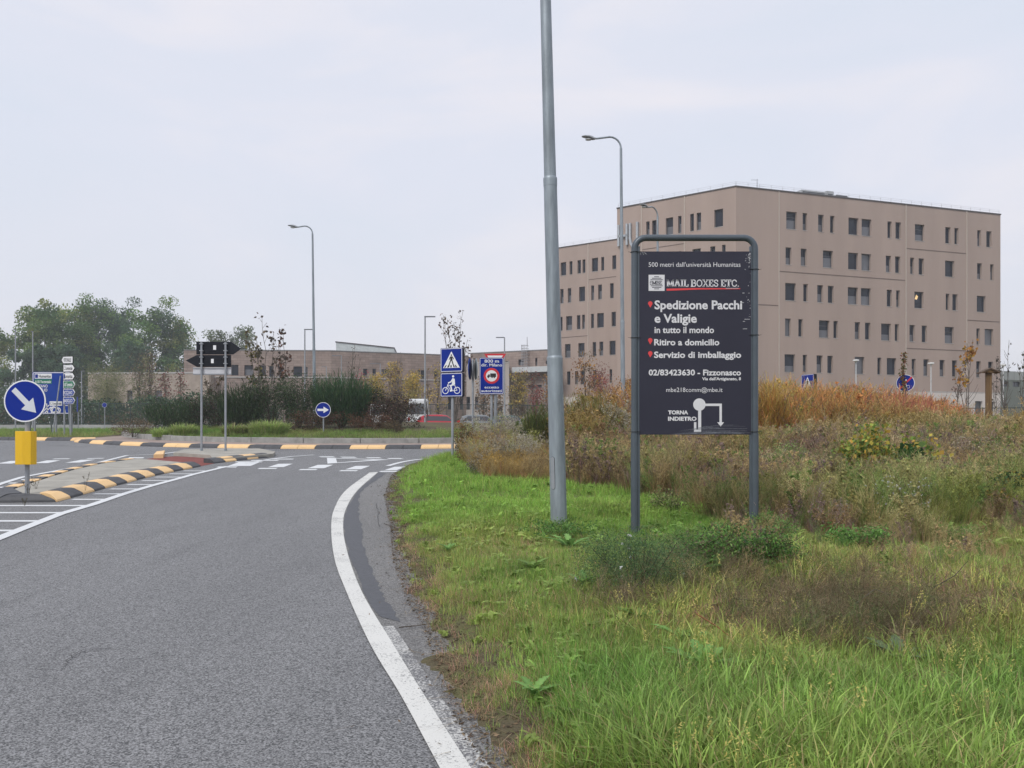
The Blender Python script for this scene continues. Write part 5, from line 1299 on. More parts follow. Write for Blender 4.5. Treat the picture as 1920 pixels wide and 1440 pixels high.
# ================================================================== VEHICLES
def car(name, label, X, Y, rz, paint, L_=3.9, Wd=1.68, H=1.46, kind='hatch', z=None):
    t = thing(name, label, 'car' if kind != 'van' else 'van', (X, Y, zg(Y) if z is None else z), rz, 'vehicles parked behind the roundabout')
    h = L_/2
    if kind == 'hatch':
        low_ = [(-h,.32),(-h+.05,.2),(h-.05,.2),(h,.34),(h-.02,.62),(h-.25,.74),(h-.95,.88),(-h+.10,.93),(-h,.75)]
        top_ = [(h-1.0,.86),(h-1.65,H-.08),(h-2.1,H),(-h+.65,H-.02),(-h+.28,H-.14),(-h+.06,.90)]
    else:
        low_ = [(-h,.35),(-h+.05,.25),(h-.05,.25),(h,.4),(h-.02,.85),(h-.4,1.15),(h-.6,1.22),(-h,1.22)]
        top_ = [(h-.55,1.2),(h-1.25,H-.15),(h-1.6,H),(-h+.1,H),(-h,H-.15),(-h,1.2)]
    n = len(low_); mb = MB(); w2 = Wd/2
    def loft(prof, ws):
        vs = []; k = len(prof)
        for w_ in ws:
            for (x, z_) in prof:
                yy = w_[0]; s_ = 1 - w_[1]*((z_-.2)/(H-.2)) if w_[1] else 1
                vs.append((x, yy*s_, z_))
        fs = [tuple(range(k)), tuple(range(k*len(ws)-1, k*(len(ws)-1)-1, -1))]
        for a_ in range(len(ws)-1):
            for i in range(k): fs.append((a_*k+i, (a_+1)*k+i, (a_+1)*k+(i+1) % k, a_*k+(i+1) % k))
        mb.add(vs, fs)
    loft(low_, [(-w2,.06),(w2,.06)]); loft(top_, [(-w2*.985,.2),(w2*.985,.2)])
    b = mb.build('body', paint, t, bevel=.05, smooth=True)
    gl = pmat('car_glass', (.03,.035,.04), rough=.05, var=.1, spec=1)
    for sy in (-1, 1):
        a_ = [(h-1.15,.95),(h-1.68,H-.14),(-h+.72,H-.12),(-h+.38,.98)] if kind == 'hatch' else [(h-.75,1.28),(h-1.3,H-.35),(h-2.0,H-.35),(h-2.0,1.28)]
        m3 = MB(); vs = []
        for (x, z_) in a_:
            s_ = 1 - .2*((z_-.2)/(H-.2)); vs.append((x, sy*(w2*.985*s_+.006), z_))
        m3.add(vs, [(0,1,2,3) if sy > 0 else (3,2,1,0)]); m3.build('side_window', gl, t)
        m3 = MB(); m3.tube([(h-1.2, sy*w2*.97, .98), (h-1.2, sy*(w2+.12), 1.0)], [.05,.09], 8); m3.build('mirror', paint, t, smooth=True)
    def wnd(x0_, z0_, x1_, z1_, nm):
        m3 = MB(); s0 = (1-.2*((z0_-.2)/(H-.2)))*w2*.88; s1 = (1-.2*((z1_-.2)/(H-.2)))*w2*.86
        m3.add([(x0_,-s0,z0_),(x0_,s0,z0_),(x1_,s1,z1_),(x1_,-s1,z1_)], [(0,1,2,3)]); m3.build(nm, gl, t)
    if kind == 'hatch': wnd(h-1.02,.93,h-1.62,H-.12,'windscreen'); wnd(-h+.03,.96,-h+.25,H-.18,'rear_window')
    else: wnd(h-.56,1.26,h-1.22,H-.22,'windscreen'); wnd(-h-.01,1.3,-h-.01,H-.4,'rear_window')
    tyre = pmat('tyre', (.02,.02,.02), rough=.8); rim = pmat('rim', (.45,.46,.47), rough=.3, metal=.6)
    for wx in (-h+.72, h-.75):
        for sy in (-1, 1):
            m3 = MB(); m3.tube([(wx, sy*(w2-.2), .31), (wx, sy*(w2+.01), .31)], .31, 20); wo = m3.build('wheel', tyre, t)
            m3 = MB(); m3.tube([(wx, sy*(w2-.0), .31), (wx, sy*(w2+.02), .31)], .2, 12); m3.build('rim', rim, wo)
    for sy in (-1, 1):
        m3 = MB(); m3.box(-h-.02, -h+.1, sy*w2*.82-.1, sy*w2*.82+.1, .72, 1.02); m3.build('tail_light', pmat('tail_red', (.45,.01,.01), rough=.2), t, bevel=.02)
        m3 = MB(); m3.box(h-.12, h+.01, sy*w2*.75-.16, sy*w2*.75+.16, .58, .72); m3.build('headlight', pmat('headlight', (.6,.62,.64), rough=.1), t, bevel=.02)
    return t
RED = pmat('red_car_paint', (.48,.012,.03), rough=.25, var=.04, coat=.6); SIL = pmat('silver_car_paint', (.22,.24,.25), rough=.3, metal=.3, var=.04, coat=.6)
WHI = pmat('white_car_paint', (.68,.70,.70), rough=.3, var=.03, coat=.5); DGR = pmat('dark_green_car_paint', (.03,.07,.055), rough=.25, var=.04, coat=.6)
car('parked_car', 'red hatchback parked behind the roundabout, seen left of the crossing sign post', (829-960)/FPX*66, 66, R(12), RED, z=zg(66)-.25)
car('parked_car', 'silver car half hidden by the grey weeds right of the crossing sign post', (905-960)/FPX*67, 67, R(8), SIL, z=zg(67)-.25)
car('parked_car', 'dark green car almost hidden by weeds beside the silver car', (962-960)/FPX*70, 70, R(5), DGR, z=zg(70)-.25)
car('parked_van', 'white van behind the dark leafy shrubs of the roundabout', (786-960)/FPX*74, 74, R(95), WHI, L_=5.2, Wd=2.0, H=2.6, kind='van')
car('parked_van', 'white van hidden behind the dark shrubs left of the other van', (716-960)/FPX*76, 76, R(95), WHI, L_=5.2, Wd=2.0, H=2.2, kind='van')

# ================================================================== VEGETATION
rng = np.random.RandomState(11)
def unit(v): return v / np.maximum(np.linalg.norm(v, axis=-1, keepdims=True), 1e-9)
def blades(base, h, wd, lean, az_=None, rows=(0, .38, .72), droop=0.0, r=None):
    """tapered curved blades; base (N,3), h, wd, lean (N,)"""
    r = r or rng; N = len(base)
    az_ = r.rand(N)*2*np.pi if az_ is None else az_
    d = np.stack([np.cos(az_), np.sin(az_), np.zeros(N)], 1); tw = az_ + np.pi/2 + r.normal(0, .5, N)
    s_ = np.stack([np.cos(tw), np.sin(tw), np.zeros(N)], 1)
    V = []
    for t in list(rows) + [1.0]:
        up = h*t*(1 - .35*lean*t) - droop*h*t**3
        c = base + d*(lean*h*t**1.8)[:, None]; c = c.copy(); c[:, 2] += up
        if t < 1: w_ = (wd*(1 - t**2*.75)/2)[:, None]; V += [c - s_*w_, c + s_*w_]
        else: V.append(c)
    k = len(V); V = np.stack(V, 1).reshape(-1, 3); o = (np.arange(N)*k)[:, None]; F = []
    m = len(rows)
    for i in range(m-1):
        a = 2*i; F += [o + np.array([a, a+1, a+3]), o + np.array([a, a+3, a+2])]
    F.append(o + np.array([2*m-2, 2*m-1, 2*m]))
    return V, np.concatenate(F), k
def leaves(c, size, asp=.5, flat=0.0, r=None, updir=None):
    """rhombic leaves at centres c"""
    r = r or rng; N = len(c); a = unit(r.normal(size=(N, 3))*np.array([1, 1, 1-flat*.8]))
    b = unit(np.cross(a, unit(r.normal(size=(N, 3))*np.array([1, 1, 1-flat]) + np.array([0, 0, flat*2])))); size = np.broadcast_to(size, (N,))[:, None]
    V = np.stack([c - a*size*.5, c + b*size*asp*.5, c + a*size*.5, c - b*size*asp*.5], 1).reshape(-1, 3)
    return V, (np.arange(N)*4)[:, None] + np.array([0, 1, 2, 3])
def pick(pal, n, r=None, var=.18):
    r = r or rng; pal = np.array([p[:3] for p in pal]); i = r.randint(0, len(pal), n)
    return pal[i] * (1 + r.uniform(-var, var, (n, 1)))

M_GR = leafmat('grass_blade', (1, 1, 1), inst=True, trans=.42, rough=.5, spec=.3)
M_FLUFF = leafmat('seed_fluff', (1, 1, 1), inst=True, trans=.3, rough=.9, spec=.05)
M_LEAF = leafmat('leaf', (1, 1, 1), trans=.3)
M_STEM = leafmat('thin_stem', (1, 1, 1), trans=.1, rough=.8, spec=.1)
M_BARK = pmat('bark', (.075,.062,.05), rough=.95, var=.3, scale=6, detail=8, spec=.15)
M_BARK2 = pmat('pale_bark', (.13,.115,.10), rough=.95, var=.25, scale=8, detail=8, spec=.15)

def proto(coll, name, V, F, shade, mats, mi=None):
    o = npmesh(name, V, F, mats, {'shade': shade}, mi=mi, linkit=False); coll.objects.link(o); return o
def newcoll(n): return bpy.data.collections.new(n)
def scatter(name, coll, pts, scl, tint, idx, lean=.12, kind='stuff', zscale=None, label=None):
    N = len(pts); me = bpy.data.meshes.new(name); me.vertices.add(N); me.vertices.foreach_set('co', np.asarray(pts, np.float32).ravel())
    a = me.attributes.new('rot', 'FLOAT_VECTOR', 'POINT'); ro = np.stack([rng.normal(0, lean, N), rng.normal(0, lean, N), rng.rand(N)*6.283], 1)
    a.data.foreach_set('vector', ro.astype(np.float32).ravel())
    a = me.attributes.new('scl', 'FLOAT_VECTOR', 'POINT'); s3_ = np.stack([scl, scl, scl if zscale is None else zscale], 1); a.data.foreach_set('vector', s3_.astype(np.float32).ravel())
    a = me.attributes.new('idx', 'INT', 'POINT'); a.data.foreach_set('value', np.asarray(idx, np.int32))
    a = me.attributes.new('tint', 'FLOAT_COLOR', 'POINT'); a.data.foreach_set('color', np.concatenate([tint, np.ones((N, 1))], 1).astype(np.float32).ravel())
    o = bpy.data.objects.new(name, me); link(o)
    gn = bpy.data.node_groups.new(name + '_nodes', 'GeometryNodeTree'); gn.interface.new_socket('Geometry', in_out='INPUT', socket_type='NodeSocketGeometry'); gn.interface.new_socket('Geometry', in_out='OUTPUT', socket_type='NodeSocketGeometry')
    n = gn.nodes; gi = n.new('NodeGroupInput'); go = n.new('NodeGroupOutput'); ip = n.new('GeometryNodeInstanceOnPoints'); ci = n.new('GeometryNodeCollectionInfo')
    ci.inputs['Collection'].default_value = coll; ci.inputs['Separate Children'].default_value = True; ci.inputs['Reset Children'].default_value = True
    ip.inputs['Pick Instance'].default_value = True
    def na(nm, ty):
        q = n.new('GeometryNodeInputNamedAttribute'); q.data_type = ty; q.inputs['Name'].default_value = nm; return q.outputs['Attribute']
    gn.links.new(gi.outputs[0], ip.inputs['Points']); gn.links.new(ci.outputs[0], ip.inputs['Instance'])
    gn.links.new(na('idx', 'INT'), ip.inputs['Instance Index']); gn.links.new(na('scl', 'FLOAT_VECTOR'), ip.inputs['Scale'])
    e2r = n.new('FunctionNodeEulerToRotation'); gn.links.new(na('rot', 'FLOAT_VECTOR'), e2r.inputs[0]); gn.links.new(e2r.outputs[0], ip.inputs['Rotation'])
    gn.links.new(ip.outputs[0], go.inputs[0])
    md = o.modifiers.new('scatter', 'NODES'); md.node_group = gn
    o['kind'] = kind
    return o

# ---- clump prototypes
cg_ = newcoll('grass_clumps')
def grass_proto(n, rad, h0, h1, wd, lean, seed, droop=0.0, rows=(0, .38, .72)):
    r = np.random.RandomState(seed); a = r.rand(n)*6.283; q = rad*np.sqrt(r.rand(n)); b = np.stack([q*np.cos(a), q*np.sin(a), np.full(n, -.02)], 1)
    h = r.uniform(h0, h1, n); V, F, k = blades(b, h, r.uniform(wd*.7, wd*1.3, n), r.uniform(.05, lean, n), a + r.normal(0, .9, n), rows, droop, r)
    sh = (1 + r.uniform(-.38, .38, n))[:, None] * (1 + r.normal(0, .07, (n, 3))); dead = r.rand(n) < .11; sh[dead] *= np.array([1.75, 1.05, 1.7])
    sh = np.repeat(sh, k, 0)
    return V, F, sh
for k in range(4): proto(cg_, 'grass_clump_%02d' % k, *grass_proto(26, .075, .05, .14, .0042, .8, k), M_GR)            # 0-3 short lawn
for k in range(4, 7): proto(cg_, 'grass_clump_%02d' % k, *grass_proto(20, .08, .09, .24, .0052, 1.0, k, .15), M_GR)     # 4-6 long arching
for k in range(7, 10): proto(cg_, 'grass_clump_%02d' % k, *grass_proto(22, .09, .05, .17, .0030, 1.1, k), M_GR)         # 7-9 wispy dry
def broad_proto(seed, n=9, L_=.10, wd=.035):
    r = np.random.RandomState(seed); a = r.rand(n)*6.283; b = np.zeros((n, 3)); b[:, :2] = r.normal(0, .015, (n, 2)); b[:, 2] = r.uniform(0, .04, n)
    V, F, k = blades(b, r.uniform(L_*.6, L_*1.1, n), np.full(n, wd), r.uniform(.6, 1.3, n), a, (0, .25, .5, .8), .35, r)
    V = V.copy()
    return V, F, np.repeat(1 + r.uniform(-.25, .25, n), k)
def pinch(V, F, sh, k=9): return V, F, sh
for k in range(10, 13): proto(cg_, 'grass_clump_%02d' % k, *broad_proto(k), M_GR)                                      # 10-12 broad leaves
def seedhead_proto(seed):
    r = np.random.RandomState(seed); V1, F1, s1 = grass_proto(5, .05, .18, .27, .003, .6, seed)
    tops = V1.reshape(5, 7, 3)[:, 6]; n = 5*14; c = np.repeat(tops, 14, 0) + np.stack([r.normal(0, .005, n), r.normal(0, .005, n), -np.tile(np.linspace(0, .065, 14), 5)], 1)
    V2, F2 = leaves(c, .013, .35, r=r); F2t = np.concatenate([F2[:, [0,1,2]], F2[:, [0,2,3]]])
    return np.concatenate([V1, V2]), np.concatenate([F1, F2t + len(V1)]), np.concatenate([s1, np.full((len(V2), 3), 1.5)*np.array([[1.3, 1.1, 1.2]])])
for k in range(13, 15): proto(cg_, 'grass_clump_%02d' % k, *seedhead_proto(k), M_GR)                                   # 13-14 foxtail heads

# ---- tall weeds
def weed_proto(seed, H=1.0, stems=6, spread=.35, nb=16, bl=.28, leafn=5, leafs=.022, fluff=0, stiff=.8, wd=.006, leaf_asp=.3):
    r = np.random.RandomState(seed); V = []; F = []; S = []; MI = []; o = 0
    def ribbon(p, w0, w1, sh, m=0):
        nonlocal o
        p = np.array(p); k = len(p); d = unit(np.gradient(p, axis=0)); s_ = unit(np.cross(d, r.normal(size=3))); w_ = np.linspace(w0, w1, k)[:, None]/2
        v = np.concatenate([p - s_*w_, p + s_*w_]); f = [[i, i+1, k+i+1] for i in range(k-1)] + [[i, k+i+1, k+i] for i in range(k-1)]
        V.append(v); F.append(np.array(f)+o); S.append(np.full((len(v), 3), sh)); MI.append(np.full(len(f), m)); o += len(v)
    cen = []; fl = []
    for s_ in range(stems):
        a = r.rand()*6.283; lean = spread*r.uniform(.15, 1); h = H*r.uniform(.72, 1.05); d = np.array([math.cos(a), math.sin(a), 0]); b = d*.04*r.rand()
        st = np.array([b + d*lean*h*t**1.4*.9 + np.array([0, 0, h*t*(1-.12*lean*t)]) for t in np.linspace(0, 1, 5)])
        ribbon(st, wd, wd*.4, r.uniform(.45, 1.0))
        for q in range(nb):
            t = r.uniform(.25, 1.0); i = min(int(t*4), 3); p = st[i]*(1-(t*4-i)) + st[i+1]*(t*4-i)
            aa = r.rand()*6.283; l_ = bl*H*r.uniform(.4, 1.1)*(1.15-.7*t); dd = np.array([math.cos(aa)*.55, math.sin(aa)*.55, stiff]); dd /= np.linalg.norm(dd)
            e = p + dd*l_; mdl = p + dd*l_*.5 + np.array([0, 0, -.03*l_]); ribbon([p, mdl, e], wd*.6, wd*.3, r.uniform(.55, 1.65))
            for j in range(leafn): u = r.uniform(.15, 1); cen.append(p*(1-u) + e*u + r.normal(0, .008*H, 3))
            if fluff: 
                for j in range(fluff): fl.append(e + r.normal(0, .018*H, 3))
    if cen:
        v, f = leaves(np.array(cen), r.uniform(leafs*.6, leafs*1.3, len(cen)), leaf_asp, r=r); ft = np.concatenate([f[:, [0,1,2]], f[:, [0,2,3]]])
        V.append(v); F.append(ft+o); S.append(np.repeat(1 + r.uniform(-.5, .6, (len(cen), 1)), 4, 0)*np.ones((1, 3))); MI.append(np.zeros(len(ft))); o += len(v)
    if fl:
        v, f = leaves(np.array(fl), r.uniform(.010, .022, len(fl)), .9, r=r); ft = np.concatenate([f[:, [0,1,2]], f[:, [0,2,3]]])
        V.append(v); F.append(ft+o); S.append(np.tile(np.array([[1.55, 1.6, 1.85]]), (len(v), 1))); MI.append(np.ones(len(ft))); o += len(v)
    return np.concatenate(V), np.concatenate(F), np.concatenate(S), np.concatenate(MI).astype(int)
cw_ = newcoll('weed_clumps')
for k in range(4):
    V, F, S, MI = weed_proto(20+k, 1, 6, .62, 18, .36, 4, .024, 0, .85, wd=.011); proto(cw_, 'weed_clump_%02d' % k, V, F, S, [M_GR, M_FLUFF], MI)         # 0-3 feathery
for k in range(4, 7):
    V, F, S, MI = weed_proto(20+k, 1, 6, .40, 16, .26, 4, .028, 4, .7); proto(cw_, 'weed_clump_%02d' % k, V, F, S, [M_GR, M_FLUFF], MI)          # 4-6 with seed fluff
for k in range(7, 9):
    V, F, S, MI = weed_proto(20+k, 1, 5, .30, 14, .16, 8, .055, 0, .5, leaf_asp=.4); proto(cw_, 'weed_clump_%02d' % k, V, F, S, [M_GR, M_FLUFF], MI)   # 7-8 leafy
for k in range(9, 11):
    V, F, S, MI = weed_proto(20+k, 1, 9, .9, 12, .35, 0, .02, 0, .3, wd=.008); proto(cw_, 'weed_clump_%02d' % k, V, F, S, [M_GR, M_FLUFF], MI)   # 9-10 bare twigs
for k in range(11, 13):    # upright dry grass stand, unit height
    V, F, S = grass_proto(55, .16, .45, 1.0, .006, .45, 40+k); proto(cw_, 'weed_clump_%02d' % k, V, F, S, [M_GR, M_FLUFF])

def topx(X, Y): return 960 + FPX*X/Y
def ground_py(X, Y): return HOR - FPX*(zb(Y)-EYE)/Y
def grow(n, ymin, ymax, xmin_px=680, xmax_px=1990, power=1.0, dmin=.02):
    """random ground points in the field of view right of the road, evenly dense on the ground"""
    Y = np.sqrt(rng.uniform(ymin**2, ymax**2, n)) if power == 1 else ymin + (ymax-ymin)*rng.rand(n)**power
    xp = rng.uniform(xmin_px, xmax_px, n); X = (xp-960)/FPX*Y
    d = roadside(X, Y); m = d > dmin; return X[m], Y[m], d[m], xp[m]
C = lambda *a: np.array(a, float)
def lerpc(a, b, t): t = np.clip(t, 0, 1)[:, None]; return a*(1-t) + b*t
GREEN, LIME, YEL, DRY, STRAW, BROWN, DGREEN, DARK = C(.205,.365,.080), C(.290,.495,.085), C(.48,.50,.15), C(.44,.34,.18), C(.55,.46,.27), C(.24,.18,.11), C(.050,.115,.028), C(.075,.060,.045)

def mownzone(X, Y, xp, py):
    """1 where the verge is cut grass, 0 where the weed field begins"""
    lim = np.interp(xp, [700, 860, 905, 1060, 1190, 1300, 1420, 1500, 1700, 1990], [850, 862, 905, 912, 935, 968, 985, 1005, 1010, 1015])
    return py > lim + (8*vnoise(X, Y, .8, 8) + 12*vnoise(X, Y, .35, 9))*np.clip((xp-1000)/200, .25, 2.2)
# --- short grass
X, Y, d, xp = grow(120000, 2.6, 11.5); keep = rng.rand(len(X)) < np.clip(1.3 - Y/16, .35, 1)*.50
X, Y, d, xp = X[keep], Y[keep], d[keep], xp[keep]
X2, Y2, d2, xp2 = grow(26000, 11.5, 26, 690, 1990)
X, Y, d, xp = [np.concatenate(q) for q in ((X, X2), (Y, Y2), (d, d2), (xp, xp2))]
py = ground_py(X, Y); mz = mownzone(X, Y, xp, py)
n1 = vnoise(X, Y, 1.3, 21); n2 = vnoise(X, Y, .45, 22); n3 = vnoise(X, Y, .17, 23)
edgeness = np.clip(1 - d/.55, 0, 1)                         # poorer, drier growth at the asphalt
bp_ = np.hypot((xp-1590)/330, (py-1170)/80) + .45*vnoise(X, Y, .4, 77); brownpatch = np.clip(1.15 - bp_, 0, 1)**.7
p_keep = np.where(mz, 1 - .80*edgeness**1.2 - .45*brownpatch, .55)
p_keep = np.where((d < .5) & (n2 < -.12), p_keep*.3, p_keep)
m = rng.rand(len(X)) < p_keep
X, Y, d, xp, py, mz, n1, n2, n3, edgeness, brownpatch = [q[m] for q in (X, Y, d, xp, py, mz, n1, n2, n3, edgeness, brownpatch)]
N = len(X)
bright = np.clip((1030 - py)/60, 0, 1)*np.clip((1560-xp)/200, 0, 1)       # fresh green band around the posts
lowgreen = np.clip((py-1240)/120, 0, 1)*np.clip((xp-960)/200, 0, 1)
leftyel = np.clip((py-990)/60, 0, 1)*np.clip((1200-xp)/260, 0, 1)*(1-lowgreen)
col = lerpc(np.tile(GREEN, (N, 1)), YEL, .42 + .55*n1 + .35*leftyel); col = lerpc(col, LIME, .85*bright + .15*n2); col = lerpc(col, GREEN*1.12, .50*lowgreen)
dryness = .18 + .28*n2 + .24*n3 + .75*edgeness**2 + .30*np.clip((xp-1450)/200, 0, 1)*np.clip((1120-py)/60, 0, 1) + .70*brownpatch + .10*leftyel - .35*bright - .10*lowgreen + .8*(~mz)
dryt = rng.rand(N) < np.clip(dryness, .03, .95)
col = np.where(dryt[:, None], lerpc(np.tile(DRY, (N, 1)), STRAW, rng.rand(N)*.9), col)
col = np.where((brownpatch > .3)[:, None] & (rng.rand(N) < .30)[:, None], BROWN, col)
col = col * (1 + rng.uniform(-.30, .30, (N, 1))) * (1 + .18*vnoise(X, Y, .25, 71))[:, None]
tall = np.clip(.30*bright + .52*lowgreen + .25*n1 + .08, 0, .9)*(1-edgeness); tall = np.where((Y > 13), .5*tall+.4, tall)
idx = np.where(rng.rand(N) < tall, rng.randint(4, 7, N), rng.randint(0, 4, N)); idx = np.where(dryt, rng.randint(7, 10, N), idx)
idx = np.where((rng.rand(N) < .05) & ~dryt, rng.randint(10, 13, N), idx); idx = np.where((rng.rand(N) < .0035) & (edgeness < .4) & (Y < 6.5) & (xp > 1000), rng.randint(13, 15, N), idx)
col = np.where(((idx >= 13))[:, None], YEL*.75, col)
scl = rng.uniform(.75, 1.25, N)*(1-.45*edgeness)*np.where(Y > 12, 1.35, 1.0)*np.where(idx >= 7, np.where(idx < 10, .75, 1), 1)*(1+.25*lowgreen)*(1+.25*n1)*np.where((Y > 7.5) & (idx < 10), .80, 1)
scatter('grass', cg_, np.stack([X, Y, gz(X, Y)], 1), scl, col, idx, lean=.16)

# --- weed field
YT = ([860, 880, 905, 960, 1040, 1060, 1120, 1180, 1300, 1430, 1470, 1535, 1600, 1680, 1760, 1830, 1880, 1990], [822, 812, 792, 786, 776, 757, 750, 738, 742, 734, 728, 746, 738, 752, 762, 786, 800, 800])
X, Y, d, xp = grow(7800, 15.0, 33, 862, 1990, dmin=.3); py = ground_py(X, Y)
m = ~mownzone(X, Y, xp, py) & (Y > np.interp(xp, [860, 900, 1040, 1060, 1200, 1430, 1990], [17, 16.2, 17, 18.5, 19.5, 19, 19.5]))
X, Y, d, xp, py = [q[m] for q in (X, Y, d, xp, py)]; N = len(X)
top = np.interp(xp, *YT); hmax = EYE + (HOR-top)*Y/FPX - zb(Y)
h = np.clip(hmax, .5, 2.4)*(.50 + .62*rng.rand(N)**.8)*(1 + .30*vnoise(X, Y, 1.1, 31)); h = np.minimum(h, np.clip(hmax, .5, 2.4)*1.12); h = np.where(Y < 20.5, h*.82, h)
OL_, OR_, RD, YL2, GRY, PUR = C(.27,.27,.08), C(.58,.28,.095), C(.50,.18,.10), C(.52,.40,.11), C(.42,.38,.28), C(.22,.16,.14)
grey = (xp < 1046) | ((Y < 20.6) & (xp < 1200))
n1 = vnoise(X, Y, 1.9, 33); n2 = vnoise(X, Y, .8, 34); rnd = rng.rand(N)
col = lerpc(np.tile(OR_, (N, 1)), RD, .5+.9*n1); col = lerpc(col, YL2, np.clip(.35+1.4*n2, 0, 1)*np.exp(-((xp-1480)/120)**2)*1.3 + .35*(n2 > .35)); col = lerpc(col, OL_, np.clip((1180-xp)/80, 0, 1)*.9 + np.clip((xp-1800)/60, 0, 1)*.75 + .70*(rnd < .28))
col = np.where(((xp > 1190) & (xp < 1430))[:, None], lerpc(col, (OL_+OR_)*.5, np.full(N, .6)), col)
col = np.where(grey[:, None], np.where((rnd < .6)[:, None], GRY*.85, OL_*1.1), col)
col = np.where(((rnd > .86) & (Y < 24))[:, None], PUR, col)
green_r = (xp > 990) & (xp < 1046) & (Y > 19); col = np.where(green_r[:, None], C(.10,.135,.035), col)
idx = np.where(grey, rng.randint(4, 7, N), rng.randint(0, 4, N)); idx = np.where(green_r, rng.randint(7, 9, N), idx); idx = np.where((rng.rand(N) < .10), rng.randint(7, 9, N), idx); idx = np.where((xp > 1700) & (rng.rand(N) < .3), rng.randint(4, 7, N), idx)
col *= (1 + rng.uniform(-.25, .25, (N, 1)))
scatter('tall_weeds', cw_, np.stack([X, Y, zb(Y)], 1), h*.95+.1, col, idx, lean=.17, zscale=h)

# --- middle band of dry grass and light weeds
X, Y, d, xp = grow(21000, 6.0, 20.5, 880, 1990, dmin=.3); py = ground_py(X, Y); mw_ = mownzone(X, Y, xp, py); fr_ = mw_ & (xp > 1330) & (py < 1170) & (rng.rand(len(X)) < np.clip((1180-py)/150, 0, 1)*.75*np.clip((xp-1330)/160, 0, 1)*(.55+.6*vnoise(X, Y, .5, 91))); m = (~mw_ | fr_) & (Y > 6.0); frg = fr_[m]
X, Y, d, xp, py = [q[m] for q in (X, Y, d, xp, py)]; N = len(X)
n1 = vnoise(X, Y, 1.4, 41); n2 = vnoise(X, Y, .55, 42); rnd = rng.rand(N)
f = np.clip((Y-10)/8, 0, 1); h = (.42 + .46*f + .28*n1*np.clip(f+.4, 0, 1) + .16*n2)*rng.uniform(.65, 1.25, N); h = np.maximum(h, .14); h = np.where(frg, h*.55, h); h = np.where(xp < 1060, h*.62, h)
col = lerpc(np.tile(DRY*np.array([.98,.90,.85]), (N, 1)), C(.30,.33,.09), .40+1.5*n1); col = lerpc(col, C(.50,.42,.23), .45*(n2 > .15)); col = lerpc(col, C(.26,.17,.12), .7*((n2 < -.2) & (n1 < .2))); col = np.where((rnd < .20)[:, None], C(.20,.28,.08), col); col = np.where(((rnd > .80) & (n1 < 0))[:, None], PUR*1.3, col)
col = lerpc(col, C(.46,.23,.09), .55*np.clip((Y-12.5)/4, 0, 1)*np.clip(.3+1.6*n1, 0, 1)); col = np.where(((xp < 1060))[:, None], lerpc(np.tile(C(.50,.34,.09), (N, 1)), DRY*.9, .5+n2), col)
idx = np.where(rng.rand(N) < .62, rng.randint(11, 13, N), rng.randint(0, 4, N)); idx = np.where(rng.rand(N) < .20, rng.randint(7, 9, N), idx); idx = np.where((rng.rand(N) < .12) & (xp > 1430), rng.randint(4, 7, N), idx); idx = np.where(rng.rand(N) < .05, rng.randint(9, 11, N), idx)
col *= (1 + rng.uniform(-.25, .25, (N, 1)))
scatter('dry_weeds', cw_, np.stack([X, Y, gz(X, Y)], 1), h*1.05, col, idx, lean=.18, zscale=h)

# --- dead stems and the brown heap
cx_px = np.concatenate([rng.normal(1580, 130, 460), rng.normal(1310, 70, 200), rng.normal(1170, 30, 40)]); cy_px = np.concatenate([rng.normal(1180, 36, 460), rng.normal(1100, 20, 200), rng.normal(1155, 12, 40)])
Yq = np.array([P(0, y_)[1] for y_ in np.clip(cy_px, 1010, 1300)]); Xq = (cx_px-960)/FPX*Yq; N = len(Xq)
scatter('dead_stems', cw_, np.stack([Xq, Yq, gz(Xq, Yq)], 1), rng.uniform(.20, .44, N), pick([(.20,.16,.09), (.28,.22,.12), (.14,.12,.07), (.36,.29,.18), (.14,.20,.07)], N), np.where(rng.rand(N) < .85, rng.randint(9, 11, N), rng.randint(0, 4, N)), lean=.75, zscale=rng.uniform(.14, .34, N))

# --- litter along the asphalt edge: small dead leaves, straw and grit
M_LIT2 = leafmat('litter', (1, 1, 1), trans=.05, rough=.9, spec=.1)
Yl = rng.uniform(2.6, 17.5, 9000)**1.0; Xl = np.interp(Yl, EY, EX) + np.abs(rng.normal(0, .17, 9000)) - .02 - (rng.rand(9000) < .06)*rng.exponential(.12, 9000)
zz = np.maximum(gz(Xl, Yl), zb(Yl)+.010) + .004; c_ = np.stack([Xl, Yl, zz], 1)
V, F = leaves(c_, rng.uniform(.008, .034, len(c_)), .35, flat=.9); V = V.copy(); V[:, 2] = np.maximum(V[:, 2], np.repeat(zz, 4)-.004)
o_ = npmesh('leaf_litter', V, F, M_LIT2, {'tint': np.repeat(pick([(.17,.12,.075), (.22,.16,.10), (.10,.07,.05), (.12,.09,.06), (.07,.055,.04)], len(c_)), 4, 0)}); o_['kind'] = 'stuff'
V, F, k = blades(np.stack([Xl[:1500], Yl[:1500], zz[:1500]], 1), rng.uniform(.03, .12, 1500), np.full(1500, .003), np.full(1500, 2.2), None, (0, .4, .8), .0)
zf = np.repeat(zz[:1500], k); V[:, 2] = zf + (V[:, 2]-zf)*.18
o_ = npmesh('straw_litter', V, F, M_LIT2, {'tint': np.repeat(pick([(.36,.28,.17), (.24,.18,.1), (.14,.1,.06)], 1500), k, 0)}); o_['kind'] = 'stuff'

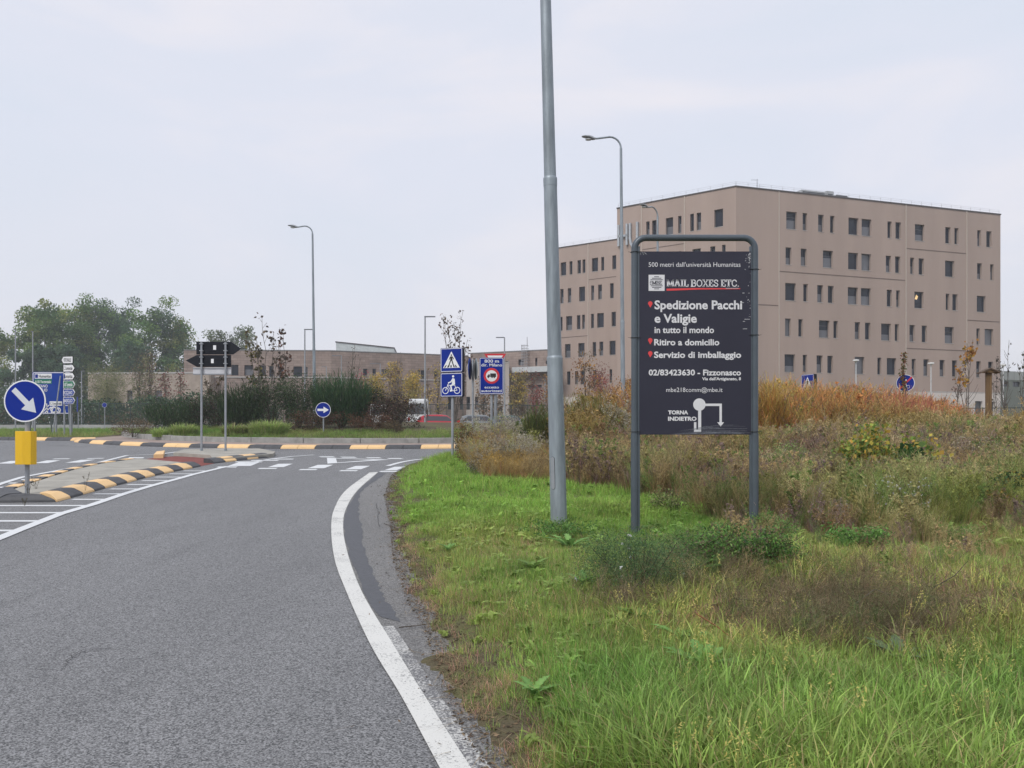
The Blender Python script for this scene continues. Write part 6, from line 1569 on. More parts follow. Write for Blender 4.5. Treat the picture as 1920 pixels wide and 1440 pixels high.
# --- single plants
def mixmesh(name, parts, parent=None):
    """parts: list of (V, F, rgb per vertex)"""
    o = 0; Vs = []; Fq = []; Ft = []; T = []
    for V, F, c in parts:
        Vs.append(V); T.append(c); (Fq if F.shape[1] == 4 else Ft).append(F+o); o += len(V)
    Fl = ([np.concatenate(Fq)] if Fq else []) + ([np.concatenate(Ft)] if Ft else [])
    return npmesh(name, np.concatenate(Vs), Fl, M_LEAF, {'tint': np.concatenate(T)}, parent=parent)
def stems_mesh(parent, paths, r0, r1, mat=M_BARK, name='stem', n=5):
    mb = MB()
    for p in paths: mb.tube(p, list(np.linspace(r0, r1, len(p))), n, False)
    return mb.build(name, mat, parent, smooth=True)
def shrub(name, label, cat, xp, Y, wpx, top, style, pal, seed, n=3500, ls=.05, base=None, group=None, asp=.5, depth=1.0, fluff=None):
    r = np.random.RandomState(seed); X = (xp-960)/FPX*Y
    z0 = float(islz(X, Y)) if base == 'isl' else float(gz(X, Y)); H = EYE + (HOR-top)*Y/FPX - z0; Wd = wpx*Y/FPX/2
    t = thing(name, label, cat, (X, Y, z0), 0, group); paths = []
    for k in range(14):
        a = r.rand()*6.283; q = r.uniform(.2, .85); paths.append([(0.05*math.cos(a), .05*math.sin(a), -.05), (Wd*q*.5*math.cos(a), Wd*q*.5*math.sin(a)*depth, H*.4), (Wd*q*math.cos(a), Wd*q*math.sin(a)*depth, H*r.uniform(.65, .95))])
    stems_mesh(t, paths, max(.0022, .010*H), .0012+.002*H, M_BARK if style != 'tuft' else M_BARK2)
    u = unit(r.normal(size=(n, 3))); u[:, 2] = np.abs(u[:, 2])
    ncl = 34; ca = r.rand(ncl)*6.283; cq = np.sqrt(r.rand(ncl))*.85; cc_ = np.stack([cq*np.cos(ca), cq*np.sin(ca), r.uniform(.2, 1.0, ncl)*(1-.22*cq)], 1)
    lump = cc_[r.randint(0, ncl, n)] + r.normal(0, .13, (n, 3))
    if style == 'leafy':
        lump[:, 2] = np.clip(lump[:, 2], .02, 1.08); c = lump*np.array([Wd, Wd*depth, H]); V, F = leaves(c, r.uniform(ls*.6, ls*1.3, n), asp, r=r)
        cl = pick(pal, n, r, .3); ci_ = (np.abs(lump[:, 0]*7).astype(int)+np.abs(lump[:, 1]*5).astype(int)) % 3; cl = cl*np.array([.8, 1.0, 1.2])[ci_][:, None]; parts = [(V, F, np.repeat(cl, 4, 0))]
    elif style == 'broom':
        q = np.sqrt(r.rand(n))*.92; a = r.rand(n)*6.283; hz_ = (.05+.87*r.rand(n)**.8)*(1-.40*q**2.5)*(1+.10*np.sin(a*5+seed)+.07*np.sin(a*11+q*9)); b = np.stack([Wd*q*np.cos(a)*(.6+.5*hz_), Wd*depth*q*np.sin(a)*(.6+.5*hz_), H*hz_], 1)
        V, F, k = blades(b, H*r.uniform(.06, .20, n), np.full(n, ls), r.uniform(.05, 1.1, n), a + r.normal(0, 1.0, n), (0, .5), 0, r); parts = [(V, F, np.repeat(pick(pal, n, r, .35), k, 0))]
    else:
        q = np.sqrt(r.rand(n))*.55; a = r.rand(n)*6.283; b = np.stack([Wd*q*np.cos(a), Wd*depth*q*np.sin(a), np.zeros(n)], 1)
        V, F, k = blades(b, H*(.3 + 1.1*r.rand(n)**1.2)*(1-.3*q)*(1+.15*np.sin(a*7)), np.full(n, ls), r.uniform(.1, .8, n), a + r.normal(0, .5, n), (0, .35, .7), .25, r); parts = [(V, F, np.repeat(pick(pal, n, r, .3), k, 0))]
    mixmesh('foliage', parts, t)
    if fluff:
        k = fluff; c = cc_[r.randint(0, ncl, k)]*1.12 + r.normal(0, .12, (k, 3)); c[:, 2] = np.clip(c[:, 2], .3, 1.15); c = c*np.array([Wd, Wd*depth, H]); cs = np.repeat(c, 6, 0) + r.normal(0, .005, (k*6, 3))
        V, F = leaves(cs, .016 if Y < 12 else .03, .8, r=r); o = npmesh('flowers', V, F, M_LEAF, {'tint': np.full((len(V), 3), .62)}, parent=t); o['kind'] = 'stuff'
    return t
DG = [(.030,.065,.026), (.045,.090,.032), (.07,.115,.045), (.035,.050,.024)]
DB = [(.05,.035,.028), (.08,.05,.035), (.035,.04,.022), (.10,.07,.045)]
LG = [(.36,.50,.14), (.44,.54,.18), (.28,.42,.11), (.52,.52,.26)]
GI = 'shrubs planted on the roundabout'
for i, (xp, Y, wpx, top, st, pal, n, ls, lab) in enumerate([
    (330, 36.5, 150, 748, 'broom', DG, 3600, .022, 'dark green broom at the left end of the roundabout shrubs'),
    (405, 36.8, 130, 733, 'leafy', DG+DB, 5200, .075, 'dark shrub behind the posts of the black arrow boards'),
    (455, 35.5, 120, 722, 'broom', DG+[(.05,.07,.03)], 4200, .022, 'dark broom right of the posts of the black arrow boards'),
    (508, 35.2, 115, 709, 'leafy', DG+[(.045,.055,.03), (.06,.05,.03)], 6500, .065, 'tall dark shrub under the brown leaved sapling'),
    (560, 34.9, 110, 707, 'leafy', DG+[(.075,.11,.045)], 6500, .06, 'tall dark green shrub left of the curved lamp post'),
    (598, 35.0, 90, 712, 'leafy', DG+[(.075,.11,.045)], 5200, .06, 'dark green shrub directly behind the small arrow disc'),
    (640, 34.6, 140, 704, 'broom', [(.04,.09,.04), (.055,.12,.05), (.08,.14,.055)], 6500, .022, 'large dark green broom shrub right of the curved lamp post'),
    (695, 35.2, 80, 722, 'leafy', DB+DG, 3600, .07, 'brown and green shrub at the right of the large broom'),
    (745, 34.2, 110, 742, 'leafy', [(.06,.035,.03), (.09,.05,.04), (.04,.05,.025), (.12,.085,.06)], 5200, .08, 'purple brown leafy shrub at the right end of the roundabout'),
    (590, 32.8, 110, 772, 'leafy', [(.13,.065,.04), (.09,.05,.035), (.05,.05,.025)], 3200, .06, 'low rusty brown shrub behind the small arrow disc'),
    (690, 32.6, 90, 776, 'leafy', [(.12,.06,.04), (.08,.05,.03), (.16,.09,.05)], 2600, .06, 'low rusty brown shrub right of the small arrow disc'),
    (738, 31.6, 50, 790, 'leafy', [(.13,.09,.05), (.09,.07,.04)], 1300, .05, 'small brown dry shrub in the right grass of the roundabout'),
    (250, 33.4, 90, 786, 'leafy', [(.14,.09,.05), (.10,.08,.05), (.2,.16,.1)], 2400, .05, 'brown shrub with pale seed heads at the left end of the roundabout'),
    (345, 32.4, 80, 789, 'tuft', LG, 2600, .018, 'pale green tuft of long grass at the left of the roundabout'),
    (440, 31.9, 80, 790, 'tuft', LG+[(.26,.2,.1)]*2, 2400, .018, 'olive tuft of long grass between the board posts and the pale tuft'),
    (505, 31.6, 120, 782, 'tuft', LG, 3800, .018, 'widest pale green tuft of long grass on the roundabout'),
    (300, 32.2, 50, 797, 'tuft', LG[:3], 800, .016, 'small green tuft at the left end of the roundabout'),
]):
    shrub('shrub' if st != 'tuft' else 'grass_tuft', lab, 'shrub' if st != 'tuft' else 'grass tuft', xp, Y, wpx, top, st, pal, 100+i, n, ls, 'isl', GI if st != 'tuft' else 'grass tufts on the roundabout', depth=.8)
# grass on the roundabout and far verges
a = rng.rand(9000)*6.283; q = 12.45*np.sqrt(rng.uniform(.55, 1, 9000)); X = CX+q*np.cos(a); Y = CY+q*np.sin(a); m = Y < CY-2; X, Y = X[m], Y[m]; z = islz(X, Y)
X2 = rng.uniform(-50, -17.2, 9000); Y2 = rng.uniform(34.9, 60, 9000); m = (Y2 < 60) & (X2 > -.62*Y2-2); X2, Y2 = X2[m], Y2[m]
X3 = rng.uniform(-28, 45, 4000); Y3 = rng.uniform(66, 78, 4000)
X4 = rng.uniform(-3, 26, 5000); Y4 = rng.uniform(27, 58, 5000); m = np.hypot(X4-CX, Y4-CY) > 19.4; X4, Y4 = X4[m], Y4[m]
X = np.concatenate([X, X2, X3, X4]); Y = np.concatenate([Y, Y2, Y3, Y4]); z = np.concatenate([z, gz(X2, Y2), gz(X3, Y3), gz(X4, Y4)]); N = len(X)
col = lerpc(np.tile(C(.15,.30,.05), (N, 1)), C(.30,.36,.11), .35+.8*vnoise(X, Y, 2, 51))*(1+rng.uniform(-.3, .3, (N, 1)))
scatter('verge_grass', cg_, np.stack([X, Y, z], 1), rng.uniform(1.0, 1.8, N)*np.where(np.hypot(X-CX, Y-CY) < 13, .8, 1.15), col, rng.randint(0, 7, N), lean=.15)

# foreground plants
shrub('aster_shrub', 'feathery dark green plant with tiny white daisies before the left leg of the board', 'shrub', 1195, 5.85, 230, 1000, 'leafy', [(.08,.16,.06), (.11,.21,.08), (.14,.22,.10), (.07,.12,.05)], 201, 15000, .022, asp=.16, fluff=9, depth=.8)
shrub('leafy_weed', 'dark green leafy weed bank below the middle of the board', 'weed', 1380, 6.75, 290, 990, 'leafy', [(.09,.20,.05), (.13,.28,.06), (.06,.13,.04), (.19,.32,.08), (.16,.12,.08)], 202, 10000, .034, asp=.3, fluff=5, depth=.6)
shrub('leafy_weed', 'small dark green weed at the foot of the thick lamp post', 'weed', 1045, 8.5, 150, 975, 'leafy', [(.12,.25,.06), (.16,.30,.07), (.09,.18,.05)], 203, 1500, .035, asp=.3, depth=.8)
shrub('leafy_weed', 'fresh green leafy weed right of the right leg of the board', 'weed', 1610, 7.6, 130, 985, 'leafy', [(.14,.30,.07), (.18,.33,.08), (.12,.22,.06)], 204, 1800, .04, asp=.3, depth=.8)
shrub('daisy_plant', 'pale plant covered in small white daisies in the dry grass on the right', 'wildflower', 1690, 9.3, 150, 905, 'broom', [(.14,.15,.07), (.20,.19,.09), (.10,.12,.05)], 205, 2600, .005, fluff=170, depth=.7)
shrub('daisy_plant', 'sparse small white daisies left of the large daisy plant', 'wildflower', 1600, 9.0, 90, 950, 'broom', [(.14,.15,.07), (.20,.19,.09)], 206, 600, .005, fluff=30, depth=.7)
shrub('leafy_weed', 'dark green shrub at the right edge of the photo in the weed field', 'weed', 1905, 9.9, 120, 892, 'leafy', [(.03,.07,.025), (.05,.10,.03), (.25,.19,.04)], 207, 2600, .05, depth=.8)
shrub('leafy_weed', 'yellowing weed left of the dark shrub at the right edge', 'weed', 1850, 9.6, 130, 912, 'leafy', [(.25,.20,.04), (.16,.17,.05), (.30,.2,.05), (.10,.12,.04)], 208, 2200, .035, depth=.8)
shrub('young_maple', 'young maple bush with green and yellow leaves below the vine covered disc', 'maple', 1660, 13.4, 190, 806, 'leafy', [(.26,.31,.06), (.46,.38,.07), (.15,.23,.05), (.54,.34,.07), (.20,.28,.06)], 209, 3000, .075, asp=.8, depth=.8)
shrub('leafy_weed', 'dark green climber with large leaves right below the young maple', 'weed', 1712, 12.9, 70, 840, 'leafy', [(.04,.10,.03), (.06,.14,.04), (.10,.17,.04)], 210, 700, .10, asp=.8, depth=.8)
shrub('leafy_weed', 'pale seeding weed clump before the gray weeds left of the thick post', 'weed', 895, 15.7, 46, 862, 'leafy', [(.22,.20,.13), (.12,.11,.06), (.28,.26,.2)], 211, 1100, .03, depth=.9)
shrub('leafy_weed', 'olive weed with orange leaves beside the crossing sign post', 'weed', 872, 19.5, 40, 790, 'leafy', [(.20,.12,.05), (.12,.12,.05), (.26,.15,.05)], 212, 1200, .05, depth=.9)
for i, (xp, Y, wpx, top, st, pal, n, ls, lab) in enumerate([
    (1462, 13.6, 140, 838, 'leafy', [(.26,.36,.12), (.32,.40,.15), (.20,.28,.10)], 2600, .035, 'pale green leafy weeds right of the board at mid height'),
    (1555, 15.5, 110, 822, 'broom', [(.17,.12,.10), (.22,.16,.12), (.12,.09,.07)], 2600, .008, 'dark purple brown bare stems left of the young maple'),
    (1125, 15.8, 110, 838, 'leafy', [(.30,.34,.13), (.36,.33,.16), (.2,.22,.09)], 2200, .035, 'light olive weeds between the thick post and the board'),
    (1320, 17.8, 230, 800, 'leafy', [(.34,.18,.08), (.26,.17,.09), (.16,.12,.07), (.20,.20,.07)], 3600, .045, 'dark brown weeds seen under the board on its right half'),
    (1810, 14.6, 170, 826, 'leafy', [(.27,.21,.14), (.34,.28,.19), (.20,.20,.09), (.42,.38,.28)], 3600, .035, 'brown and pale weeds between the maple bush and the right edge'),
    (1010, 18.6, 70, 762, 'broom', [(.09,.13,.04), (.13,.17,.05), (.16,.15,.05)], 3200, .012, 'dense dark green weed left of the thick lamp post'),
    (1110, 19.6, 150, 750, 'broom', [(.19,.19,.05), (.25,.22,.06), (.14,.15,.05), (.34,.20,.07)], 6000, .012, 'tall olive and rust broom like weed right of the thick post'),
    (1445, 19.2, 80, 722, 'broom', [(.50,.36,.09), (.42,.28,.07), (.50,.24,.08)], 4200, .010, 'tallest golden plume of weeds right of the board'),
    (1405, 18.4, 70, 790, 'broom', [(.50,.17,.10), (.42,.20,.10)], 1600, .010, 'reddish weed plume touching the right leg of the board'),
    (1690, 20.5, 190, 738, 'broom', [(.50,.20,.13), (.44,.15,.12), (.52,.28,.12)], 5600, .011, 'red tinted weed plume below the vine covered disc'),
    (1260, 10.2, 90, 915, 'leafy', [(.20,.27,.09), (.30,.28,.13)], 1200, .03, 'small green and straw weeds inside the legs of the board'),
    (1570, 19.8, 120, 744, 'broom', [(.46,.24,.08), (.50,.33,.10), (.40,.20,.09)], 4200, .011, 'rust and gold weed plume between the crossing sign and the blue disc'),
    (1890, 14.5, 160, 812, 'leafy', [(.30,.24,.12), (.26,.28,.09), (.38,.22,.10), (.2,.2,.08)], 3600, .035, 'tall olive and rust weeds at the right edge of the photo'),
    (1750, 11.3, 120, 885, 'leafy', [(.26,.33,.10), (.32,.30,.14), (.2,.26,.08)], 2200, .03, 'yellow green weeds right of the large daisy plant'),
]):
    shrub('weed_clump', lab, 'weed', xp, Y, wpx, top, st, pal, 260+i, n, ls, group='large weeds of the field', depth=.7)
for i, (xp, Y, wpx, top, pal, n, lab) in enumerate([
    (1480, 6.55, 150, 1050, [(.10,.22,.05), (.15,.30,.07), (.17,.13,.09)], 3000, 'green and brown sprawling weed right of the leafy bank under the board'),
    (1300, 7.6, 120, 990, [(.13,.27,.06), (.18,.33,.08)], 1500, 'light green weed tangle between the legs of the board'),
    (1560, 6.0, 170, 1105, [(.12,.20,.06), (.20,.16,.10), (.15,.25,.07)], 2600, 'mixed green and brown weed on the dark heap'),
    (1720, 6.1, 140, 1090, [(.13,.22,.07), (.22,.18,.11), (.10,.16,.05)], 2000, 'mixed weed at the right end of the dark heap'),
    (1760, 8.3, 180, 985, [(.16,.29,.08), (.24,.33,.10), (.34,.28,.15)], 2400, 'yellow green sprawling weeds at the edge of the dry field on the right'),
    (1450, 8.6, 120, 965, [(.15,.30,.07), (.20,.35,.09)], 1400, 'fresh green weed right behind the right leg of the board'),
]):
    shrub('weed_clump', lab, 'weed', xp, Y, wpx, top, 'leafy', pal, 290+i, n, .028, asp=.22, group='large weeds of the field', depth=.8)
# climbing vine on the disc sign
r = np.random.RandomState(5); n = 420; tt = r.rand(n)**.8; Yv = 29.85; Xv = (1694-960)/FPX*Yv
c = np.stack([Xv + .05*np.sin(tt*9) + r.normal(0, .05, n) + .0*tt, np.full(n, Yv) + r.normal(0, .05, n), zg(Yv) + 1.6 + tt*1.65], 1)
t = thing('climbing_vine', 'thin vine with red and green leaves climbing over the round blue sign', 'vine', (Xv, Yv, zg(Yv)))
V, F = leaves(c - np.array([Xv, Yv, zg(Yv)]), r.uniform(.04, .09, n), .7, r=r); mixmesh('foliage', [(V, F, np.repeat(pick([(.06,.11,.04), (.20,.08,.05), (.13,.14,.04), (.28,.16,.05)], n, r), 4, 0))], t)
stems_mesh(t, [[(0, 0, 0), (.04, 0, 1.2), (-.03, .0, 2.2), (.03, 0, 3.1)]], .015, .006)
# rosettes of large jagged leaves
def rosette(xp, yp, L_, n, seed, label, pal=((.15,.29,.075), (.18,.33,.09))):
    X, Y = P(xp, yp, .03); r = np.random.RandomState(seed); t = thing('leaf_rosette', label, 'weed', (X, Y, float(gz(X, Y))), r.rand()*6, 'rosettes of broad leaved weeds')
    for k in range(n):
        a = 6.283*k/n + r.normal(0, .25); l_ = L_*r.uniform(.7, 1.1); up = r.uniform(.5, 1.25); V = []; m = 11
        for i in range(m+1):
            u = i/m; w_ = l_*.19*math.sin(math.pi*min(1, u*.9+.07))**.8*(1 if i % 2 else .62); x = l_*u*math.cos(up*(1-.75*u)); z = l_*(math.sin(up)*u - .42*u*u*math.sin(up)) + .03; fold = w_*.30
            V += [(x, -w_, z+fold), (x, 0, z), (x, w_, z+fold)]
        V = np.array(V); ca, sa = math.cos(a), math.sin(a); V = np.stack([V[:, 0]*ca - V[:, 1]*sa, V[:, 0]*sa + V[:, 1]*ca, V[:, 2]], 1)
        F = []
        for i in range(m): o = 3*i; F += [[o, o+3, o+4, o+1], [o+1, o+4, o+5, o+2]]
        cl = np.tile(np.array(pal[k % len(pal)])*(1+r.uniform(-.15, .15)), (len(V), 1)); cl[1::3] *= 1.35
        npmesh('leaf', V, np.array(F), M_LEAF, {'tint': cl}, parent=t, smooth=True)
rosette(1297, 1092, .26, 9, 1, 'pale green jagged rosette in the dead stems under the board')
rosette(1318, 1278, .24, 10, 2, 'largest bright green rosette in the foreground grass')
rosette(1280, 1218, .17, 8, 3, 'green rosette just above the largest foreground rosette')
rosette(1200, 1180, .15, 8, 4, 'small green rosette left of the brown stick')
rosette(1686, 1252, .20, 8, 5, 'grey green rosette before the dark heap of dead stems', ((.12,.17,.09), (.15,.20,.11)))
rosette(1068, 1040, .22, 9, 6, 'green rosette in the fresh grass below the thick lamp post')
rosette(1000, 1090, .16, 8, 7, 'lime green rosette in the grass left of the feathery plant', ((.16,.26,.06), (.18,.28,.07)))
rosette(840, 1040, .12, 8, 8, 'small green rosette near the bend of the asphalt edge')
rosette(1095, 1120, .15, 7, 9, 'green rosette left below the feathery plant')
rosette(1000, 1330, .12, 7, 10, 'small green rosette in the lower left of the verge')
# loose twigs
def twig(pts, r0, label, col=M_BARK, lift=.03):
    X, Y = P(*pts[0]); o3 = Vector((X, Y, float(gz(X, Y)))); pp = []
    for i, p in enumerate(pts):
        x, y = P(*p[:2]); pp.append(Vector((x, y, max(float(gz(x, y)), zg(y)+.012) + (lift if len(p) < 3 else p[2]))) - o3)
    mb = MB(); mb.tube(pp, list(np.linspace(r0, r0*.4, len(pp))), 6); o = mb.build('twig', col, None, smooth=True); o.location = o3; tag(o, label, 'twig')
M_RUST = pmat('rusty_stick', (.20,.09,.03), rough=.8, var=.2, scale=20)
twig([(1307, 1212, .16), (1345, 1226, .13), (1385, 1243, .08)], .0055, 'straight rusty brown stick lying in the foreground grass', M_RUST)
twig([(748, 1183), (780, 1180), (818, 1176)], .004, 'thin dark twig lying across the asphalt edge', lift=.01)
twig([(1160, 1160, .08), (1240, 1120, .16), (1275, 1112, .12)], .005, 'pale dead stem across the feathery plant', M_BARK2)
twig([(1380, 1168, .12), (1440, 1170, .13), (1520, 1176, .10)], .003, 'long thin dark stem lying level in the dead patch')
twig([(1480, 1205, .10), (1515, 1235, .06), (1545, 1270, .03)], .003, 'thin pale stem sloping down before the dark heap', M_BARK2)
twig([(1745, 1155, .12), (1790, 1150, .18), (1815, 1132, .22)], .004, 'dark branching stem at the right of the heap')
twig([(1600, 1190, .16), (1640, 1172, .2), (1690, 1178, .15)], .004, 'pale bent stem on top of the dark heap', M_BARK2)
twig([(720, 985), (735, 990), (748, 996)], .004, 'short dark twig on the asphalt near the bend', lift=.008)
# small weeds in the cracks of the island
for k, (xp, yp, h, lab) in enumerate([(160, 921, .30, 'single dry stalk growing in front of the kerb blocks'), (52, 928, .22, 'sparse dry weed at the foot of the yellow box post'), (68, 918, .2, 'dry seed stalks right of the yellow box post'), (46, 940, .12, 'tiny dead weed at the nose of the island')]):
    X, Y = P(xp, yp, .08); V, F, S, MI = weed_proto(300+k, h, 2 if k == 0 else 4, .25 if k == 0 else .8, 9, .22, 2, .02, 0, .8, wd=.006)
    o = npmesh('crack_weed', V, F, M_LEAF, {'tint': S*np.array([[.10,.09,.055]])}); o.location = (X, Y, zg(Y)+(.09 if k != 3 else .02)); tag(o, lab, 'weed', 'weeds in the cracks of the island')

# ---- trees
def tree(name, label, xp, Y, wpx, top, seed, pal, n=9000, ls=.42, trunk=.22, kind='round', zbase=None, group=None, clumps=70, bark=M_BARK, bot=.28, asp=.6, sg=.085):
    r = np.random.RandomState(seed); X = (xp-960)/FPX*Y; z0 = float(zb(Y)) if zbase is None else zbase; H = EYE + (HOR-top)*Y/FPX - z0; Wd = wpx*Y/FPX/2
    t = thing(name, label, 'tree', (X, Y, z0), 0, group); mb = MB(); lean = r.normal(0, .03, 2)*H
    tp = [(lean[0]*u**2 + r.normal(0, .006*H), lean[1]*u**2, -.1 + H*u*.93) for u in (0, .12, .25, .4, .55, .7, .85, 1)]
    rr = [trunk*H/20*k for k in (1.15, .95, .85, .72, .55, .38, .22, .08)]; mb.tube(tp, rr, 8, False); mb.build('trunk', bark, t, smooth=True)
    cen = []; limbs = []
    nl = 14
    for k in range(nl):
        u = bot*.75 + (.9-bot*.75)*k/nl; a = k*2.4 + r.normal(0, .5); i = u*7; j = int(i); p0 = Vector(tp[j]).lerp(Vector(tp[min(j+1, 7)]), i-j)
        prof = math.sin(math.pi*min(1, max(0, (u-bot*.6)/(1.02-bot*.6)))**.8) if kind == 'round' else (1-.75*u) if kind == 'cone' else .7
        l_ = Wd*max(.35, prof)*r.uniform(.75, 1.05); d = Vector((math.cos(a), math.sin(a), 0)); rise = H*(.10 + .10*(1-u)) if kind != 'weep' else H*.04
        p1 = p0 + d*l_*.5 + Vector((0, 0, rise*.7)); p2 = p0 + d*l_ + Vector((0, 0, rise)); limbs.append(([p0, p1, p2], trunk*H/20*.34*(1.1-u)))
        cen += [tuple(p1 + Vector(r.normal(0, Wd*.12, 3))), tuple(p2), tuple(p2 - d*l_*.2 + Vector((0, 0, H*.04)))]
        for q in range(3):
            b0 = p0.lerp(p2, r.uniform(.35, .8)) + Vector((0, 0, rise*.2)); e = b0 + Vector((r.normal(0, Wd*.28), r.normal(0, Wd*.28), abs(r.normal(H*.06, H*.03)))); limbs.append(([b0, b0.lerp(e, .5) + Vector((0, 0, .01*H)), e], trunk*H/20*.13)); cen.append(tuple(e))
    mb = MB()
    for pth, r0 in limbs: mb.tube(pth, [r0, r0*.65, r0*.25], 5, False)
    mb.build('limb', bark, t, smooth=True)['kind'] = 'stuff'
    for k in range(max(0, clumps-len(cen))):
        u = r.uniform(bot, 1.0); a = r.rand()*6.283; prof = math.sqrt(max(.02, 1-((u-(bot+1)/2)/((1-bot)/2+.02))**2)) if kind != 'cone' else (1.08-u)*1.1
        q = Wd*prof*math.sqrt(r.uniform(.15, 1)); cen.append((q*math.cos(a) + lean[0]*u, q*math.sin(a), u*H*.98))
    cen = np.array(cen); cs = r.uniform(.6, 1.25, len(cen)); pr = cs/cs.sum(); ci_ = r.choice(len(cen), n, p=pr); s_ = H*sg*cs[ci_][:, None]
    c = cen[ci_] + unit(r.normal(size=(n, 3)))*(r.rand(n, 1)**.42)*s_*1.75*np.array([1, 1, .75])
    if kind == 'weep': c[:, 2] -= np.abs(r.exponential(H*.10, n))
    c[:, 2] = np.clip(c[:, 2], H*.06 if kind == 'weep' else bot*.55*H, H*1.2)
    V, F = leaves(c, r.uniform(ls*.6, ls*1.25, n), asp, r=r); tone = r.uniform(.72, 1.28, len(cen))[ci_]; base = np.array(pal)[r.randint(0, len(pal), len(cen))][ci_]; cl = base*tone[:, None]*(1+r.uniform(-.2, .2, (n, 1)))
    mixmesh('crown', [(V, F, np.repeat(cl, 4, 0))], t)
    return t
TG = [(.14,.235,.06), (.18,.27,.07), (.10,.195,.055), (.25,.29,.075)]; TB = [(.06,.12,.06), (.075,.145,.07), (.10,.165,.08)]
GT = 'tall trees beyond the campus at the left'
for i, (xp, Y, wpx, top, pal, n, lab) in enumerate([
    (-22, 140, 95, 590, TG, 6000, 'tree cut by the left edge of the photo'),
    (85, 142, 120, 566, TG, 10500, 'broad olive green tree second from the left edge'),
    (143, 150, 90, 566, TG, 8500, 'tall yellowish tree between the two broad left trees'),
    (186, 155, 78, 556, TB+TG[:1], 8000, 'highest tree of the left row with a dark rounded top'),
    (228, 160, 75, 567, TB, 8000, 'dark tree right of the highest tree of the left row'),
    (285, 146, 100, 574, TG+TB, 9000, 'broad tree at the right part of the left row'),
    (330, 150, 62, 592, TG, 4600, 'lighter open tree at the right end of the left row'),
    (60, 132, 100, 648, TB, 6500, 'dark dense tree standing low before the broad left trees'),
    (120, 136, 80, 640, TB, 5000, 'dark lower tree behind the big blue direction board'),
    (245, 140, 100, 640, TB, 5200, 'dark lower tree above the brick annex'),
    (432, 165, 110, 606, [(.13,.17,.07), (.16,.19,.08), (.10,.14,.06)], 6500, 'pale green round tree rising over the brick building'),
]):
    tree('tall_tree', lab, xp, Y, wpx, top, 400+i, pal, int(n*2.1), .40, group=GT, clumps=88, bot=.20, sg=.046)
OLV = [(.20,.22,.10), (.24,.24,.11), (.16,.18,.08)]
tree('weeping_tree', 'loose olive weeping tree in front of the brick annex', 203, 94, 92, 668, 420, OLV, 15000, .22, kind='weep', bot=.12, clumps=60, asp=.3)
YLW = [(.50,.36,.07), (.42,.33,.08), (.55,.38,.09), (.34,.3,.09)]
RDD = [(.26,.05,.05), (.22,.07,.05), (.30,.09,.07)]
BRN = [(.22,.16,.11), (.27,.19,.12), (.17,.14,.09)]
ORG = [(.36,.17,.05), (.40,.22,.06), (.26,.12,.05)]
for i, (nm, xp, Y, wpx, top, pal, n, ls, kd, lab, sgg) in enumerate([
    ('small_tree', 262, 93, 26, 668, BRN+OLV, 1300, .20, 'cone', 'narrow brown tree right of the weeping tree', .06),
    ('small_tree', 281, 93, 24, 652, BRN+OLV, 1300, .20, 'cone', 'narrow tall brown tree, second right of the weeping tree', .06),
    ('small_tree', 312, 93, 24, 690, RDD+BRN, 700, .2, 'cone', 'narrow tree with a dark red top left of the black arrow boards', .05),
    ('small_tree', 337, 93, 26, 692, RDD[:1]+BRN, 600, .2, 'cone', 'narrow tree with a few red leaves just left of the black arrow boards', .05),
    ('small_tree', 676, 84, 22, 694, [(.36,.06,.08), (.30,.07,.08)], 420, .2, 'cone', 'thin tree with pinkish red leaves before the brick building', .07),
    ('yellow_tree', 704, 86, 46, 700, YLW, 2200, .2, 'cone', 'yellow autumn tree left of the slim middle one before the brick building', .07),
    ('yellow_tree', 742, 87, 34, 672, YLW+OLV[:1]+BRN, 1700, .2, 'cone', 'slim tall yellow and olive tree before the brick building', .06),
    ('yellow_tree', 775, 86, 50, 694, YLW, 2400, .2, 'cone', 'yellow autumn tree just left of the slim lamp post', .07),
    ('small_tree', 820, 80, 34, 676, YLW+BRN, 500, .2, 'round', 'sparse yellowing tree left of the crossing sign', .06),
    ('small_tree', 905, 88, 26, 700, BRN+ORG[:1], 900, .2, 'cone', 'rusty brown tree behind the lorry ban sign', .07),
    ('small_tree', 930, 88, 30, 722, BRN+ORG[:1], 900, .2, 'cone', 'low rusty tree below the lorry ban sign', .07),
    ('small_tree', 972, 85, 42, 692, BRN+YLW[3:]+YLW[:1], 2600, .17, 'cone', 'conical yellow brown tree right of the lorry ban sign', .06),
    ('small_tree', 1000, 85, 28, 690, BRN+RDD, 400, .18, 'cone', 'thin reddish tree right of the conical yellow brown tree', .05),
    ('small_tree', 1007, 80, 22, 722, RDD, 600, .16, 'cone', 'small bright red tree left of the thick lamp post', .07),
    ('small_tree', 1028, 80, 30, 700, ORG+BRN, 900, .17, 'cone', 'orange brown tree touching the thick lamp post on its left', .07),
    ('red_tree', 1128, 46, 52, 684, [(.30,.10,.09), (.26,.11,.09), (.34,.14,.10)], 2600, .085, 'round', 'pinkish red bushy tree left of the curved lamp post by the board', .06),
    ('orange_tree', 1098, 44, 56, 656, ORG+BRN, 800, .12, 'round', 'sparse tree with orange leaves at its top, right of the thick post', .05),
    ('orange_tree', 1174, 43, 46, 700, ORG, 1500, .09, 'round', 'orange leaved tree touching the left leg of the board', .07),
]):
    tree(nm, lab, xp, Y, wpx, top, 440+i, pal, int(n*1.3), ls, kind=kd, bot=.18, clumps=46, trunk=.28, group='young autumn trees around the campus', bark=M_BARK, sg=sgg)
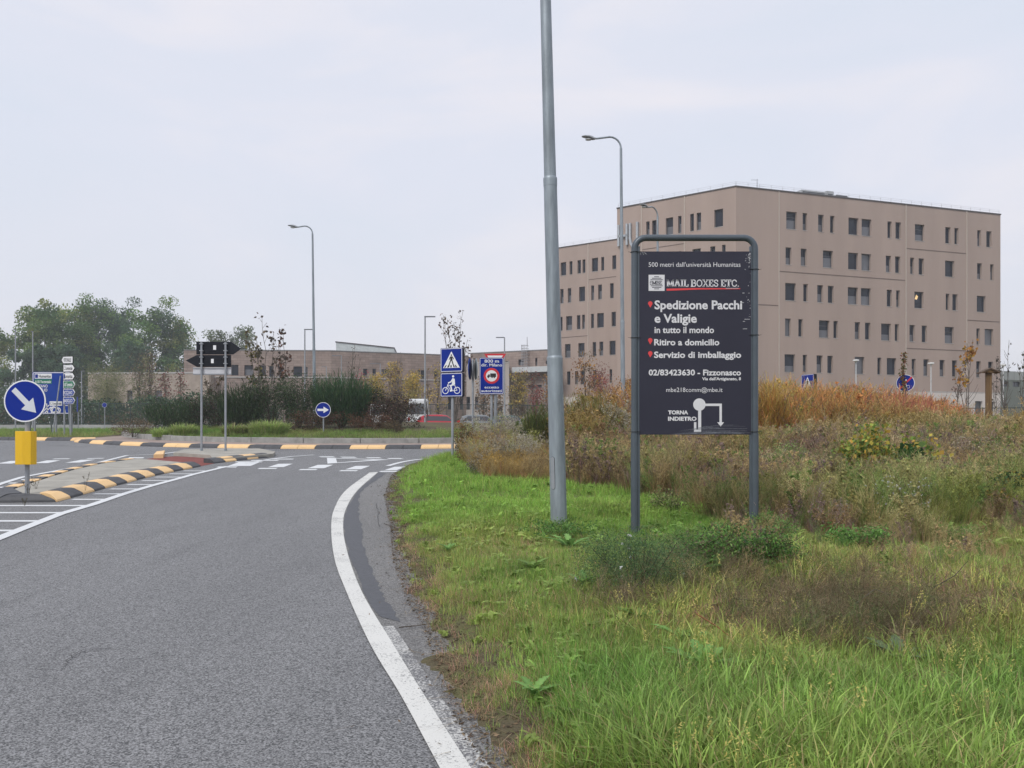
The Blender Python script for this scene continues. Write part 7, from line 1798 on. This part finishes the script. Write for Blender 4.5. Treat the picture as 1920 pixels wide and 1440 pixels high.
# ---- bare saplings with a few leaves
def sapling(label, xp, Y, wpx, top, seed, stems, pal, nleaf, ls, base='ground', bark=M_BARK2, lo=.45):
    r = np.random.RandomState(seed); X = (xp-960)/FPX*Y; z0 = float(islz(X, Y)) if base == 'isl' else float(zb(Y)); H = EYE + (HOR-top)*Y/FPX - z0; Wd = wpx*Y/FPX/2
    t = thing('sapling', label, 'sapling', (X, Y, z0), 0, 'thin saplings with few leaves'); mb = MB(); ends = []; unit_r = max(.012, Y*.00035)
    for s_ in range(stems):
        a = r.rand()*6.283; f = r.uniform(.3, 1) if stems > 1 else .1; h = H*(1 if s_ == 0 else r.uniform(.7, .98)); p = []
        for u in np.linspace(0, 1, 7): p.append((Wd*f*math.cos(a)*u**1.3 + r.normal(0, .008*H)*(u > 0), Wd*f*math.sin(a)*u**1.3, h*u - .05))
        mb.tube(p, list(np.linspace(unit_r*1.9, unit_r*.5, 7)), 5, False)
        for k in range(12):
            u = r.uniform(.25, .97); i = int(u*6); b0 = Vector(p[i]).lerp(Vector(p[min(i+1, 6)]), u*6-i); aa = r.rand()*6.283; l_ = H*.16*(1.2-u)*r.uniform(.6, 1.2)
            e = b0 + Vector((math.cos(aa)*l_*.6, math.sin(aa)*l_*.6, l_)); mb.tube([b0, b0.lerp(e, .5) + Vector((math.cos(aa)*l_*.08, math.sin(aa)*l_*.08, 0)), e], [unit_r*.7, unit_r*.5, unit_r*.3], 4, False)
            if u > lo: ends += [tuple(b0.lerp(e, q)) for q in (.5, .8, 1)]
        ends.append(p[-1])
    mb.build('stem', bark, t, smooth=True); ends = np.array(ends); c = ends[r.randint(0, len(ends), nleaf)] + r.normal(0, .018*H, (nleaf, 3)); V, F = leaves(c, r.uniform(ls*.6, ls*1.3, nleaf), .75, r=r)
    mixmesh('leaves', [(V, F, np.repeat(pick(pal, nleaf, r, .3), 4, 0))], t)
sapling('tall sapling with a few grey brown leaves above the roundabout shrubs', 505, 37, 50, 588, 1, 3, [(.09,.075,.06), (.13,.10,.07)], 70, .16, 'isl')
sapling('sapling with rusty brown leaves left of the curved lamp post', 538, 36.5, 44, 614, 2, 2, [(.16,.07,.045), (.11,.065,.05), (.09,.07,.055)], 130, .17, 'isl')
sapling('sapling with olive and yellow leaves right of the black arrow boards', 488, 36.2, 60, 622, 3, 4, [(.10,.10,.045), (.20,.17,.05), (.08,.07,.045), (.14,.11,.06)], 330, .14, 'isl', lo=.1)
sapling('bare sapling with dry seed heads behind the black board posts', 400, 38, 70, 690, 4, 6, [(.10,.08,.05), (.14,.10,.06)], 260, .12, 'isl', lo=.1)
sapling('leafless branching sapling before the brick wall, right of the broom', 655, 40, 62, 641, 5, 5, [(.13,.1,.08)], 14, .12, 'isl')
sapling('tall sparse tree with hanging dry leaves above the crossing sign', 853, 50, 62, 583, 6, 9, [(.12,.08,.06), (.17,.11,.08), (.10,.08,.06)], 300, .17)
sapling('bare sapling with a slim crown over the yellow trees', 742, 70, 26, 664, 7, 3, [(.16,.10,.07)], 60, .2)
sapling('sapling with dark red buds left of the orange topped one on the right', 1790, 34, 44, 648, 8, 2, [(.20,.09,.07), (.14,.10,.07)], 120, .09, lo=.1)
sapling('sapling with orange and yellow leaves at its top near the wooden post', 1812, 32, 40, 634, 9, 3, [(.48,.22,.04), (.46,.30,.06), (.40,.20,.05)], 120, .15, lo=.7)
sapling('bare sapling right of the wooden post, against the sky', 1886, 36, 52, 636, 10, 4, [(.08,.07,.06)], 40, .12, lo=.6)
sapling('bare sapling at the right edge of the photo', 1920, 35, 36, 655, 11, 3, [(.09,.08,.06)], 24, .12)
sapling('leaning bare sapling between the wooden post and the building corner', 1868, 38, 30, 668, 12, 2, [(.12,.10,.08)], 30, .12)
sapling('leafless sapling right of the yellow trees behind the slim lamp post', 800, 52, 26, 690, 13, 2, [(.2,.14,.06)], 40, .15)
# ---- hedge and low growth behind the fence
def mass(name, x0, x1, Y0, Y1, hfun, pal, n, ls, seed):
    r = np.random.RandomState(seed); X = r.uniform(x0, x1, n); Y = r.uniform(Y0, Y1, n); hh = hfun(X)*(1+.25*vnoise(X, Y, 2.5, seed)); z = zb(Y) + hh*r.rand(n)**.7
    V, F = leaves(np.stack([X, Y, z], 1), r.uniform(ls*.6, ls*1.3, n), .6, r=r); nn = vnoise(X, z, 1.2, seed+1); cl = pick(pal, n, r, .25)*(1+.35*nn)[:, None]
    o = mixmesh(name, [(V, F, np.repeat(cl, 4, 0))]); o['kind'] = 'stuff'; return o
mass('hedge', -62, -24, 86, 90, lambda X: np.interp(X, [-62, -45, -32, -24], [2.6, 2.9, 3.3, 2.8]), TB+DG, 16000, .3, 61)
mass('low_growth', -62, -10, 83.5, 85.5, lambda X: 1.9+0*X, [(.06,.09,.035), (.09,.10,.04), (.12,.08,.05)], 7000, .2, 62)
mass('far_undergrowth', -90, -20, 125, 135, lambda X: 4.5+0*X, TB, 9000, .5, 63)
mass('right_growth', 20, 60, 56, 64, lambda X: np.interp(X, [20, 30, 36, 60], [.8, .9, 1.3, 1.4]), [(.06,.08,.035), (.12,.10,.05), (.10,.07,.05)], 7000, .12, 64)
mass('campus_shrubs', -8, 22, 80, 84, lambda X: 1.2+0*X, [(.05,.08,.035), (.10,.09,.04), (.08,.10,.04)], 6000, .18, 65)

# ---- air
hzm = bpy.data.materials.new('haze_air'); hzm.use_nodes = True; n_ = hzm.node_tree; n_.nodes.remove(n_.nodes['Principled BSDF'])
pv_ = n_.nodes.new('ShaderNodeVolumePrincipled'); pv_.inputs['Color'].default_value = (.86, .90, .97, 1); pv_.inputs['Density'].default_value = .0008; pv_.inputs['Anisotropy'].default_value = .2
n_.links.new(pv_.outputs[0], n_.nodes['Material Output'].inputs['Volume'])
mb = MB(); mb.box(-1600, 1600, -400, 2400, -1.5, 30); hz_o = mb.build('haze', hzm); hz_o['kind'] = 'stuff'
